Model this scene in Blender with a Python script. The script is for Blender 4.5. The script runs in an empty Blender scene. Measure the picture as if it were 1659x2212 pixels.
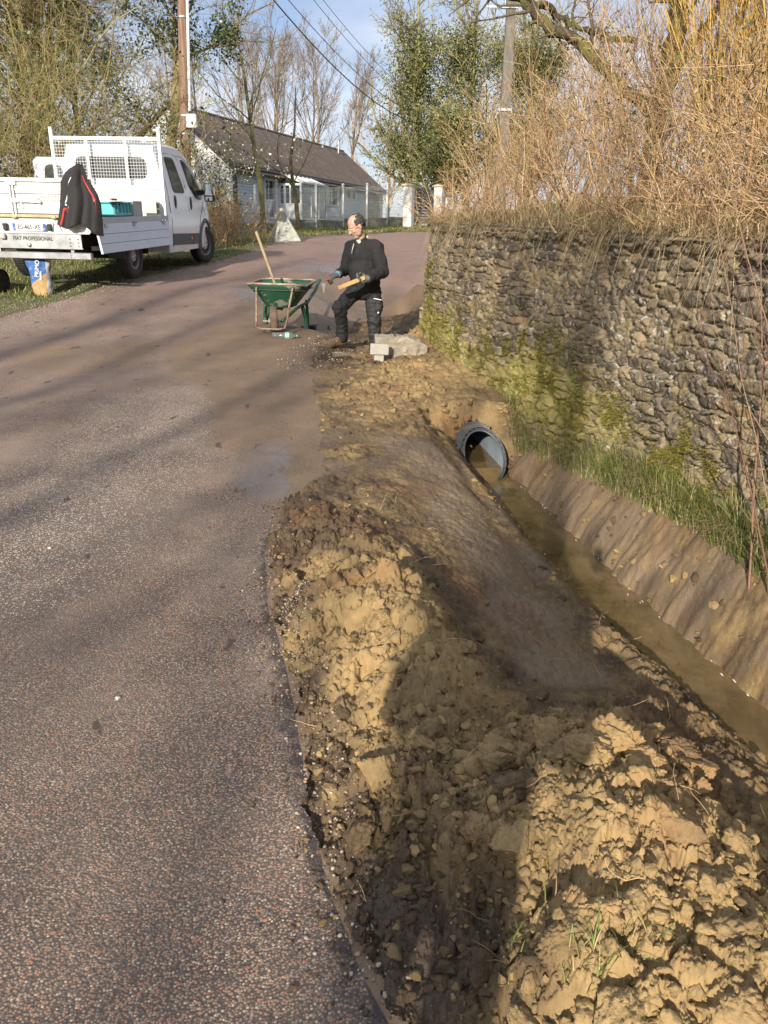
import bpy, bmesh, math, random
import numpy as np
from mathutils import Vector, Matrix, Euler
R_ = math.radians
SC = bpy.context.scene
COL = SC.collection

# ------------------------------------------------------------------ camera
cam_d = bpy.data.cameras.new('camera'); cam = bpy.data.objects.new('camera', cam_d); COL.objects.link(cam)
cam_d.sensor_fit = 'VERTICAL'; cam_d.sensor_height = 24.0; cam_d.lens = 24.0*1646/2212
cam_d.clip_start = 0.02; cam_d.clip_end = 3000
CAM_H = 1.55; _p = R_(20.0); _r = R_(1.2)
F_ = Vector((0, math.cos(_p), -math.sin(_p))); Rt = Vector((1, 0, 0)); Up = Rt.cross(F_)
R2 = Rt*math.cos(_r) + Up*math.sin(_r); U2 = -Rt*math.sin(_r) + Up*math.cos(_r)
cam.matrix_world = Matrix(((R2.x, U2.x, -F_.x, 0), (R2.y, U2.y, -F_.y, 0), (R2.z, U2.z, -F_.z, CAM_H), (0, 0, 0, 1)))
SC.camera = cam
# ------------------------------------------------------------------ sky and sun
SUN_HEAD = (0.29, 0.957)            # horizontal direction the shadows run
SUN_EL = R_(21.5)
w = bpy.data.worlds.new('World'); SC.world = w; w.use_nodes = True
nt = w.node_tree; nt.nodes.clear()
sky = nt.nodes.new('ShaderNodeTexSky'); sky.sky_type = 'NISHITA'; sky.sun_disc = False
sky.sun_elevation = SUN_EL; sky.sun_rotation = math.atan2(-SUN_HEAD[0], -SUN_HEAD[1])
sky.air_density = 1.0; sky.dust_density = 1.2; sky.ozone_density = 2.0
tc = nt.nodes.new('ShaderNodeTexCoord'); mp = nt.nodes.new('ShaderNodeMapping'); mp.inputs['Scale'].default_value = (1.2, 1.2, 4.2)
mp.inputs['Location'].default_value = (0.35, 0.1, 0.15)
nz = nt.nodes.new('ShaderNodeTexNoise'); nz.inputs['Scale'].default_value = 2.3; nz.inputs['Detail'].default_value = 6; nz.inputs['Roughness'].default_value = .52
cr = nt.nodes.new('ShaderNodeValToRGB'); cr.color_ramp.elements[0].position = .24; cr.color_ramp.elements[1].position = .54
mx = nt.nodes.new('ShaderNodeMix'); mx.data_type = 'RGBA'
cl = nt.nodes.new('ShaderNodeTexNoise'); cl.inputs['Scale'].default_value = 3.1; cl.inputs['Detail'].default_value = 5
cr2 = nt.nodes.new('ShaderNodeValToRGB'); cr2.color_ramp.elements[0].position = .35; cr2.color_ramp.elements[1].position = .65
cr2.color_ramp.elements[0].color = (4.6, 5.0, 5.9, 1); cr2.color_ramp.elements[1].color = (7.6, 7.9, 8.4, 1)
bg = nt.nodes.new('ShaderNodeBackground'); wo = nt.nodes.new('ShaderNodeOutputWorld'); bg.inputs['Strength'].default_value = .09
L = nt.links.new
L(tc.outputs['Generated'], mp.inputs['Vector']); L(mp.outputs[0], nz.inputs['Vector']); L(mp.outputs[0], cl.inputs['Vector'])
L(nz.outputs['Fac'], cr.inputs[0]); L(cl.outputs['Fac'], cr2.inputs[0]); L(cr.outputs['Color'], mx.inputs['Factor'])
tint = nt.nodes.new('ShaderNodeMix'); tint.data_type = 'RGBA'; tint.blend_type = 'MULTIPLY'; tint.inputs['Factor'].default_value = 1
tint.inputs['B'].default_value = (0.95, 0.98, 1.12, 1)
L(sky.outputs[0], tint.inputs['A']); L(tint.outputs['Result'], mx.inputs['A'])
L(cr2.outputs['Color'], mx.inputs['B']); L(mx.outputs['Result'], bg.inputs['Color']); L(bg.outputs[0], wo.inputs['Surface'])
sun_d = bpy.data.lights.new('sun', 'SUN'); sun = bpy.data.objects.new('sun', sun_d); COL.objects.link(sun)
sun_d.energy = 5.0; sun_d.angle = R_(0.6); sun_d.color = (1.0, .90, .76)
sv = Vector((SUN_HEAD[0]*math.cos(SUN_EL), SUN_HEAD[1]*math.cos(SUN_EL), -math.sin(SUN_EL)))
sun.rotation_euler = sv.to_track_quat('-Z', 'Y').to_euler()
SC.view_settings.view_transform = 'Standard'; SC.view_settings.look = 'None'; SC.view_settings.exposure = 0.58; SC.view_settings.gamma = 1
SC.cycles.use_denoising = True
SC.cycles.max_bounces = 6; SC.cycles.transparent_max_bounces = 6; SC.cycles.caustics_reflective = False; SC.cycles.caustics_refractive = False

# ------------------------------------------------------------------ numpy noise
def _h(ix, iy, s):
    ix = ix.astype(np.int64); iy = iy.astype(np.int64)
    n = (ix*374761393 + iy*668265263 + s*1274126177) & 0xffffffff
    n = ((n ^ (n >> 13))*1103515245) & 0xffffffff
    n = ((n ^ (n >> 16))*2246822519) & 0xffffffff
    return ((n ^ (n >> 15)) & 0xffffff)/float(0x1000000)
def vnoise(x, y, s=0):
    ix = np.floor(x); iy = np.floor(y); fx = x-ix; fy = y-iy
    u = fx*fx*fx*(fx*(fx*6-15)+10); v = fy*fy*fy*(fy*(fy*6-15)+10)
    def g(dx, dy):
        a = _h(ix+dx, iy+dy, s)*6.28318
        return np.cos(a)*(fx-dx)+np.sin(a)*(fy-dy)
    a = g(0, 0)*(1-u)+g(1, 0)*u; b = g(0, 1)*(1-u)+g(1, 1)*u
    return (a*(1-v)+b*v)*1.4
def fbm(x, y, s=0, o=4, r=.5, l=2.03):
    t = 0; a = 1.; n = 0
    for k in range(o):
        t = t+vnoise(x, y, s+k*17)*a; n += a; a *= r; x = x*l+3.1; y = y*l+1.7
    return t/n
def worley(x, y, s=0, j=.9):
    ix = np.floor(x); iy = np.floor(y)
    f1 = np.full(x.shape, 9.); f2 = np.full(x.shape, 9.); hid = np.zeros(x.shape); cx = np.zeros(x.shape); cy = np.zeros(x.shape)
    for a in (-1, 0, 1):
        for b in (-1, 0, 1):
            px = ix+a+.5+(_h(ix+a, iy+b, s)-.5)*j; py = iy+b+.5+(_h(ix+a, iy+b, s+7)-.5)*j
            d = np.hypot(px-x, py-y); h = _h(ix+a, iy+b, s+13)
            m = d < f1
            f2 = np.where(m, f1, np.minimum(f2, d)); f1 = np.where(m, d, f1)
            hid = np.where(m, h, hid); cx = np.where(m, x-px, cx); cy = np.where(m, y-py, cy)
    return f1, f2, hid, cx, cy
def sstep(a, b, x):
    t = np.clip((x-a)/(b-a), 0, 1); return t*t*(3-2*t)
def inpoly(x, y, poly):
    c = np.zeros(x.shape, bool); n = len(poly)
    for i in range(n):
        x1, y1 = poly[i]; x2, y2 = poly[(i+1) % n]
        if y1 == y2: continue
        m = ((y1 > y) != (y2 > y)) & (x < (x2-x1)*(y-y1)/(y2-y1)+x1)
        c ^= m
    return c

# ------------------------------------------------------------------ object helpers
def tag(o, label=None, cat=None, group=None, kind=None):
    if label: o['label'] = label
    if cat: o['category'] = cat
    if group: o['group'] = group
    if kind: o['kind'] = kind
    return o
def empty(name, loc=(0, 0, 0), rz=0, label=None, cat=None, group=None):
    o = bpy.data.objects.new(name, None); COL.objects.link(o); o.location = loc; o.rotation_euler = (0, 0, rz); o.empty_display_size = .2
    return tag(o, label, cat, group)
def mesh_np(name, V, Fq, mats=None, parent=None, smooth=False, attrs=None, mi=None):
    """V (n,3), Fq (m,k) array of same-size faces or list of such arrays."""
    me = bpy.data.meshes.new(name)
    Fl = Fq if isinstance(Fq, list) else [Fq]
    Fl = [np.asarray(f, np.int32) for f in Fl if len(f)]
    V = np.asarray(V, np.float32)
    me.vertices.add(len(V)); me.vertices.foreach_set('co', V.ravel())
    tot = sum(f.size for f in Fl); nf = sum(len(f) for f in Fl)
    me.loops.add(tot); me.polygons.add(nf)
    me.loops.foreach_set('vertex_index', np.concatenate([f.ravel() for f in Fl]) if Fl else np.zeros(0, np.int32))
    sizes = np.concatenate([np.full(len(f), f.shape[1], np.int32) for f in Fl])
    st = np.concatenate([[0], np.cumsum(sizes)[:-1]]).astype(np.int32)
    me.polygons.foreach_set('loop_start', st); me.polygons.foreach_set('loop_total', sizes)
    if smooth: me.polygons.foreach_set('use_smooth', np.ones(nf, bool))
    if mi is not None: me.polygons.foreach_set('material_index', np.asarray(mi, np.int32))
    me.update(calc_edges=True)
    if attrs:
        for k, a in attrs.items():
            a = np.asarray(a, np.float32)
            if a.ndim == 1:
                at = me.attributes.new(k, 'FLOAT', 'POINT'); at.data.foreach_set('value', a)
            else:
                at = me.attributes.new(k, 'FLOAT_COLOR', 'POINT'); at.data.foreach_set('color', np.c_[a, np.ones(len(a))].astype(np.float32).ravel())
    for m in (mats if isinstance(mats, (list, tuple)) else [mats]):
        if m: me.materials.append(m)
    o = bpy.data.objects.new(name, me); COL.objects.link(o)
    if parent: o.parent = parent
    return o
class MB:
    """collects shapes, builds one mesh object"""
    def __init__(s): s.bm = bmesh.new()
    def _fin(s, vs, mtx):
        if mtx is not None: bmesh.ops.transform(s.bm, matrix=mtx, verts=vs)
        return vs
    def box(s, c, d, rot=(0, 0, 0), bev=0, mtx=None, seg=1):
        r = bmesh.ops.create_cube(s.bm, size=1); vs = r['verts']
        bmesh.ops.scale(s.bm, vec=d, verts=vs)
        if bev:
            es = list({e for v in vs for e in v.link_edges})
            q = bmesh.ops.bevel(s.bm, geom=es, offset=bev, segments=seg, affect='EDGES', profile=.5)
            vs = list({v for f in q['faces'] for v in f.verts} | {v for v in vs if v.is_valid})
            st = list(vs); seen = set(vs)
            while st:
                v = st.pop()
                for e in v.link_edges:
                    for u in e.verts:
                        if u not in seen: seen.add(u); st.append(u)
            vs = list(seen)
        M = Matrix.Translation(c) @ Euler(rot).to_matrix().to_4x4()
        if mtx is not None: M = mtx @ M
        bmesh.ops.transform(s.bm, matrix=M, verts=vs); return vs
    def cyl(s, p0, p1, r0, r1=None, n=16, caps=True, mtx=None):
        p0 = Vector(p0); p1 = Vector(p1); d = p1-p0; L_ = d.length
        r = bmesh.ops.create_cone(s.bm, cap_ends=caps, segments=n, radius1=r0, radius2=r0 if r1 is None else r1, depth=L_)
        M = Matrix.Translation((p0+p1)/2) @ d.to_track_quat('Z', 'Y').to_matrix().to_4x4()
        if mtx is not None: M = mtx @ M
        bmesh.ops.transform(s.bm, matrix=M, verts=r['verts']); return r['verts']
    def sph(s, c, r, sc=(1, 1, 1), n=16, rot=(0, 0, 0), mtx=None):
        q = bmesh.ops.create_uvsphere(s.bm, u_segments=n, v_segments=max(6, n//2), radius=1)
        rr = (r*sc[0], r*sc[1], r*sc[2])
        M = Matrix.Translation(c) @ Euler(rot).to_matrix().to_4x4() @ Matrix.Diagonal((*rr, 1))
        if mtx is not None: M = mtx @ M
        bmesh.ops.transform(s.bm, matrix=M, verts=q['verts']); return q['verts']
    def tube(s, pts, r, n=8, caps=True, mtx=None):
        pts = [Vector(p) for p in pts]; rs = r if isinstance(r, (list, tuple)) else [r]*len(pts)
        rings = []; ref = None
        for i, p in enumerate(pts):
            t = (pts[min(i+1, len(pts)-1)]-pts[max(i-1, 0)]).normalized()
            if ref is None:
                ref = t.orthogonal().normalized()
            ref = (ref-t*ref.dot(t)).normalized(); b = t.cross(ref)
            ring = [s.bm.verts.new((mtx @ (p+(ref*math.cos(2*math.pi*k/n)+b*math.sin(2*math.pi*k/n))*rs[i])) if mtx is not None else p+(ref*math.cos(2*math.pi*k/n)+b*math.sin(2*math.pi*k/n))*rs[i]) for k in range(n)]
            rings.append(ring)
        for a, b in zip(rings, rings[1:]):
            for k in range(n): s.bm.faces.new((a[k], a[(k+1) % n], b[(k+1) % n], b[k]))
        if caps:
            s.bm.faces.new(rings[0][::-1]); s.bm.faces.new(rings[-1])
    def prism(s, poly, axis, a, b, mtx=None):
        """extrude 2D polygon along axis ('x','y','z') from a to b; polygon gives the other two coords in order"""
        def P(p, h): 
            v = {'x': (h, p[0], p[1]), 'y': (p[0], h, p[1]), 'z': (p[0], p[1], h)}[axis]
            v = Vector(v); return mtx @ v if mtx is not None else v
        A = [s.bm.verts.new(P(p, a)) for p in poly]; B = [s.bm.verts.new(P(p, b)) for p in poly]
        n = len(poly)
        for i in range(n): s.bm.faces.new((A[i], A[(i+1) % n], B[(i+1) % n], B[i]))
        s.bm.faces.new(A[::-1]); s.bm.faces.new(B)
    def quad(s, *p):
        s.bm.faces.new([s.bm.verts.new(q) for q in p])
    def grid(s, rows):
        vs = [[s.bm.verts.new(p) for p in r] for r in rows]
        for a, b in zip(vs, vs[1:]):
            for k in range(len(a)-1): s.bm.faces.new((a[k], a[k+1], b[k+1], b[k]))
        return vs
    def build(s, name, m=None, parent=None, smooth=False, auto=None, mods=None):
        bmesh.ops.recalc_face_normals(s.bm, faces=s.bm.faces[:])
        me = bpy.data.meshes.new(name); s.bm.to_mesh(me); s.bm.free()
        if m:
            for q in (m if isinstance(m, (list, tuple)) else [m]): me.materials.append(q)
        if smooth or auto: me.polygons.foreach_set('use_smooth', [True]*len(me.polygons))
        if auto:
            me.set_sharp_from_angle(angle=R_(auto))
        o = bpy.data.objects.new(name, me); COL.objects.link(o)
        if parent: o.parent = parent
        return o
def ev_mesh(o):
    dg = bpy.context.evaluated_depsgraph_get(); dg.update()
    return bpy.data.meshes.new_from_object(o.evaluated_get(dg))
def apply_mods(o):
    me = ev_mesh(o); old = o.data; o.modifiers.clear(); o.data = me; bpy.data.meshes.remove(old); return o

# ------------------------------------------------------------------ material helper
class NT:
    def __init__(s, name):
        s.m = bpy.data.materials.new(name); s.m.use_nodes = True; s.t = s.m.node_tree; s.t.nodes.clear()
        s.b = s.t.nodes.new('ShaderNodeBsdfPrincipled'); s.o = s.t.nodes.new('ShaderNodeOutputMaterial')
        s.t.links.new(s.b.outputs[0], s.o.inputs[0])
        s.tc = s.t.nodes.new('ShaderNodeTexCoord')
    def n(s, typ, _o=0, **k):
        nd = s.t.nodes.new('ShaderNode'+typ)
        for a, v in k.items():
            if a.startswith('p_'): setattr(nd, a[2:], v); continue
            key = a.replace('_', ' ')
            if a[0] == 'i' and a[1:].isdigit(): inp = nd.inputs[int(a[1:])]
            else: inp = nd.inputs[key]
            if isinstance(v, bpy.types.NodeSocket): s.t.links.new(v, inp)
            else: inp.default_value = v
        return nd.outputs[_o]
    def pos(s, obj=True): return s.tc.outputs['Object'] if obj else s.n('NewGeometry')
    def map(s, v, scale=(1, 1, 1), rot=(0, 0, 0), loc=(0, 0, 0)): return s.n('Mapping', Vector=v, Scale=scale, Rotation=rot, Location=loc)
    def noise(s, v, sc, d=4, r=.55, dist=0): return s.n('TexNoise', Vector=v, Scale=sc, Detail=d, Roughness=r, Distortion=dist)
    def vor(s, v, sc, out=0, feat='F1'): return s.n('TexVoronoi', out, p_feature=feat, Vector=v, Scale=sc)
    def ramp(s, f, stops, interp='LINEAR'):
        nd = s.t.nodes.new('ShaderNodeValToRGB'); r = nd.color_ramp; r.interpolation = interp
        while len(r.elements) > 1: r.elements.remove(r.elements[-1])
        for i, (p, c) in enumerate(stops):
            e = r.elements[0] if i == 0 else r.elements.new(p)
            e.position = p; e.color = (c, c, c, 1) if isinstance(c, (int, float)) else (*c, 1)
        s.t.links.new(f, nd.inputs[0]); return nd.outputs[0]
    def mix(s, f, a, b, mode='MIX'):
        nd = s.t.nodes.new('ShaderNodeMix'); nd.data_type = 'RGBA'; nd.blend_type = mode
        for k, v in (('Factor', f), ('A', a), ('B', b)):
            inp = nd.inputs[k] if k == 'Factor' else [i for i in nd.inputs if i.name == k and i.type == 'RGBA'][0]
            if isinstance(v, bpy.types.NodeSocket): s.t.links.new(v, inp)
            elif k == 'Factor': inp.default_value = v
            else: inp.default_value = (v, v, v, 1) if isinstance(v, (int, float)) else (*v, 1)
        return [o for o in nd.outputs if o.type == 'RGBA'][0]
    def math(s, op, a, b=0., c=None, clamp=False):
        nd = s.t.nodes.new('ShaderNodeMath'); nd.operation = op; nd.use_clamp = clamp
        for i, v in enumerate((a, b) if c is None else (a, b, c)):
            if isinstance(v, bpy.types.NodeSocket): s.t.links.new(v, nd.inputs[i])
            else: nd.inputs[i].default_value = v
        return nd.outputs[0]
    def attr(s, name, o=2): return s.n('Attribute', o, p_attribute_name=name)   # 0 colour, 2 fac
    def bump(s, h, st=.3, d=.01, nrm=None):
        k = dict(Height=h, Strength=st, Distance=d)
        if nrm is not None: k['Normal'] = nrm
        return s.n('Bump', **k)
    def set(s, **k):
        for a, v in k.items():
            inp = s.b.inputs[a.replace('_', ' ')]
            if isinstance(v, bpy.types.NodeSocket): s.t.links.new(v, inp)
            elif inp.type == 'RGBA': inp.default_value = (*v, 1)
            else: inp.default_value = v
        return s.m
def plain(name, c, rough=.6, metal=0, var=.12, sc=8, bump=0, bsc=60, **k):
    """plain paint / plastic / metal with slight noise in tone and roughness"""
    n = NT(name); p = n.pos()
    f = n.noise(p, sc, 5); cc = n.mix(n.ramp(f, [(.3, 0.), (.7, 1.)]), tuple(x*(1-var) for x in c), tuple(min(1, x*(1+var)) for x in c))
    r = n.math('MULTIPLY_ADD', f, .25, rough-.12)
    n.set(Base_Color=cc, Roughness=r, Metallic=metal, **k)
    if bump: n.set(Normal=n.bump(n.noise(p, bsc, 4), bump, .004))
    return n.m
CTRL = [(-0.31,3.74,0.12,0.9,0.1,0.2),(-0.1,3.32,0.19,1,0.5,0),(0.04,2.84,0.27,1,0.9,0),(0.12,2.42,0.28,1,1,0),(0.16,2.19,0.25,1,0.9,0),(0.2,2.05,0.2,1,0.7,0),(-0.16,2.75,0.16,1,0.9,0),(-0.27,3.2,0.1,1,0.6,0),(-0.1,2.3,0.12,0.9,0.8,0),(-0.22,2.56,0.06,0.9,0.7,0.2),(-0,2.06,0.1,1,0.7,0),(-0.43,3.47,0.05,1,0.05,0.2),(-0.42,2.85,0.04,1,0.15,0.2),(-0.3,2.64,0.05,0.9,0.5,0),(-0.18,2.13,0.03,0.7,0.3,0.5),(-0.11,1.92,0.03,0.7,0.2,0.6),(0.23,3.67,0.03,0.5,0.4,0.2),(0.34,3.35,-0.03,0.5,0.3,0.3),(0.4,3.02,-0.05,0.5,0.3,0.3),(0.44,2.63,-0.05,0.6,0.3,0.3),(-0.04,5.09,0.06,0.4,0.3,0.3),(0.24,5.55,0.04,0.2,0.3,0.4),(0.5,5.28,-0.02,0.15,0.3,0.5),(0.49,4.45,-0.04,0.15,0.3,0.5),(0.75,4.63,-0.1,0.2,0.3,0.5),(0.64,3.85,-0.09,0.12,0.2,0.6),(0.82,3.84,-0.14,0.2,0.25,0.5),(0.63,3.16,-0.1,0.12,0.2,0.6),(0.83,3.27,-0.15,0.25,0.3,0.4),(0.68,2.72,-0.1,0.25,0.2,0.5),(0.83,2.79,-0.14,0.3,0.3,0.4),(0.56,2.4,-0.04,0.5,0.2,0.4),(0.56,5.83,-0.05,0.4,0.3,0.2),(0.71,5.19,-0.16,0.5,0.5,0.1),(0.82,4.48,-0.2,0.6,0.5,0.1),(0.93,3.72,-0.22,0.6,0.5,0.1),(1.05,3.21,-0.24,0.7,0.4,0.1),(1.17,2.89,-0.24,0.8,0.4,0.1),(1.23,2.53,-0.22,0.8,0.4,0.1),(1.27,2.14,-0.2,0.7,0.4,0.1),(0.81,6.23,-0.42,0.3,0.3,0.5),(1,4.92,-0.42,0.3,0.3,0.5),(1.14,4,-0.42,0.3,0.3,0.5),(1.32,3.43,-0.42,0.3,0.3,0.5),(1.46,2.94,-0.42,0.3,0.3,0.5),(1.55,2.5,-0.42,0.3,0.3,0.5),(1.04,6.22,-0.6,0.1,0.3,0.9),(1.23,5.24,-0.6,0.1,0.3,0.9),(1.39,4.72,-0.6,0.1,0.3,0.9),(1.53,4.04,-0.6,0.1,0.3,0.9),(1.68,3.56,-0.62,0.1,0.3,0.9),(1.78,3,-0.62,0.1,0.3,0.9),(1.13,6.45,-0.42,0.3,0.4,0.2),(1.28,5.35,-0.42,0.35,0.4,0.2),(1.42,4.66,-0.42,0.3,0.4,0.2),(1.52,3.92,-0.42,0.4,0.4,0.2),(1.61,3.46,-0.42,0.4,0.4,0.2),(1.74,2.92,-0.42,0.5,0.4,0.2),(1.33,6.25,-0.25,0.38,0.5,0),(1.51,5.11,-0.22,0.36,0.5,0),(1.62,4.16,-0.2,0.42,0.5,0),(1.69,3.4,-0.2,0.5,0.5,0),(1.74,3,-0.22,0.62,0.45,0),(1.29,6.83,0.06,0.4,0.5,0),(1.45,5.86,0.02,0.35,0.5,0),(1.67,4.77,0,0.4,0.45,0),(1.76,4.01,-0.02,0.5,0.4,0),(1.82,3.25,-0.02,0.55,0.4,0),(-0.07,1.74,0.03,0.9,0.4,0.2),(-0.02,1.86,0.08,1,0.5,0),(0.08,1.72,0.12,1,0.5,0),(0.04,1.52,0.07,1,0.35,0.1),(0.01,1.4,0.03,0.6,0.05,0.8),(0.1,1.35,0.03,0.6,0.1,0.7),(0.11,1.2,0,0.5,0,0.9),(0.19,1.14,0,0.7,0.2,0.3),(0.27,1.4,0.03,0.6,0.3,0.8),(0.31,2.05,0.1,1,0.6,0),(0.38,1.83,0.16,1,0.7,0),(0.51,1.85,0.2,1,0.9,0),(0.62,1.78,0.25,1,1,0),(0.73,1.84,0.2,1,1,0),(0.67,1.55,0.27,1,0.9,0),(0.48,1.46,0.28,1,0.8,0),(0.33,1.5,0.17,1,0.7,0),(0.19,1.52,0.14,1,0.5,0),(0.74,1.42,0.25,1,0.9,0),(0.56,1.19,0.28,1,0.8,0),(0.43,1.12,0.2,1,0.8,0),(0.64,1.14,0.22,1,0.8,0),(0.78,1.25,0.22,1,0.9,0),(0.72,1.02,0.25,1,0.9,0),(0.35,1.29,0.1,1,0.6,0),(0.3,1.14,0.08,1,0.5,0),(0.39,1.05,0.14,1,0.9,0),(0.96,2.32,-0.02,1,0.4,0),(1,2.02,0,1,0.5,0),(1.04,1.85,-0.02,0.6,0.5,0.1),(1.07,1.7,-0.02,0.5,0.5,0.1),(1.14,1.89,-0.1,0.6,0.5,0),(0.89,6.71,0.12,0.7,0.6,0),(0.51,7.2,0.14,0.7,0.8,0),(1.16,7.15,0.12,0.6,0.5,0),(0.38,6.3,0.08,0.7,0.5,0),(0.06,6.63,0.12,0.7,0.6,0),(-0.16,7.5,0.16,0.7,0.7,0),(0.78,7.79,0.22,0.8,1,0),(0.32,8.14,0.2,0.8,0.9,0),(1.16,7.88,0.26,0.7,0.5,0),(-0.29,6.41,0.08,0.5,0.4,0.3),(-0.54,7.67,0.12,0.5,0.4,0.3),(-0.74,8.95,0.15,0.8,0.1,0.3),(-0.54,5.62,0.04,0.4,0.3,0.6),(-0.42,5.08,0.02,0.4,0.3,0.6),(-0.21,4.62,0.04,0.6,0.3,0.2),(0.03,4.31,0.06,0.5,0.4,0.2),(-0.31,5.3,0.06,0.7,0.4,0.1),(0.08,10.1,0.08,0.9,0.4,0),(-0.33,9.7,0.1,0.8,0.5,0.1),(-0.58,9.99,0.2,0.7,0.4,0.1),(-0.26,11.53,-0.02,0.8,0.3,0.3),(-0.05,11.2,-0.05,0.8,0.3,0.3),(0.26,13.8,0.15,1,0.1,0.1),(-0.07,14.71,0.22,0.9,0.2,0.1),(0.38,10.28,0.38,1,0.8,0),(0.58,11.21,0.42,0.9,0.7,0),(0.53,9.63,0.3,0.8,0.6,0),(0.09,14.6,0.4,0.8,0.4,0),(0.52,14.48,0.5,0.8,0.4,0),(0.66,8.99,0.28,0.8,0.5,0),(-0.59,12.65,0.25,0.8,0.3,0.2),(-0.88,10.75,0.25,0.9,0.2,0.2),(-0.53,15.28,0.42,0.5,0.3,0.5),(0.29,16.23,0.55,0.4,0.3,0.5),(0.06,1.13,0,0.75,0.05,0.5),(-0.03,1.31,0,0.75,0.05,0.5),(-0.07,1.51,0,0.75,0.05,0.5),(-0.18,1.85,0,0.75,0.05,0.5),(-0.3,2.33,0,0.75,0.05,0.5),(-0.47,2.88,0,0.75,0.05,0.5),(-0.65,3.69,0,0.75,0.05,0.5),(-0.65,4.4,0.01,0.75,0.05,0.5),(-0.75,5.11,0.04,0.25,0.2,0.4),(-0.88,6.36,0.08,0.25,0.2,0.4),(-0.92,7.72,0.15,0.25,0.2,0.4),(-0.91,9.05,0.24,0.25,0.2,0.4),(-0.96,10.18,0.35,0.25,0.2,0.4)]
# ================================================================== TERRAIN
ZY = [-200, 4, 7, 9.5, 13.2, 18, 28, 34, 44, 60, 120, 400]; ZZ = [0, 0, .1, .27, .68, .9, 1.42, 1.56, 1.95, 2.2, 2.6, 3.5]
def zr(Y): return np.interp(Y, ZY, ZZ)
_cp = np.array(CTRL); _cph = _cp[_cp[:, 2] > -.4]
_anch = [(x, y) for x in (-7, -5, -3.6, -2.4, -1.4) for y in (-1, .8, 2, 4, 6, 8, 10.5, 13, 16)] + [(x, y) for x in (-5, -1, 1, 4) for y in (17.5, 20, 25)] + [(5, 0), (5, 4), (5, 8), (4, 12), (3, 15), (.3, -1.5), (-.7, 0), (2, -2), (-1.2, 2.5), (.2, .3), (.1, .8), (2.3, 2.5), (2.3, 1.2), (2.5, 0), (2.0, 11.5), (1.2, 13), (.5, 14.2)]
_A = np.array(_anch, float); _AX = np.r_[_cph[:, 0], _A[:, 0]]; _AY = np.r_[_cph[:, 1], _A[:, 1]]
_AR = np.r_[_cph[:, 2]-zr(_cph[:, 1]), np.zeros(len(_A))]
def _phi(d): return np.sqrt(d*d+.0009)
_Mx = _phi(np.hypot(_AX[:, None]-_AX[None], _AY[:, None]-_AY[None])) + np.eye(len(_AX))*.004
_Wt = np.linalg.solve(_Mx, _AR)
_DY = [-4, 1.5, 2.5, 2.94, 3.43, 4.0, 4.9, 6.2, 7]
_WL = [2.25, 1.72, 1.54, 1.44, 1.31, 1.15, .99, .81, .72]; _WR = [2.5, 1.98, 1.83, 1.74, 1.63, 1.51, 1.37, 1.15, 1.05]
def ditch_x(Y): return (np.interp(Y, _DY, _WL)+np.interp(Y, _DY, _WR))/2
def ditch_cut(x, y, h):
    m = (y > -4) & (y < 7.4) & (x > -.5) & (x < 3.6)
    i = np.nonzero(m)[0]
    if not len(i): return h
    X = x[i]; Y = y[i]
    wl = np.interp(Y, _DY, _WL)+fbm(Y*2.6, X*.8, 71, 4, .6)*.09; wr = np.interp(Y, _DY, _WR)+fbm(Y*2.6, X*.8+5, 72, 4, .6)*.09
    lip = np.interp(Y, [-4, 2.21, 2.59, 2.96, 3.25, 3.77, 4.5, 5.25, 5.94, 7], [2.0, 1.28, 1.22, 1.15, 1.05, .93, .81, .70, .57, .4])
    top = np.interp(Y, [-4, 1.5, 3.31, 4.06, 4.83, 5.93, 6.92, 7.4], [2.55, 2.12, 1.92, 1.80, 1.69, 1.5, 1.34, 1.3])
    zl = np.interp(Y, [0, 3, 5, 6.2], [-.2, -.2, -.16, -.08])
    s = X; p = np.zeros(len(X))
    t = np.clip((s-lip)/(wl-lip), 0, 1); zL = zl+(-.42-zl)*t**1.25
    t = np.clip((s-wr)/(top-wr), 0, 1); zR = -.42+np.interp(Y, [2, 4.2, 6.5], [.55, .52, .44])*(t**.8)
    zb = -.42-.16*np.sin(np.clip((s-wl)/(wr-wl), 0, 1)*np.pi)
    p = np.where(s < wl, zL, np.where(s > wr, zR, zb))
    wgt = sstep(-.22, 0, s-lip)*(1-sstep(.2, .6, s-top))*(1-sstep(6.60, 6.92, Y))*sstep(-4, -3, Y)
    h[i] = h[i]*(1-wgt)+p*wgt
    return h
def base_height(x, y):
    """smooth ground height everywhere"""
    out = zr(y).astype(float)
    m = (x > -8) & (x < 5.5) & (y > -2.2) & (y < 26)
    idx = np.nonzero(m)[0]
    for c in np.array_split(idx, max(1, len(idx)//20000)):
        d = _phi(np.hypot(x[c][:, None]-_AX[None], y[c][:, None]-_AY[None]))
        fade = sstep(-2.2, -.8, y[c])*(1-sstep(20, 26, y[c]))*sstep(-8, -6.5, x[c])*(1-sstep(4.5, 5.5, x[c]))
        out[c] += (d @ _Wt)*fade
    return ditch_cut(x, y, out)
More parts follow.
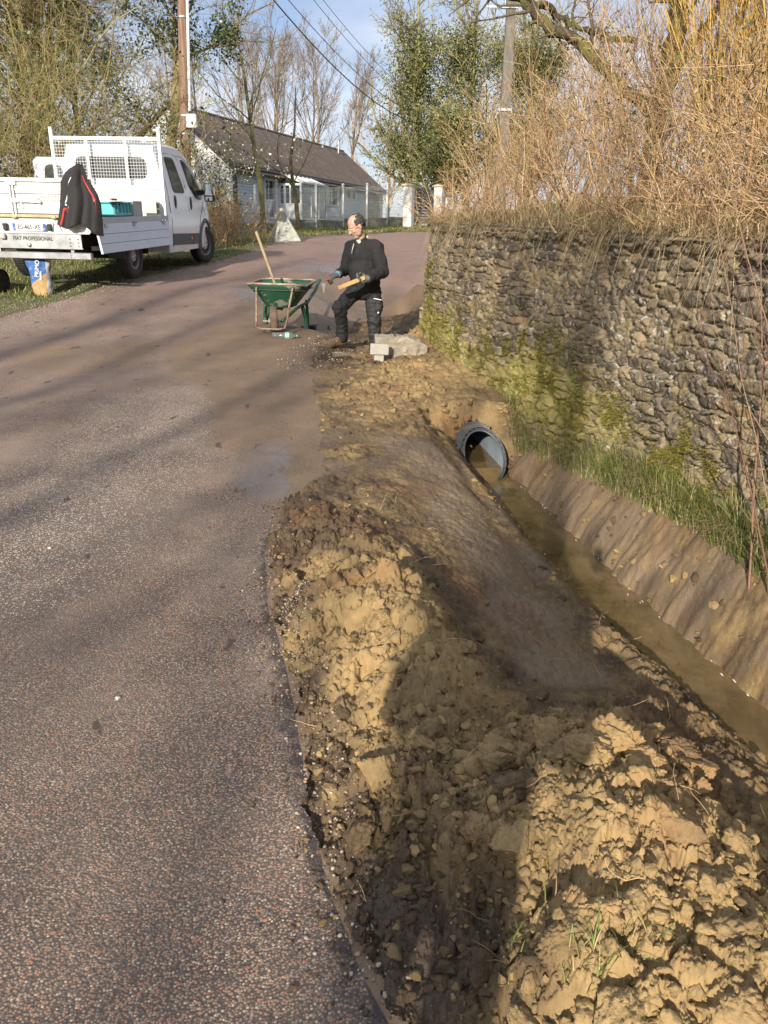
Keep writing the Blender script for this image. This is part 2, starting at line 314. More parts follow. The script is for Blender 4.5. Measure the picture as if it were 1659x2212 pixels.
ROAD = [(.5, -30), (.35, -2), (.12, .6), (.06, 1.13), (-.03, 1.31), (-.12, 1.58), (-.21, 1.96), (-.33, 2.49), (-.45, 2.93), (-.56, 3.57), (-.58, 4.4), (-.40, 4.9), (-.48, 5.6), (-.55, 6.4), (-.82, 8.1), (-.9, 9.8), (-.78, 11.2), (-.55, 12.4), (.2, 13.4), (1.4, 14.4), (4, 16), (10, 19), (30, 26),
        (30, 40), (14, 41.5), (6, 41), (2.6, 39.5), (-.4, 36), (-2.2, 32), (-3.3, 27), (-3.7, 21.2), (-4.0, 17.5), (-4.55, 14.3), (-4.9, 11.8), (-5.3, 10.5), (-5.9, 7.5), (-6.3, 3), (-6.2, -30)]
ISL = [(.85, 16.2), (1.1, 18), (1.6, 20.3), (3, 21.5), (9, 24), (9, 21.5), (4, 18.3), (2.2, 16.8)]     # grass tongue at the wall corner, between road and muddy track
WALL = [(30, 25.5), (10, 18.6), (4.2, 15.2), (1.6, 13.1), (.75, 11.6), (.56, 10.6), (.57, 9.85), (.88, 8.36), (1.24, 7.2), (1.53, 6.07), (1.76, 5.03), (1.9, 4.34), (2.02, 3.65), (2.2, 2.4), (2.45, 0), (2.8, -3), (3.2, -7)]
def attr_shep(x, y, cols, p=3.):
    out = np.zeros((len(x), len(cols)))
    cc = _cp[:, cols]
    for c in np.array_split(np.arange(len(x)), max(1, len(x)//20000)):
        d2 = (x[c][:, None]-_cp[:, 0])**2+(y[c][:, None]-_cp[:, 1])**2+.0025
        wt = d2**(-p/2-.5)
        out[c] = (wt @ cc)/wt.sum(1)[:, None]
    return out
def clods(x, y, rough):
    """chunky broken clay: tilted blocks with cracks between, at three sizes"""
    wx = x+fbm(x*5, y*5, 5, 3)*.06; wy = y+fbm(x*5+9, y*5, 6, 3)*.06
    h = 0; crack = 1
    for s, A, sd in ((.22, .045, 1), (.085, .028, 2), (.036, .012, 3), (.015, .005, 4)):
        f1, f2, hid, cx, cy = worley(wx/s, wy/s, sd)
        tx = (_h(np.floor(hid*9999), np.zeros_like(hid), sd)-.5)*2.0; ty = (_h(np.floor(hid*7777), np.ones_like(hid), sd)-.5)*2.0
        e = np.clip((f2-f1)/.22, 0, 1)**.7
        h = h+A*((hid-.45)*1.1+np.clip(tx*cx+ty*cy, -.5, .5)*1.0)*e-A*.42*(1-e)
        crack = crack*(.45+.55*e)
    h = h+fbm(x*9, y*9, 30, 4, .6)*.05+(.3-np.abs(fbm(x*26, y*26, 31, 4, .65)))*.030+fbm(x*95, y*95, 37, 3, .7)*.010
    return h*rough, crack
def smear(x, y):
    """fine smears left by the digger bucket, running across the ditch"""
    u = x*.85+y*.5; v = -x*.5+y*.85
    return fbm(u*3+fbm(x*4, y*4, 3)*.6, v*34, 41, 4, .6)*.013+fbm(x*30, y*30, 42, 4, .6)*.010+(.2-np.abs(fbm(x*7, y*7, 44, 5, .62)))*.035+(.2-np.abs(fbm(u*4, v*19, 46, 5, .6)))*.022*sstep(0, .12, x-ditch_x(y)+.1)+fbm(x*3.3, y*3.3, 43, 3)*.02
# ---- grid: polar about the camera's foot, fine only inside the field of view
th = np.r_[np.arange(-180, -44, 3.), np.arange(-44, -36, .8), np.arange(-36, 42, .095), np.arange(42, 60, .8), np.arange(60, 180, 3.)]
th = np.radians(th)
rr = [0.05, .3]; r = .55
while r < 17: rr.append(r); r *= 1.0031 if r > .95 else 1.02
while r < 700: rr.append(r); r *= 1.03
rr = np.array(rr)
TH, RR = np.meshgrid(th, rr); gx = (RR*np.sin(TH)).ravel(); gy = (RR*np.cos(TH)).ravel()
nT, nR = len(th), len(rr)
print('terrain grid', nT, nR, nT*nR)
gz = base_height(gx, gy)
near = (gx > -7) & (gx < 5) & (gy > -2.5) & (gy < 27)
wob = np.zeros(len(gx)); wob2 = np.zeros(len(gx))
ni = np.nonzero(near)[0]
wob[ni] = fbm(gx[ni]*2.3, gy[ni]*2.3, 11, 5, .6)*.11+fbm(gx[ni]*11, gy[ni]*11, 13, 5, .66)*.05; wob2[ni] = fbm(gx[ni]*2.3+40, gy[ni]*2.3, 12, 4)*.12
inroad = inpoly(gx+wob, gy+wob2, ROAD) & ~inpoly(gx+wob, gy+wob2, ISL)
inwall = inpoly(gx, gy, WALL+[(200, -7), (200, 25.5)])
SOILP = [(-.6, -30), (-.5, -2), (-.4, 1.2), (-.9, 2.7), (-1.1, 4.2), (-1.2, 10), (-1.2, 12.6), (0, 14), (2, 15.2), (5, 17)]+[(x+.3, y) for x, y in WALL[2:]]+[(3.2, -30)]
insoil = inpoly(gx, gy, SOILP) & ~inroad
# rough / colour attributes
rough = np.zeros(len(gx)); tan = np.full(len(gx), .35); wet = np.zeros(len(gx)); crk = np.ones(len(gx)); mud = np.zeros(len(gx))
si = np.nonzero(inpoly(gx+.0, gy, [(-6.5, -1), (-6.5, 16), (5, 17), (5, -1)]))[0]
at = attr_shep(gx[si], gy[si], [3, 4, 5])
rough[si], tan[si], wet[si] = at[:, 0], at[:, 1], at[:, 2]
s2 = np.nonzero(insoil & (gy > .2) & (gy < 17))[0]
ro = np.clip((rough[s2]-.12)*1.2, 0, 1); far = np.clip(1.1-RR.ravel()[s2]/34, .5, 1)
ch, ck = clods(gx[s2], gy[s2], ro*far)
# less chunky where the clay lies on the road edge
gz[s2] += ch*(.35+.65*sstep(.2, .8, rough[s2]))+smear(gx[s2], gy[s2])*(1-ro*.6)
crk[s2] = 1-(1-ck)*ro
# strip where road and soil meet: asphalt broken edge, soil a little proud
ri = np.nonzero(inroad & near)[0]
gz[ri] += fbm(gx[ri]*1.3, gy[ri]*1.3, 51, 3)*.012+fbm(gx[ri]*5, gy[ri]*5, 52, 3)*.003
# mud smeared on the asphalt near the works
def segdist(x, y, P):
    d = np.full(x.shape, 1e9)
    for (x1, y1), (x2, y2) in zip(P, P[1:]):
        L2 = (x2-x1)**2+(y2-y1)**2; t = np.clip(((x-x1)*(x2-x1)+(y-y1)*(y2-y1))/L2, 0, 1)
        d = np.minimum(d, np.hypot(x-x1-t*(x2-x1), y-y1-t*(y2-y1)))
    return d
dist = np.full(len(gx), 9.)
dist[ri] = segdist(gx[ri], gy[ri], ROAD[1:20])
mud[ri] = np.clip(1.15-dist[ri]/np.interp(gy[ri], [0, 2.5, 4.2, 5.5, 8, 12, 16, 30], [.03, .03, .07, .95, 1.4, 2.0, 1.2, .9]), 0, 1)*(1-.6*sstep(14, 22, gy[ri]))
mud[ri] = np.clip(mud[ri]+.45*np.exp(-((gx[ri]+3.3)/1.5)**2-((gy[ri]-8.6)/1.4)**2)+.4*sstep(12.5, 14, gx[ri]*.4+gy[ri])*(1-sstep(15, 17.5, gy[ri])), 0, 1)
puddle = np.zeros(len(gx))
puddle[ri] = np.clip(1.15*np.exp(-((gx[ri]+.85)/.26)**2-((gy[ri]-5.15)/.75)**2)+.9*np.exp(-((gx[ri]+.7)/.15)**2-((gy[ri]-4.55)/.22)**2)+1.0*np.exp(-((gx[ri]+1.7)/1.5)**2-((gy[ri]-13.2)/1.5)**2)+.8*np.exp(-((gx[ri]+1.4)/1.2)**2-((gy[ri]-17)/2.2)**2), 0, 1)
grit = np.zeros(len(gx))
g_ = segdist(gx[ri], gy[ri], [(-1.9, 3.4), (-1.85, 4.6), (-1.9, 5.7), (-2.0, 6.7)])
grit[ri] = np.clip(1-g_/.75, 0, 1)+.9*np.clip(1-np.abs(segdist(gx[ri], gy[ri], ROAD[31:37])-.25)/.7, 0, 1)
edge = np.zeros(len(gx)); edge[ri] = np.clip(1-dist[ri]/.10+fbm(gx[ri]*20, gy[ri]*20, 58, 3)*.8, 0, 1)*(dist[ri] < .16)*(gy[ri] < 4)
# verge bumps
vi = np.nonzero(~inroad & ~insoil)[0]
gz[vi] += fbm(gx[vi]*.9, gy[vi]*.9, 61, 4)*.05*np.clip(RR.ravel()[vi]/6, .2, 2.5)
lf = np.nonzero(~inroad & (gx < -4))[0]
gz[lf] += .35*sstep(-9, -16, gx[lf])*sstep(5, 14, gy[lf])
V = np.c_[gx, gy, gz]
i0 = (np.arange(nR-1)[:, None]*nT+np.arange(nT)[None]); j1 = (np.arange(nT)+1) % nT
i1 = (np.arange(nR-1)[:, None]*nT+j1[None])
Q = np.stack([i0, i1, i1+nT, i0+nT], -1).reshape(-1, 4)[:, ::-1]
cls = np.where(inroad, 0, np.where(insoil, 1, 2))
_po = np.array([.86, 6.42, -.245]); _pa = np.array([-.16, 1.0, .03]); _pa /= np.linalg.norm(_pa)
_rel = V-_po; _ax = _rel @ _pa; _rd = np.linalg.norm(_rel-_ax[:, None]*_pa, axis=1); inpipe = (_ax > -.25) & (_ax < 1.85) & (_rd < .172) & (V[:, 2] > -.5)   # the bore of the drain pipe stays open
qc = np.max(cls[Q], axis=1); qc = np.where((cls[Q] == 1).any(1), 1, qc); qc = np.where(inpipe[Q].any(1) & (V[Q][:, :, 2].mean(1) > -.5), 9, qc)   # soil wins at its borders
allatt = dict(tan=tan, wet=wet, crk=crk, mud=mud, puddle=puddle, grit=grit, edge=edge, rgh=rough)
def sub(name, sel, m, keys, smooth=True):
    q = Q[sel]; u, inv = np.unique(q, return_inverse=True)
    return mesh_np(name, V[u], inv.reshape(-1, 4), m, None, smooth, {k: allatt[k][u] for k in keys})
# height lookup for things standing on the ground
def ground(x, y):
    a = math.degrees(math.atan2(x, y)); r_ = math.hypot(x, y)
    return float(base_height(np.array([float(x)]), np.array([float(y)]))[0])

# ---- materials
def m_asphalt():
    n = NT('asphalt'); p = n.tc.outputs['Object']
    p2 = n.map(p, (1, 1, .2))
    vc = n.vor(p2, 150, 1); vd = n.vor(p2, 150, 0); big = n.noise(p2, 1.6, 6, .6); mid = n.noise(p2, 9, 5, .6)
    r = n.n('SeparateColor', Color=vc)
    stone = n.ramp(r, [(0, (.12, .09, .075)), (.22, (.20, .15, .12)), (.42, (.28, .19, .14)), (.60, (.38, .18, .105)), (.74, (.34, .25, .185)), (.92, (.50, .41, .30)), (1, (.18, .14, .12))], 'CONSTANT')
    binder = (.068, .054, .046)
    gap = n.ramp(vd, [(.38, 0.), (.62, 1.)])
    base = n.mix(gap, stone, binder)
    vc2 = n.vor(p2, 48, 1); chip = n.ramp(n.n('SeparateColor', Color=vc2), [(.90, 0.), (.93, 1.)]); d2 = n.ramp(n.vor(p2, 48), [(.20, 1.), (.30, 0.)])
    base = n.mix(n.math('MULTIPLY', chip, d2), base, (.38, .16, .09))
    # dusty pale film in broad patches, darker bitumen patches
    yy0 = n.n('SeparateXYZ', 1, Vector=p)
    base = n.mix(n.math('MULTIPLY', n.ramp(big, [(.36, 0.), (.66, 1.)]), n.ramp(n.math('MULTIPLY', yy0, .12), [(.12, .22), (.5, .62)])), base, (.26, .20, .15))
    base = n.mix(n.math('MULTIPLY', n.ramp(n.noise(p2, .9, 4), [(.5, 0.), (.68, 1.)]), .45), base, (.085, .066, .06))
    # farther part of the road was laid in a redder stone
    yy = n.n('SeparateXYZ', 1, Vector=p)
    base = n.mix(n.math('MULTIPLY', n.ramp(n.math('MULTIPLY_ADD', yy, 1/30., n.math('MULTIPLY', big, .15)), [(.2, 0.), (.75, 1.)]), .62), base, (.29, .18, .145))
    # white grit
    g = n.attr('grit'); gv = n.vor(p2, 95, 1); gn = n.n('SeparateColor', Color=gv); gd = n.ramp(n.vor(p2, 95), [(.28, 1.), (.42, 0.)])
    thr = n.math('SUBTRACT', n.math('MULTIPLY_ADD', mid, .5, n.math('MULTIPLY', g, .55)), gn)
    gm = n.math('MULTIPLY', n.ramp(thr, [(.16, 0.), (.20, 1.)]), gd)
    gm = n.math('MULTIPLY', gm, n.ramp(g, [(.02, 0.), (.2, 1.)]))
    base = n.mix(gm, base, (.60, .54, .45))
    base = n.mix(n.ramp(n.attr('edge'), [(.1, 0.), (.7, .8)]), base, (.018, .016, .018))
    # mud film
    md = n.attr('mud'); mn = n.noise(n.map(p2, (1, 1, 1)), 3.2, 8, .66); mn2 = n.noise(n.map(p2, (1.0, .35, 1), (0, 0, .35)), 2.2, 6, .6)
    mf = n.ramp(n.math('ADD', n.math('MULTIPLY', md, 1.0), n.math('MULTIPLY_ADD', mn, .7, n.math('MULTIPLY', mn2, .55))), [(.92, 0.), (1.06, .55), (1.35, .97)])
    mcol = n.mix(mn, (.115, .08, .055), (.26, .175, .105))
    base = n.mix(mf, base, mcol)
    lump = n.ramp(n.noise(n.map(p2, (1, .45, 1)), 7, 4, .6), [(.66, 0.), (.69, 1.)])
    base = n.mix(n.math('MULTIPLY', lump, n.ramp(yy, [(.0, .0), (.6, 1.)])), base, (.075, .052, .038))
    pd = n.attr('puddle'); pw = n.ramp(n.math('ADD', pd, n.math('MULTIPLY_ADD', n.noise(n.map(p2, (1.6, .6, 1), (0, 0, .5)), 8, 9, .78), 2.2, -1.2)), [(.46, 0.), (.72, .9)])
    base = n.mix(n.math('MULTIPLY', pw, .5), base, (.09, .065, .05))
    wr = n.ramp(big, [(.35, .8), (.7, .62)])
    rg = n.mix(pw, n.mix(gm, wr, .8), .16)
    hh = n.math('MULTIPLY', n.math('SUBTRACT', 1., vd), n.math('SUBTRACT', 1., mf))
    b1 = n.bump(hh, n.math('SUBTRACT', .55, n.math('MULTIPLY', pw, .53)), .004)
    b2 = n.bump(n.noise(p2, 42, 5, .6), n.math('MULTIPLY', n.math('SUBTRACT', 1., pw), n.math('MULTIPLY_ADD', mf, .5, .1)), .02, b1)
    return n.set(Base_Color=base, Roughness=rg, Normal=b2, Specular_IOR_Level=.5)
def m_clay():
    n = NT('clay'); p = n.tc.outputs['Object']
    t = n.attr('tan'); wt = n.attr('wet'); ck = n.attr('crk'); rg = n.attr('rgh')
    a = n.noise(p, 5, 7, .62); b = n.noise(p, 38, 5, .6); c = n.noise(p, 1.7, 4, .5)
    dark = n.mix(b, (.050, .033, .020), (.13, .088, .050)); light = n.mix(b, (.21, .145, .066), (.43, .30, .138))
    f = n.ramp(n.math('ADD', n.math('MULTIPLY', t, .75), n.math('MULTIPLY_ADD', a, 1.1, -.42)), [(.28, 0.), (.74, 1.)])
    col = n.mix(f, dark, light)
    smooth = n.mix(a, (.16, .118, .078), (.31, .228, .145))
    sm = n.ramp(n.math('ADD', rg, n.math('MULTIPLY_ADD', a, .4, -.2)), [(.22, 1.), (.48, 0.)])
    col = n.mix(sm, col, smooth)
    col = n.mix(n.math('MULTIPLY', n.ramp(c, [(.55, 0.), (.66, 1.)]), .35), col, (.20, .09, .04))
    col = n.mix(n.ramp(n.math('ADD', wt, n.math('MULTIPLY_ADD', a, .6, -.3)), [(.42, 0.), (.9, .78)]), col, (.07, .050, .035))
    # pale stone specks and grass roots
    sp = n.ramp(n.vor(p, 62), [(.10, 1.), (.17, 0.)]); sr = n.ramp(n.n('SeparateColor', Color=n.vor(p, 62, 1)), [(.93, 0.), (.95, 1.)])
    col = n.mix(n.math('MULTIPLY', sp, sr), col, (.5, .42, .33))
    ro = n.ramp(n.math('ADD', wt, n.math('MULTIPLY_ADD', b, .5, -.25)), [(.1, .82), (.65, .38)])
    b1 = n.bump(n.noise(p, 120, 6, .7), .55, .006)
    b2 = n.bump(n.noise(n.map(p, (1, .16, 1), (0, 0, -.55)), 70, 4, .6), n.math('MULTIPLY', sm, .5), .008, b1)
    b3 = n.bump(n.noise(p, 30, 4, .6), .4, .015, b2)
    return n.set(Base_Color=col, Roughness=ro, Normal=b3, Specular_IOR_Level=.35)
def m_ground():
    n = NT('verge ground'); p = n.tc.outputs['Object']
    a = n.noise(p, .8, 6, .6); b = n.noise(p, 22, 5, .6); c = n.noise(p, 3.4, 5, .6)
    g = n.mix(b, (.045, .062, .018), (.13, .15, .045)); br = n.mix(b, (.07, .05, .032), (.2, .15, .09))
    col = n.mix(n.ramp(n.math('ADD', a, n.math('MULTIPLY', c, .4)), [(.66, 0.), (.84, 1.)]), g, br)
    return n.set(Base_Color=col, Roughness=.9, Normal=n.bump(b, .7, .03))
M_clay = m_clay(); M_asph = m_asphalt(); M_gnd = m_ground()
o = sub('road', qc == 0, M_asph, ['mud', 'puddle', 'grit', 'edge']); tag(o, kind='structure')
o = sub('excavated_clay', qc == 1, M_clay, ['tan', 'wet', 'crk', 'rgh']); tag(o, 'churned brown and tan clay heaped between the road and the stone wall', 'clay', kind='stuff')
o = sub('ground', qc == 2, M_gnd, []); tag(o, kind='structure')

# ---- water in the ditch
n = NT('muddy water'); p = n.tc.outputs['Object']
wc = n.mix(n.ramp(n.noise(p, 4, 6, .65), [(.38, 0.), (.62, 1.)]), (.095, .066, .030), (.17, .12, .058))
M_water = n.set(Base_Color=wc, Roughness=.035, Specular_IOR_Level=.7, Normal=n.bump(n.noise(n.map(p, (1, .5, 1)), 9, 3, .5), .07, .03))
mb = MB(); ys = np.arange(-4, 7.41, .3); rows = [[(ditch_x(y)+s*(.62+.0*y), y, -.42+zero) for s in (-1, -.5, 0, .5, 1)] for y in ys for zero in (0.,)]
mb.grid(rows); o = mb.build('water', M_water, smooth=True); tag(o, kind='structure')
# foam flecks along the waterline and clay lumps standing in the water
def clod_mesh(rng, r, sub_=3, flat=.75, amp=.38):
    bm = bmesh.new(); bmesh.ops.create_icosphere(bm, subdivisions=sub_, radius=1)
    v = np.array([q.co[:] for q in bm.verts]); f = np.array([[q.index for q in g.verts] for g in bm.faces]); bm.free()
    # chisel with random planes for a broken blocky look
    for k in range(9):
        nrm = rng.normal(size=3); nrm /= np.linalg.norm(nrm); d = v @ nrm; lim = rng.uniform(.45, .8) if r > .02 else rng.uniform(.25, .7)
        v = v-np.outer(np.clip(d-lim, 0, None), nrm)
    s = rng.integers(0, 1000); 
    hf = min(1., r/.06)
    nn = fbm(v[:, 0]*2+s+v[:, 2]*1.3, v[:, 1]*2+v[:, 2]*1.7, 7, 4, .62)*amp+(.25-np.abs(fbm(v[:, 0]*5+s+v[:, 2]*4, v[:, 1]*5+v[:, 2]*3.3, 9, 5, .70)))*amp*1.25+fbm(v[:, 0]*19+s+v[:, 2]*13, v[:, 1]*19+v[:, 2]*11, 19, 4, .72)*amp*.42*hf
    v = v*(1+nn[:, None]); v = v*np.array([1, rng.uniform(.6, 1), rng.uniform(flat*.7, flat)])*r
    a, b_, c = rng.uniform(0, 6.28), rng.normal()*.4, rng.normal()*.4
    Rm = np.array(Euler((b_, c, a)).to_matrix())
    return v @ Rm.T, f
def surf_z(x, y):
    """height of the finished ground mesh"""
    a = math.atan2(x, y); i = int(np.clip(np.searchsorted(th, a), 0, nT-1)); k = int(np.clip(np.searchsorted(rr, math.hypot(x, y)), 0, nR-1))
    return float(gz[k*nT+i])
rng = np.random.default_rng(4)
VV = []; FF = []; TT = []; WW = []; RG = []; nv = 0
heapA = [(-.3, 3.9), (-.12, 3.2), (0, 2.6), (.1, 2.2)]; heapB = [(.3, 1.55), (.22, 1.35), (.42, 1.5), (.12, 1.7), (.35, 1.2), (.2, 1.9), (.45, 1.75), (.7, 1.85), (.85, 1.7), (1.0, 1.5), (.9, 1.2), (.55, 1.35), (.6, 1.1)]
mid_ = [(-.3, 7.2), (.2, 7.3), (.6, 7.2), (-.1, 8.4), (.4, 8.6), (.35, 10.4), (.2, 11.5), (-.5, 9.0), (-.4, 6.2)]
def add_clods(cent, spread, N, r0, r1, pw=2.2, sink=.35):
    global nv
    for k in range(N):
        c = cent[rng.integers(len(cent))]; x = c[0]+rng.normal()*spread; y = c[1]+rng.normal()*spread
        if not (0.3 < y): continue
        r = r0+(r1-r0)*rng.random()**pw
        if r > .012 and inpoly(np.array([x]), np.array([y]), ROAD)[0] and (r > .018 or rng.random() < .8): continue
        if abs(x-ditch_x(y)) < (.34+r if spread > .05 else .12) and y < 7.2: continue
        z = surf_z(x, y)+r*(.5-sink)
        v, f = clod_mesh(rng, r, 5 if r > .05 else (4 if r > .028 else (3 if r > .014 else 2)))
        VV.append(v+[x, y, z]); FF.append(f+nv); nv += len(v); TT.append((len(v), x, y, r))
add_clods(heapB, .19, 130, .018, .092, 2.2, .55); add_clods(heapA, .14, 90, .012, .055, 2.2, .5); add_clods(heapA+heapB, .21, 6000, .003, .022, 2.8); add_clods(mid_, .42, 900, .008, .042, 2.2, .6)
add_clods([(-.45, 2.9), (-.5, 3.6), (-.5, 3.2), (-.3, 2.3), (-.1, 1.7), (-.02, 1.4), (-.2, 2.0), (-.6, 4.3), (-.35, 2.6)], .07, 900, .003, .02, 2.)
add_clods([(.66, 6.75), (.78, 6.95), (.95, 6.98), (1.1, 6.85), (.60, 6.55), (1.12, 6.6)], .05, 130, .008, .045, 1.6)
for _y in np.arange(2.3, 6.1, .12):
    add_clods([(float(np.interp(_y, _DY, _WL)), _y)], .035, 5, .006, .03, 1.5)
    add_clods([(float(np.interp(_y, _DY, _WR))+q, _y) for q in (.10, .20, .28, .36)], .045, 9, .004, .034, 2.4, .8); add_clods([(float(np.interp(_y, _DY, _WL))-q, _y) for q in (.07, .14, .22, .32)], .045, 9, .004, .034, 2.4, .75)
    if rng.random() < .5: add_clods([(float(np.interp(_y, _DY, _WR)), _y)], .03, 3, .005, .022, 1.5)
v = np.concatenate(VV); f = np.concatenate(FF); ta = attr_shep(np.array([q[1] for q in TT]), np.array([q[2] for q in TT]), [3, 4])[:, 1]; t = np.repeat(np.clip(ta*1.0+rng.normal(size=len(TT))*.22+.05, 0, 1.2), [q[0] for q in TT])
o = mesh_np('clay_clods', v, f, M_clay, None, True, dict(tan=t, wet=t*0+.1, crk=t*0+1, rgh=t*0+1)); tag(o, 'loose broken lumps of tan clay strewn over the heaps and the road edge', 'clay lumps', kind='stuff')
# ================================================================== STONE WALL AND BANK
# path of the wall face (x, y), base z and top z, from the far side track round the corner and down towards the camera
WP = [(9, 17.7), (4.2, 14.9), (1.9, 13.1), (.95, 11.8), (.62, 10.9), (.56, 10.3), (.60, 9.7), (.88, 8.36), (1.24, 7.2), (1.53, 6.07), (1.76, 5.03), (1.9, 4.34), (2.02, 3.65), (2.2, 2.4), (2.45, 0), (2.75, -2.5)]
def catmull(P, n):
    P = np.array(P, float); t = np.linspace(0, len(P)-1.0001, n); i = t.astype(int); f = (t-i)[:, None]
    g = lambda k: P[np.clip(k, 0, len(P)-1)]
    a, b, c, d = g(i-1), g(i), g(i+1), g(i+2)
    return .5*((2*b)+(-a+c)*f+(2*a-5*b+4*c-d)*f*f+(-a+3*b-3*c+d)*f**3)
wp = catmull(WP, 4000); sl = np.r_[0, np.cumsum(np.hypot(*np.diff(wp, axis=0).T))]
us = [0.]; 
while us[-1] < sl[-1]:
    x_ = np.interp(us[-1], sl, wp[:, 0]); y_ = np.interp(us[-1], sl, wp[:, 1])
    d_ = math.hypot(x_, y_); us.append(us[-1]+(.0045*d_/3 if y_ > 2.5 else .04) if d_ < 13 else us[-1]+.05)
us = np.array(us[:-1]); px_ = np.interp(us, sl, wp[:, 0]); py_ = np.interp(us, sl, wp[:, 1])
dx_ = np.gradient(px_, us); dy_ = np.gradient(py_, us); L_ = np.hypot(dx_, dy_); nx_ = dy_/L_; ny_ = -dx_/L_   # outward (towards the ditch / camera side)
mid = np.argmin(np.hypot(px_-1.5, py_-6)); 
if nx_[mid] > 0: nx_, ny_ = -nx_, -ny_
topz = np.interp(py_, [-2, 3.65, 9.8, 12, 18], [1.5, 1.53, 1.68, 1.75, 1.95]); 
vs_ = np.linspace(-.25, 1, 235)
U, Vv = np.meshgrid(us, vs_)
Xb, Yb, NX, NY, TZ = [np.broadcast_to(a, U.shape) for a in (px_, py_, nx_, ny_, topz)]
zb_ = zr(Yb)-.12; zb_ = np.where(Yb < 8, zb_, zb_)
Z = np.where(Vv < 0, zb_+Vv*1.0, zb_+(TZ-zb_)*Vv)
# rubble stones: stretched cells, bigger towards the top courses
wu = U+fbm(U*2.5, Z*2.5, 81, 3)*.07; wz = Z+fbm(U*1.6, Z*2.2+9, 82, 3)*.055
su = .20; sz = .080
row = np.floor(wz/sz); wu2 = wu/su+_h(row, row*0, 5)*3
f1, f2, hid, cx, cy = worley(wu2, wz/sz, 83, .72)
g1, g2, hid2, cx2, cy2 = worley(wu/.085, wz/.055, 84, .85)
small = (fbm(U*1.1, Z*1.3, 85, 3) > .12)
F12 = np.where(small, g2-g1, f2-f1); HID = np.where(small, hid2, hid); CX = np.where(small, cx2, cx); CY = np.where(small, cy2, cy)
e = np.clip((F12-.06+fbm(U*30, Z*30, 89, 3, .6)*.16)/.16, 0, 1)**.75
tx = (_h(np.floor(HID*9999), HID*0, 1)-.5); ty = (_h(np.floor(HID*7777), HID*0+1, 2)-.2)
dep = np.where(small, .024, .044)
hh = dep*e*(.55+.8*HID+tx*CX*.7+ty*CY*.8)+fbm(U*13, Z*13, 86, 5, .66)*.032+fbm(U*50, Z*50, 87, 3, .6)*.009+fbm(U*.9, Z*1.2, 88, 3)*.06
hh = hh+np.where(Vv > .955, .03, 0)*e+.10*(1-np.clip(Vv, 0, 1))*1.0
hh = np.where(HID > .93, hh-.05*e, hh)
_lo = 1-sstep(.15, .9, Z); hh = hh+_lo*np.clip(fbm(U*5, Z*5, 96, 4)+.15, 0, 1)*.05+_lo*fbm(U*34, Z*34, 97, 3)*.012
X = Xb+NX*hh; Yy = Yb+NY*hh
nu, nvv = len(us), len(vs_)
# top return: two more rows going back over the wall head
Xt = [X, Xb[-1:]-NX[-1:]*.12+0*hh[-1:], Xb[-1:]-NX[-1:]*.5]; Yt = [Yy, Yb[-1:]-NY[-1:]*.12, Yb[-1:]-NY[-1:]*.5]; Zt = [Z, Z[-1:]+.03+fbm(U[-1:]*7, U[-1:]*0, 3, 3)*.03, Z[-1:]-.05]
X = np.concatenate(Xt); Yy = np.concatenate(Yt); Z = np.concatenate(Zt); nvv += 2
pad = lambda a: np.concatenate([a, a[-1:], a[-1:]])
i0 = (np.arange(nvv-1)[:, None]*nu+np.arange(nu-1)[None]).ravel(); Qw = np.stack([i0, i0+1, i0+nu+1, i0+nu], -1)
n = NT('rubble stone'); p = n.tc.outputs['Object']
hd = n.attr('sid'); mo = n.attr('mort'); mossa = n.attr('moss')
a = n.noise(p, 7, 6, .6); b = n.noise(p, 45, 5, .65); c = n.noise(p, 2.2, 5, .6)
st = n.ramp(hd, [(0, (.06, .050, .040)), (.3, (.125, .10, .075)), (.5, (.20, .165, .12)), (.68, (.085, .07, .055)), (.84, (.25, .195, .13)), (.97, (.30, .19, .10)), (1, (.16, .135, .10))])
st = n.mix(n.ramp(b, [(.3, 0.), (.7, .7)]), st, n.mix(.5, st, (.04, .034, .03)))
st = n.mix(n.math('MULTIPLY', n.ramp(n.noise(p, 26, 6, .7), [(.56, 0.), (.66, 1.)]), .6), st, (.42, .40, .35))
mcol = n.mix(b, (.26, .215, .13), (.46, .385, .25))
col = n.mix(n.math('MULTIPLY', mo, n.ramp(c, [(.35, .5), (.6, 1.)])), st, mcol)
col = n.mix(n.math('MULTIPLY', n.ramp(n.noise(p, 4.5, 7, .7), [(.47, 0.), (.60, .75)]), .8), col, n.mix(b, (.18, .135, .070), (.34, .27, .15)))
col = n.mix(n.ramp(n.noise(p, 17, 5, .7), [(.58, 0.), (.64, .7)]), col, (.46, .45, .40))
mf = n.ramp(n.math('ADD', mossa, n.math('MULTIPLY_ADD', a, 1.0, n.math('MULTIPLY_ADD', b, .5, -.75))), [(.42, 0.), (.66, .72)])
col = n.mix(mf, col, n.mix(b, (.14, .125, .03), (.46, .40, .11)))
M_wall = n.set(Base_Color=col, Roughness=.92, Normal=n.bump(b, .8, .012, n.bump(n.noise(p, 130, 4, .65), .5, .005)), Specular_IOR_Level=.25)
U2_ = pad(U); Z2_ = Z
moss = .58*(1-sstep(.05, 1.0, Z2_-np.interp(Yt[0][0], [0, 8, 12], [0, .1, .3])[None]))+.42*np.exp(-((pad(Yb)-6.5)/.9)**2-((Z2_-.45)/.35)**2)+.40*np.exp(-((pad(Yb)-9.3)/1.2)**2)*(1-sstep(.7, 1.3, Z2_))-.08+.22*sstep(1.45, 1.7, Z2_)
moss = np.clip(moss, 0, 1)
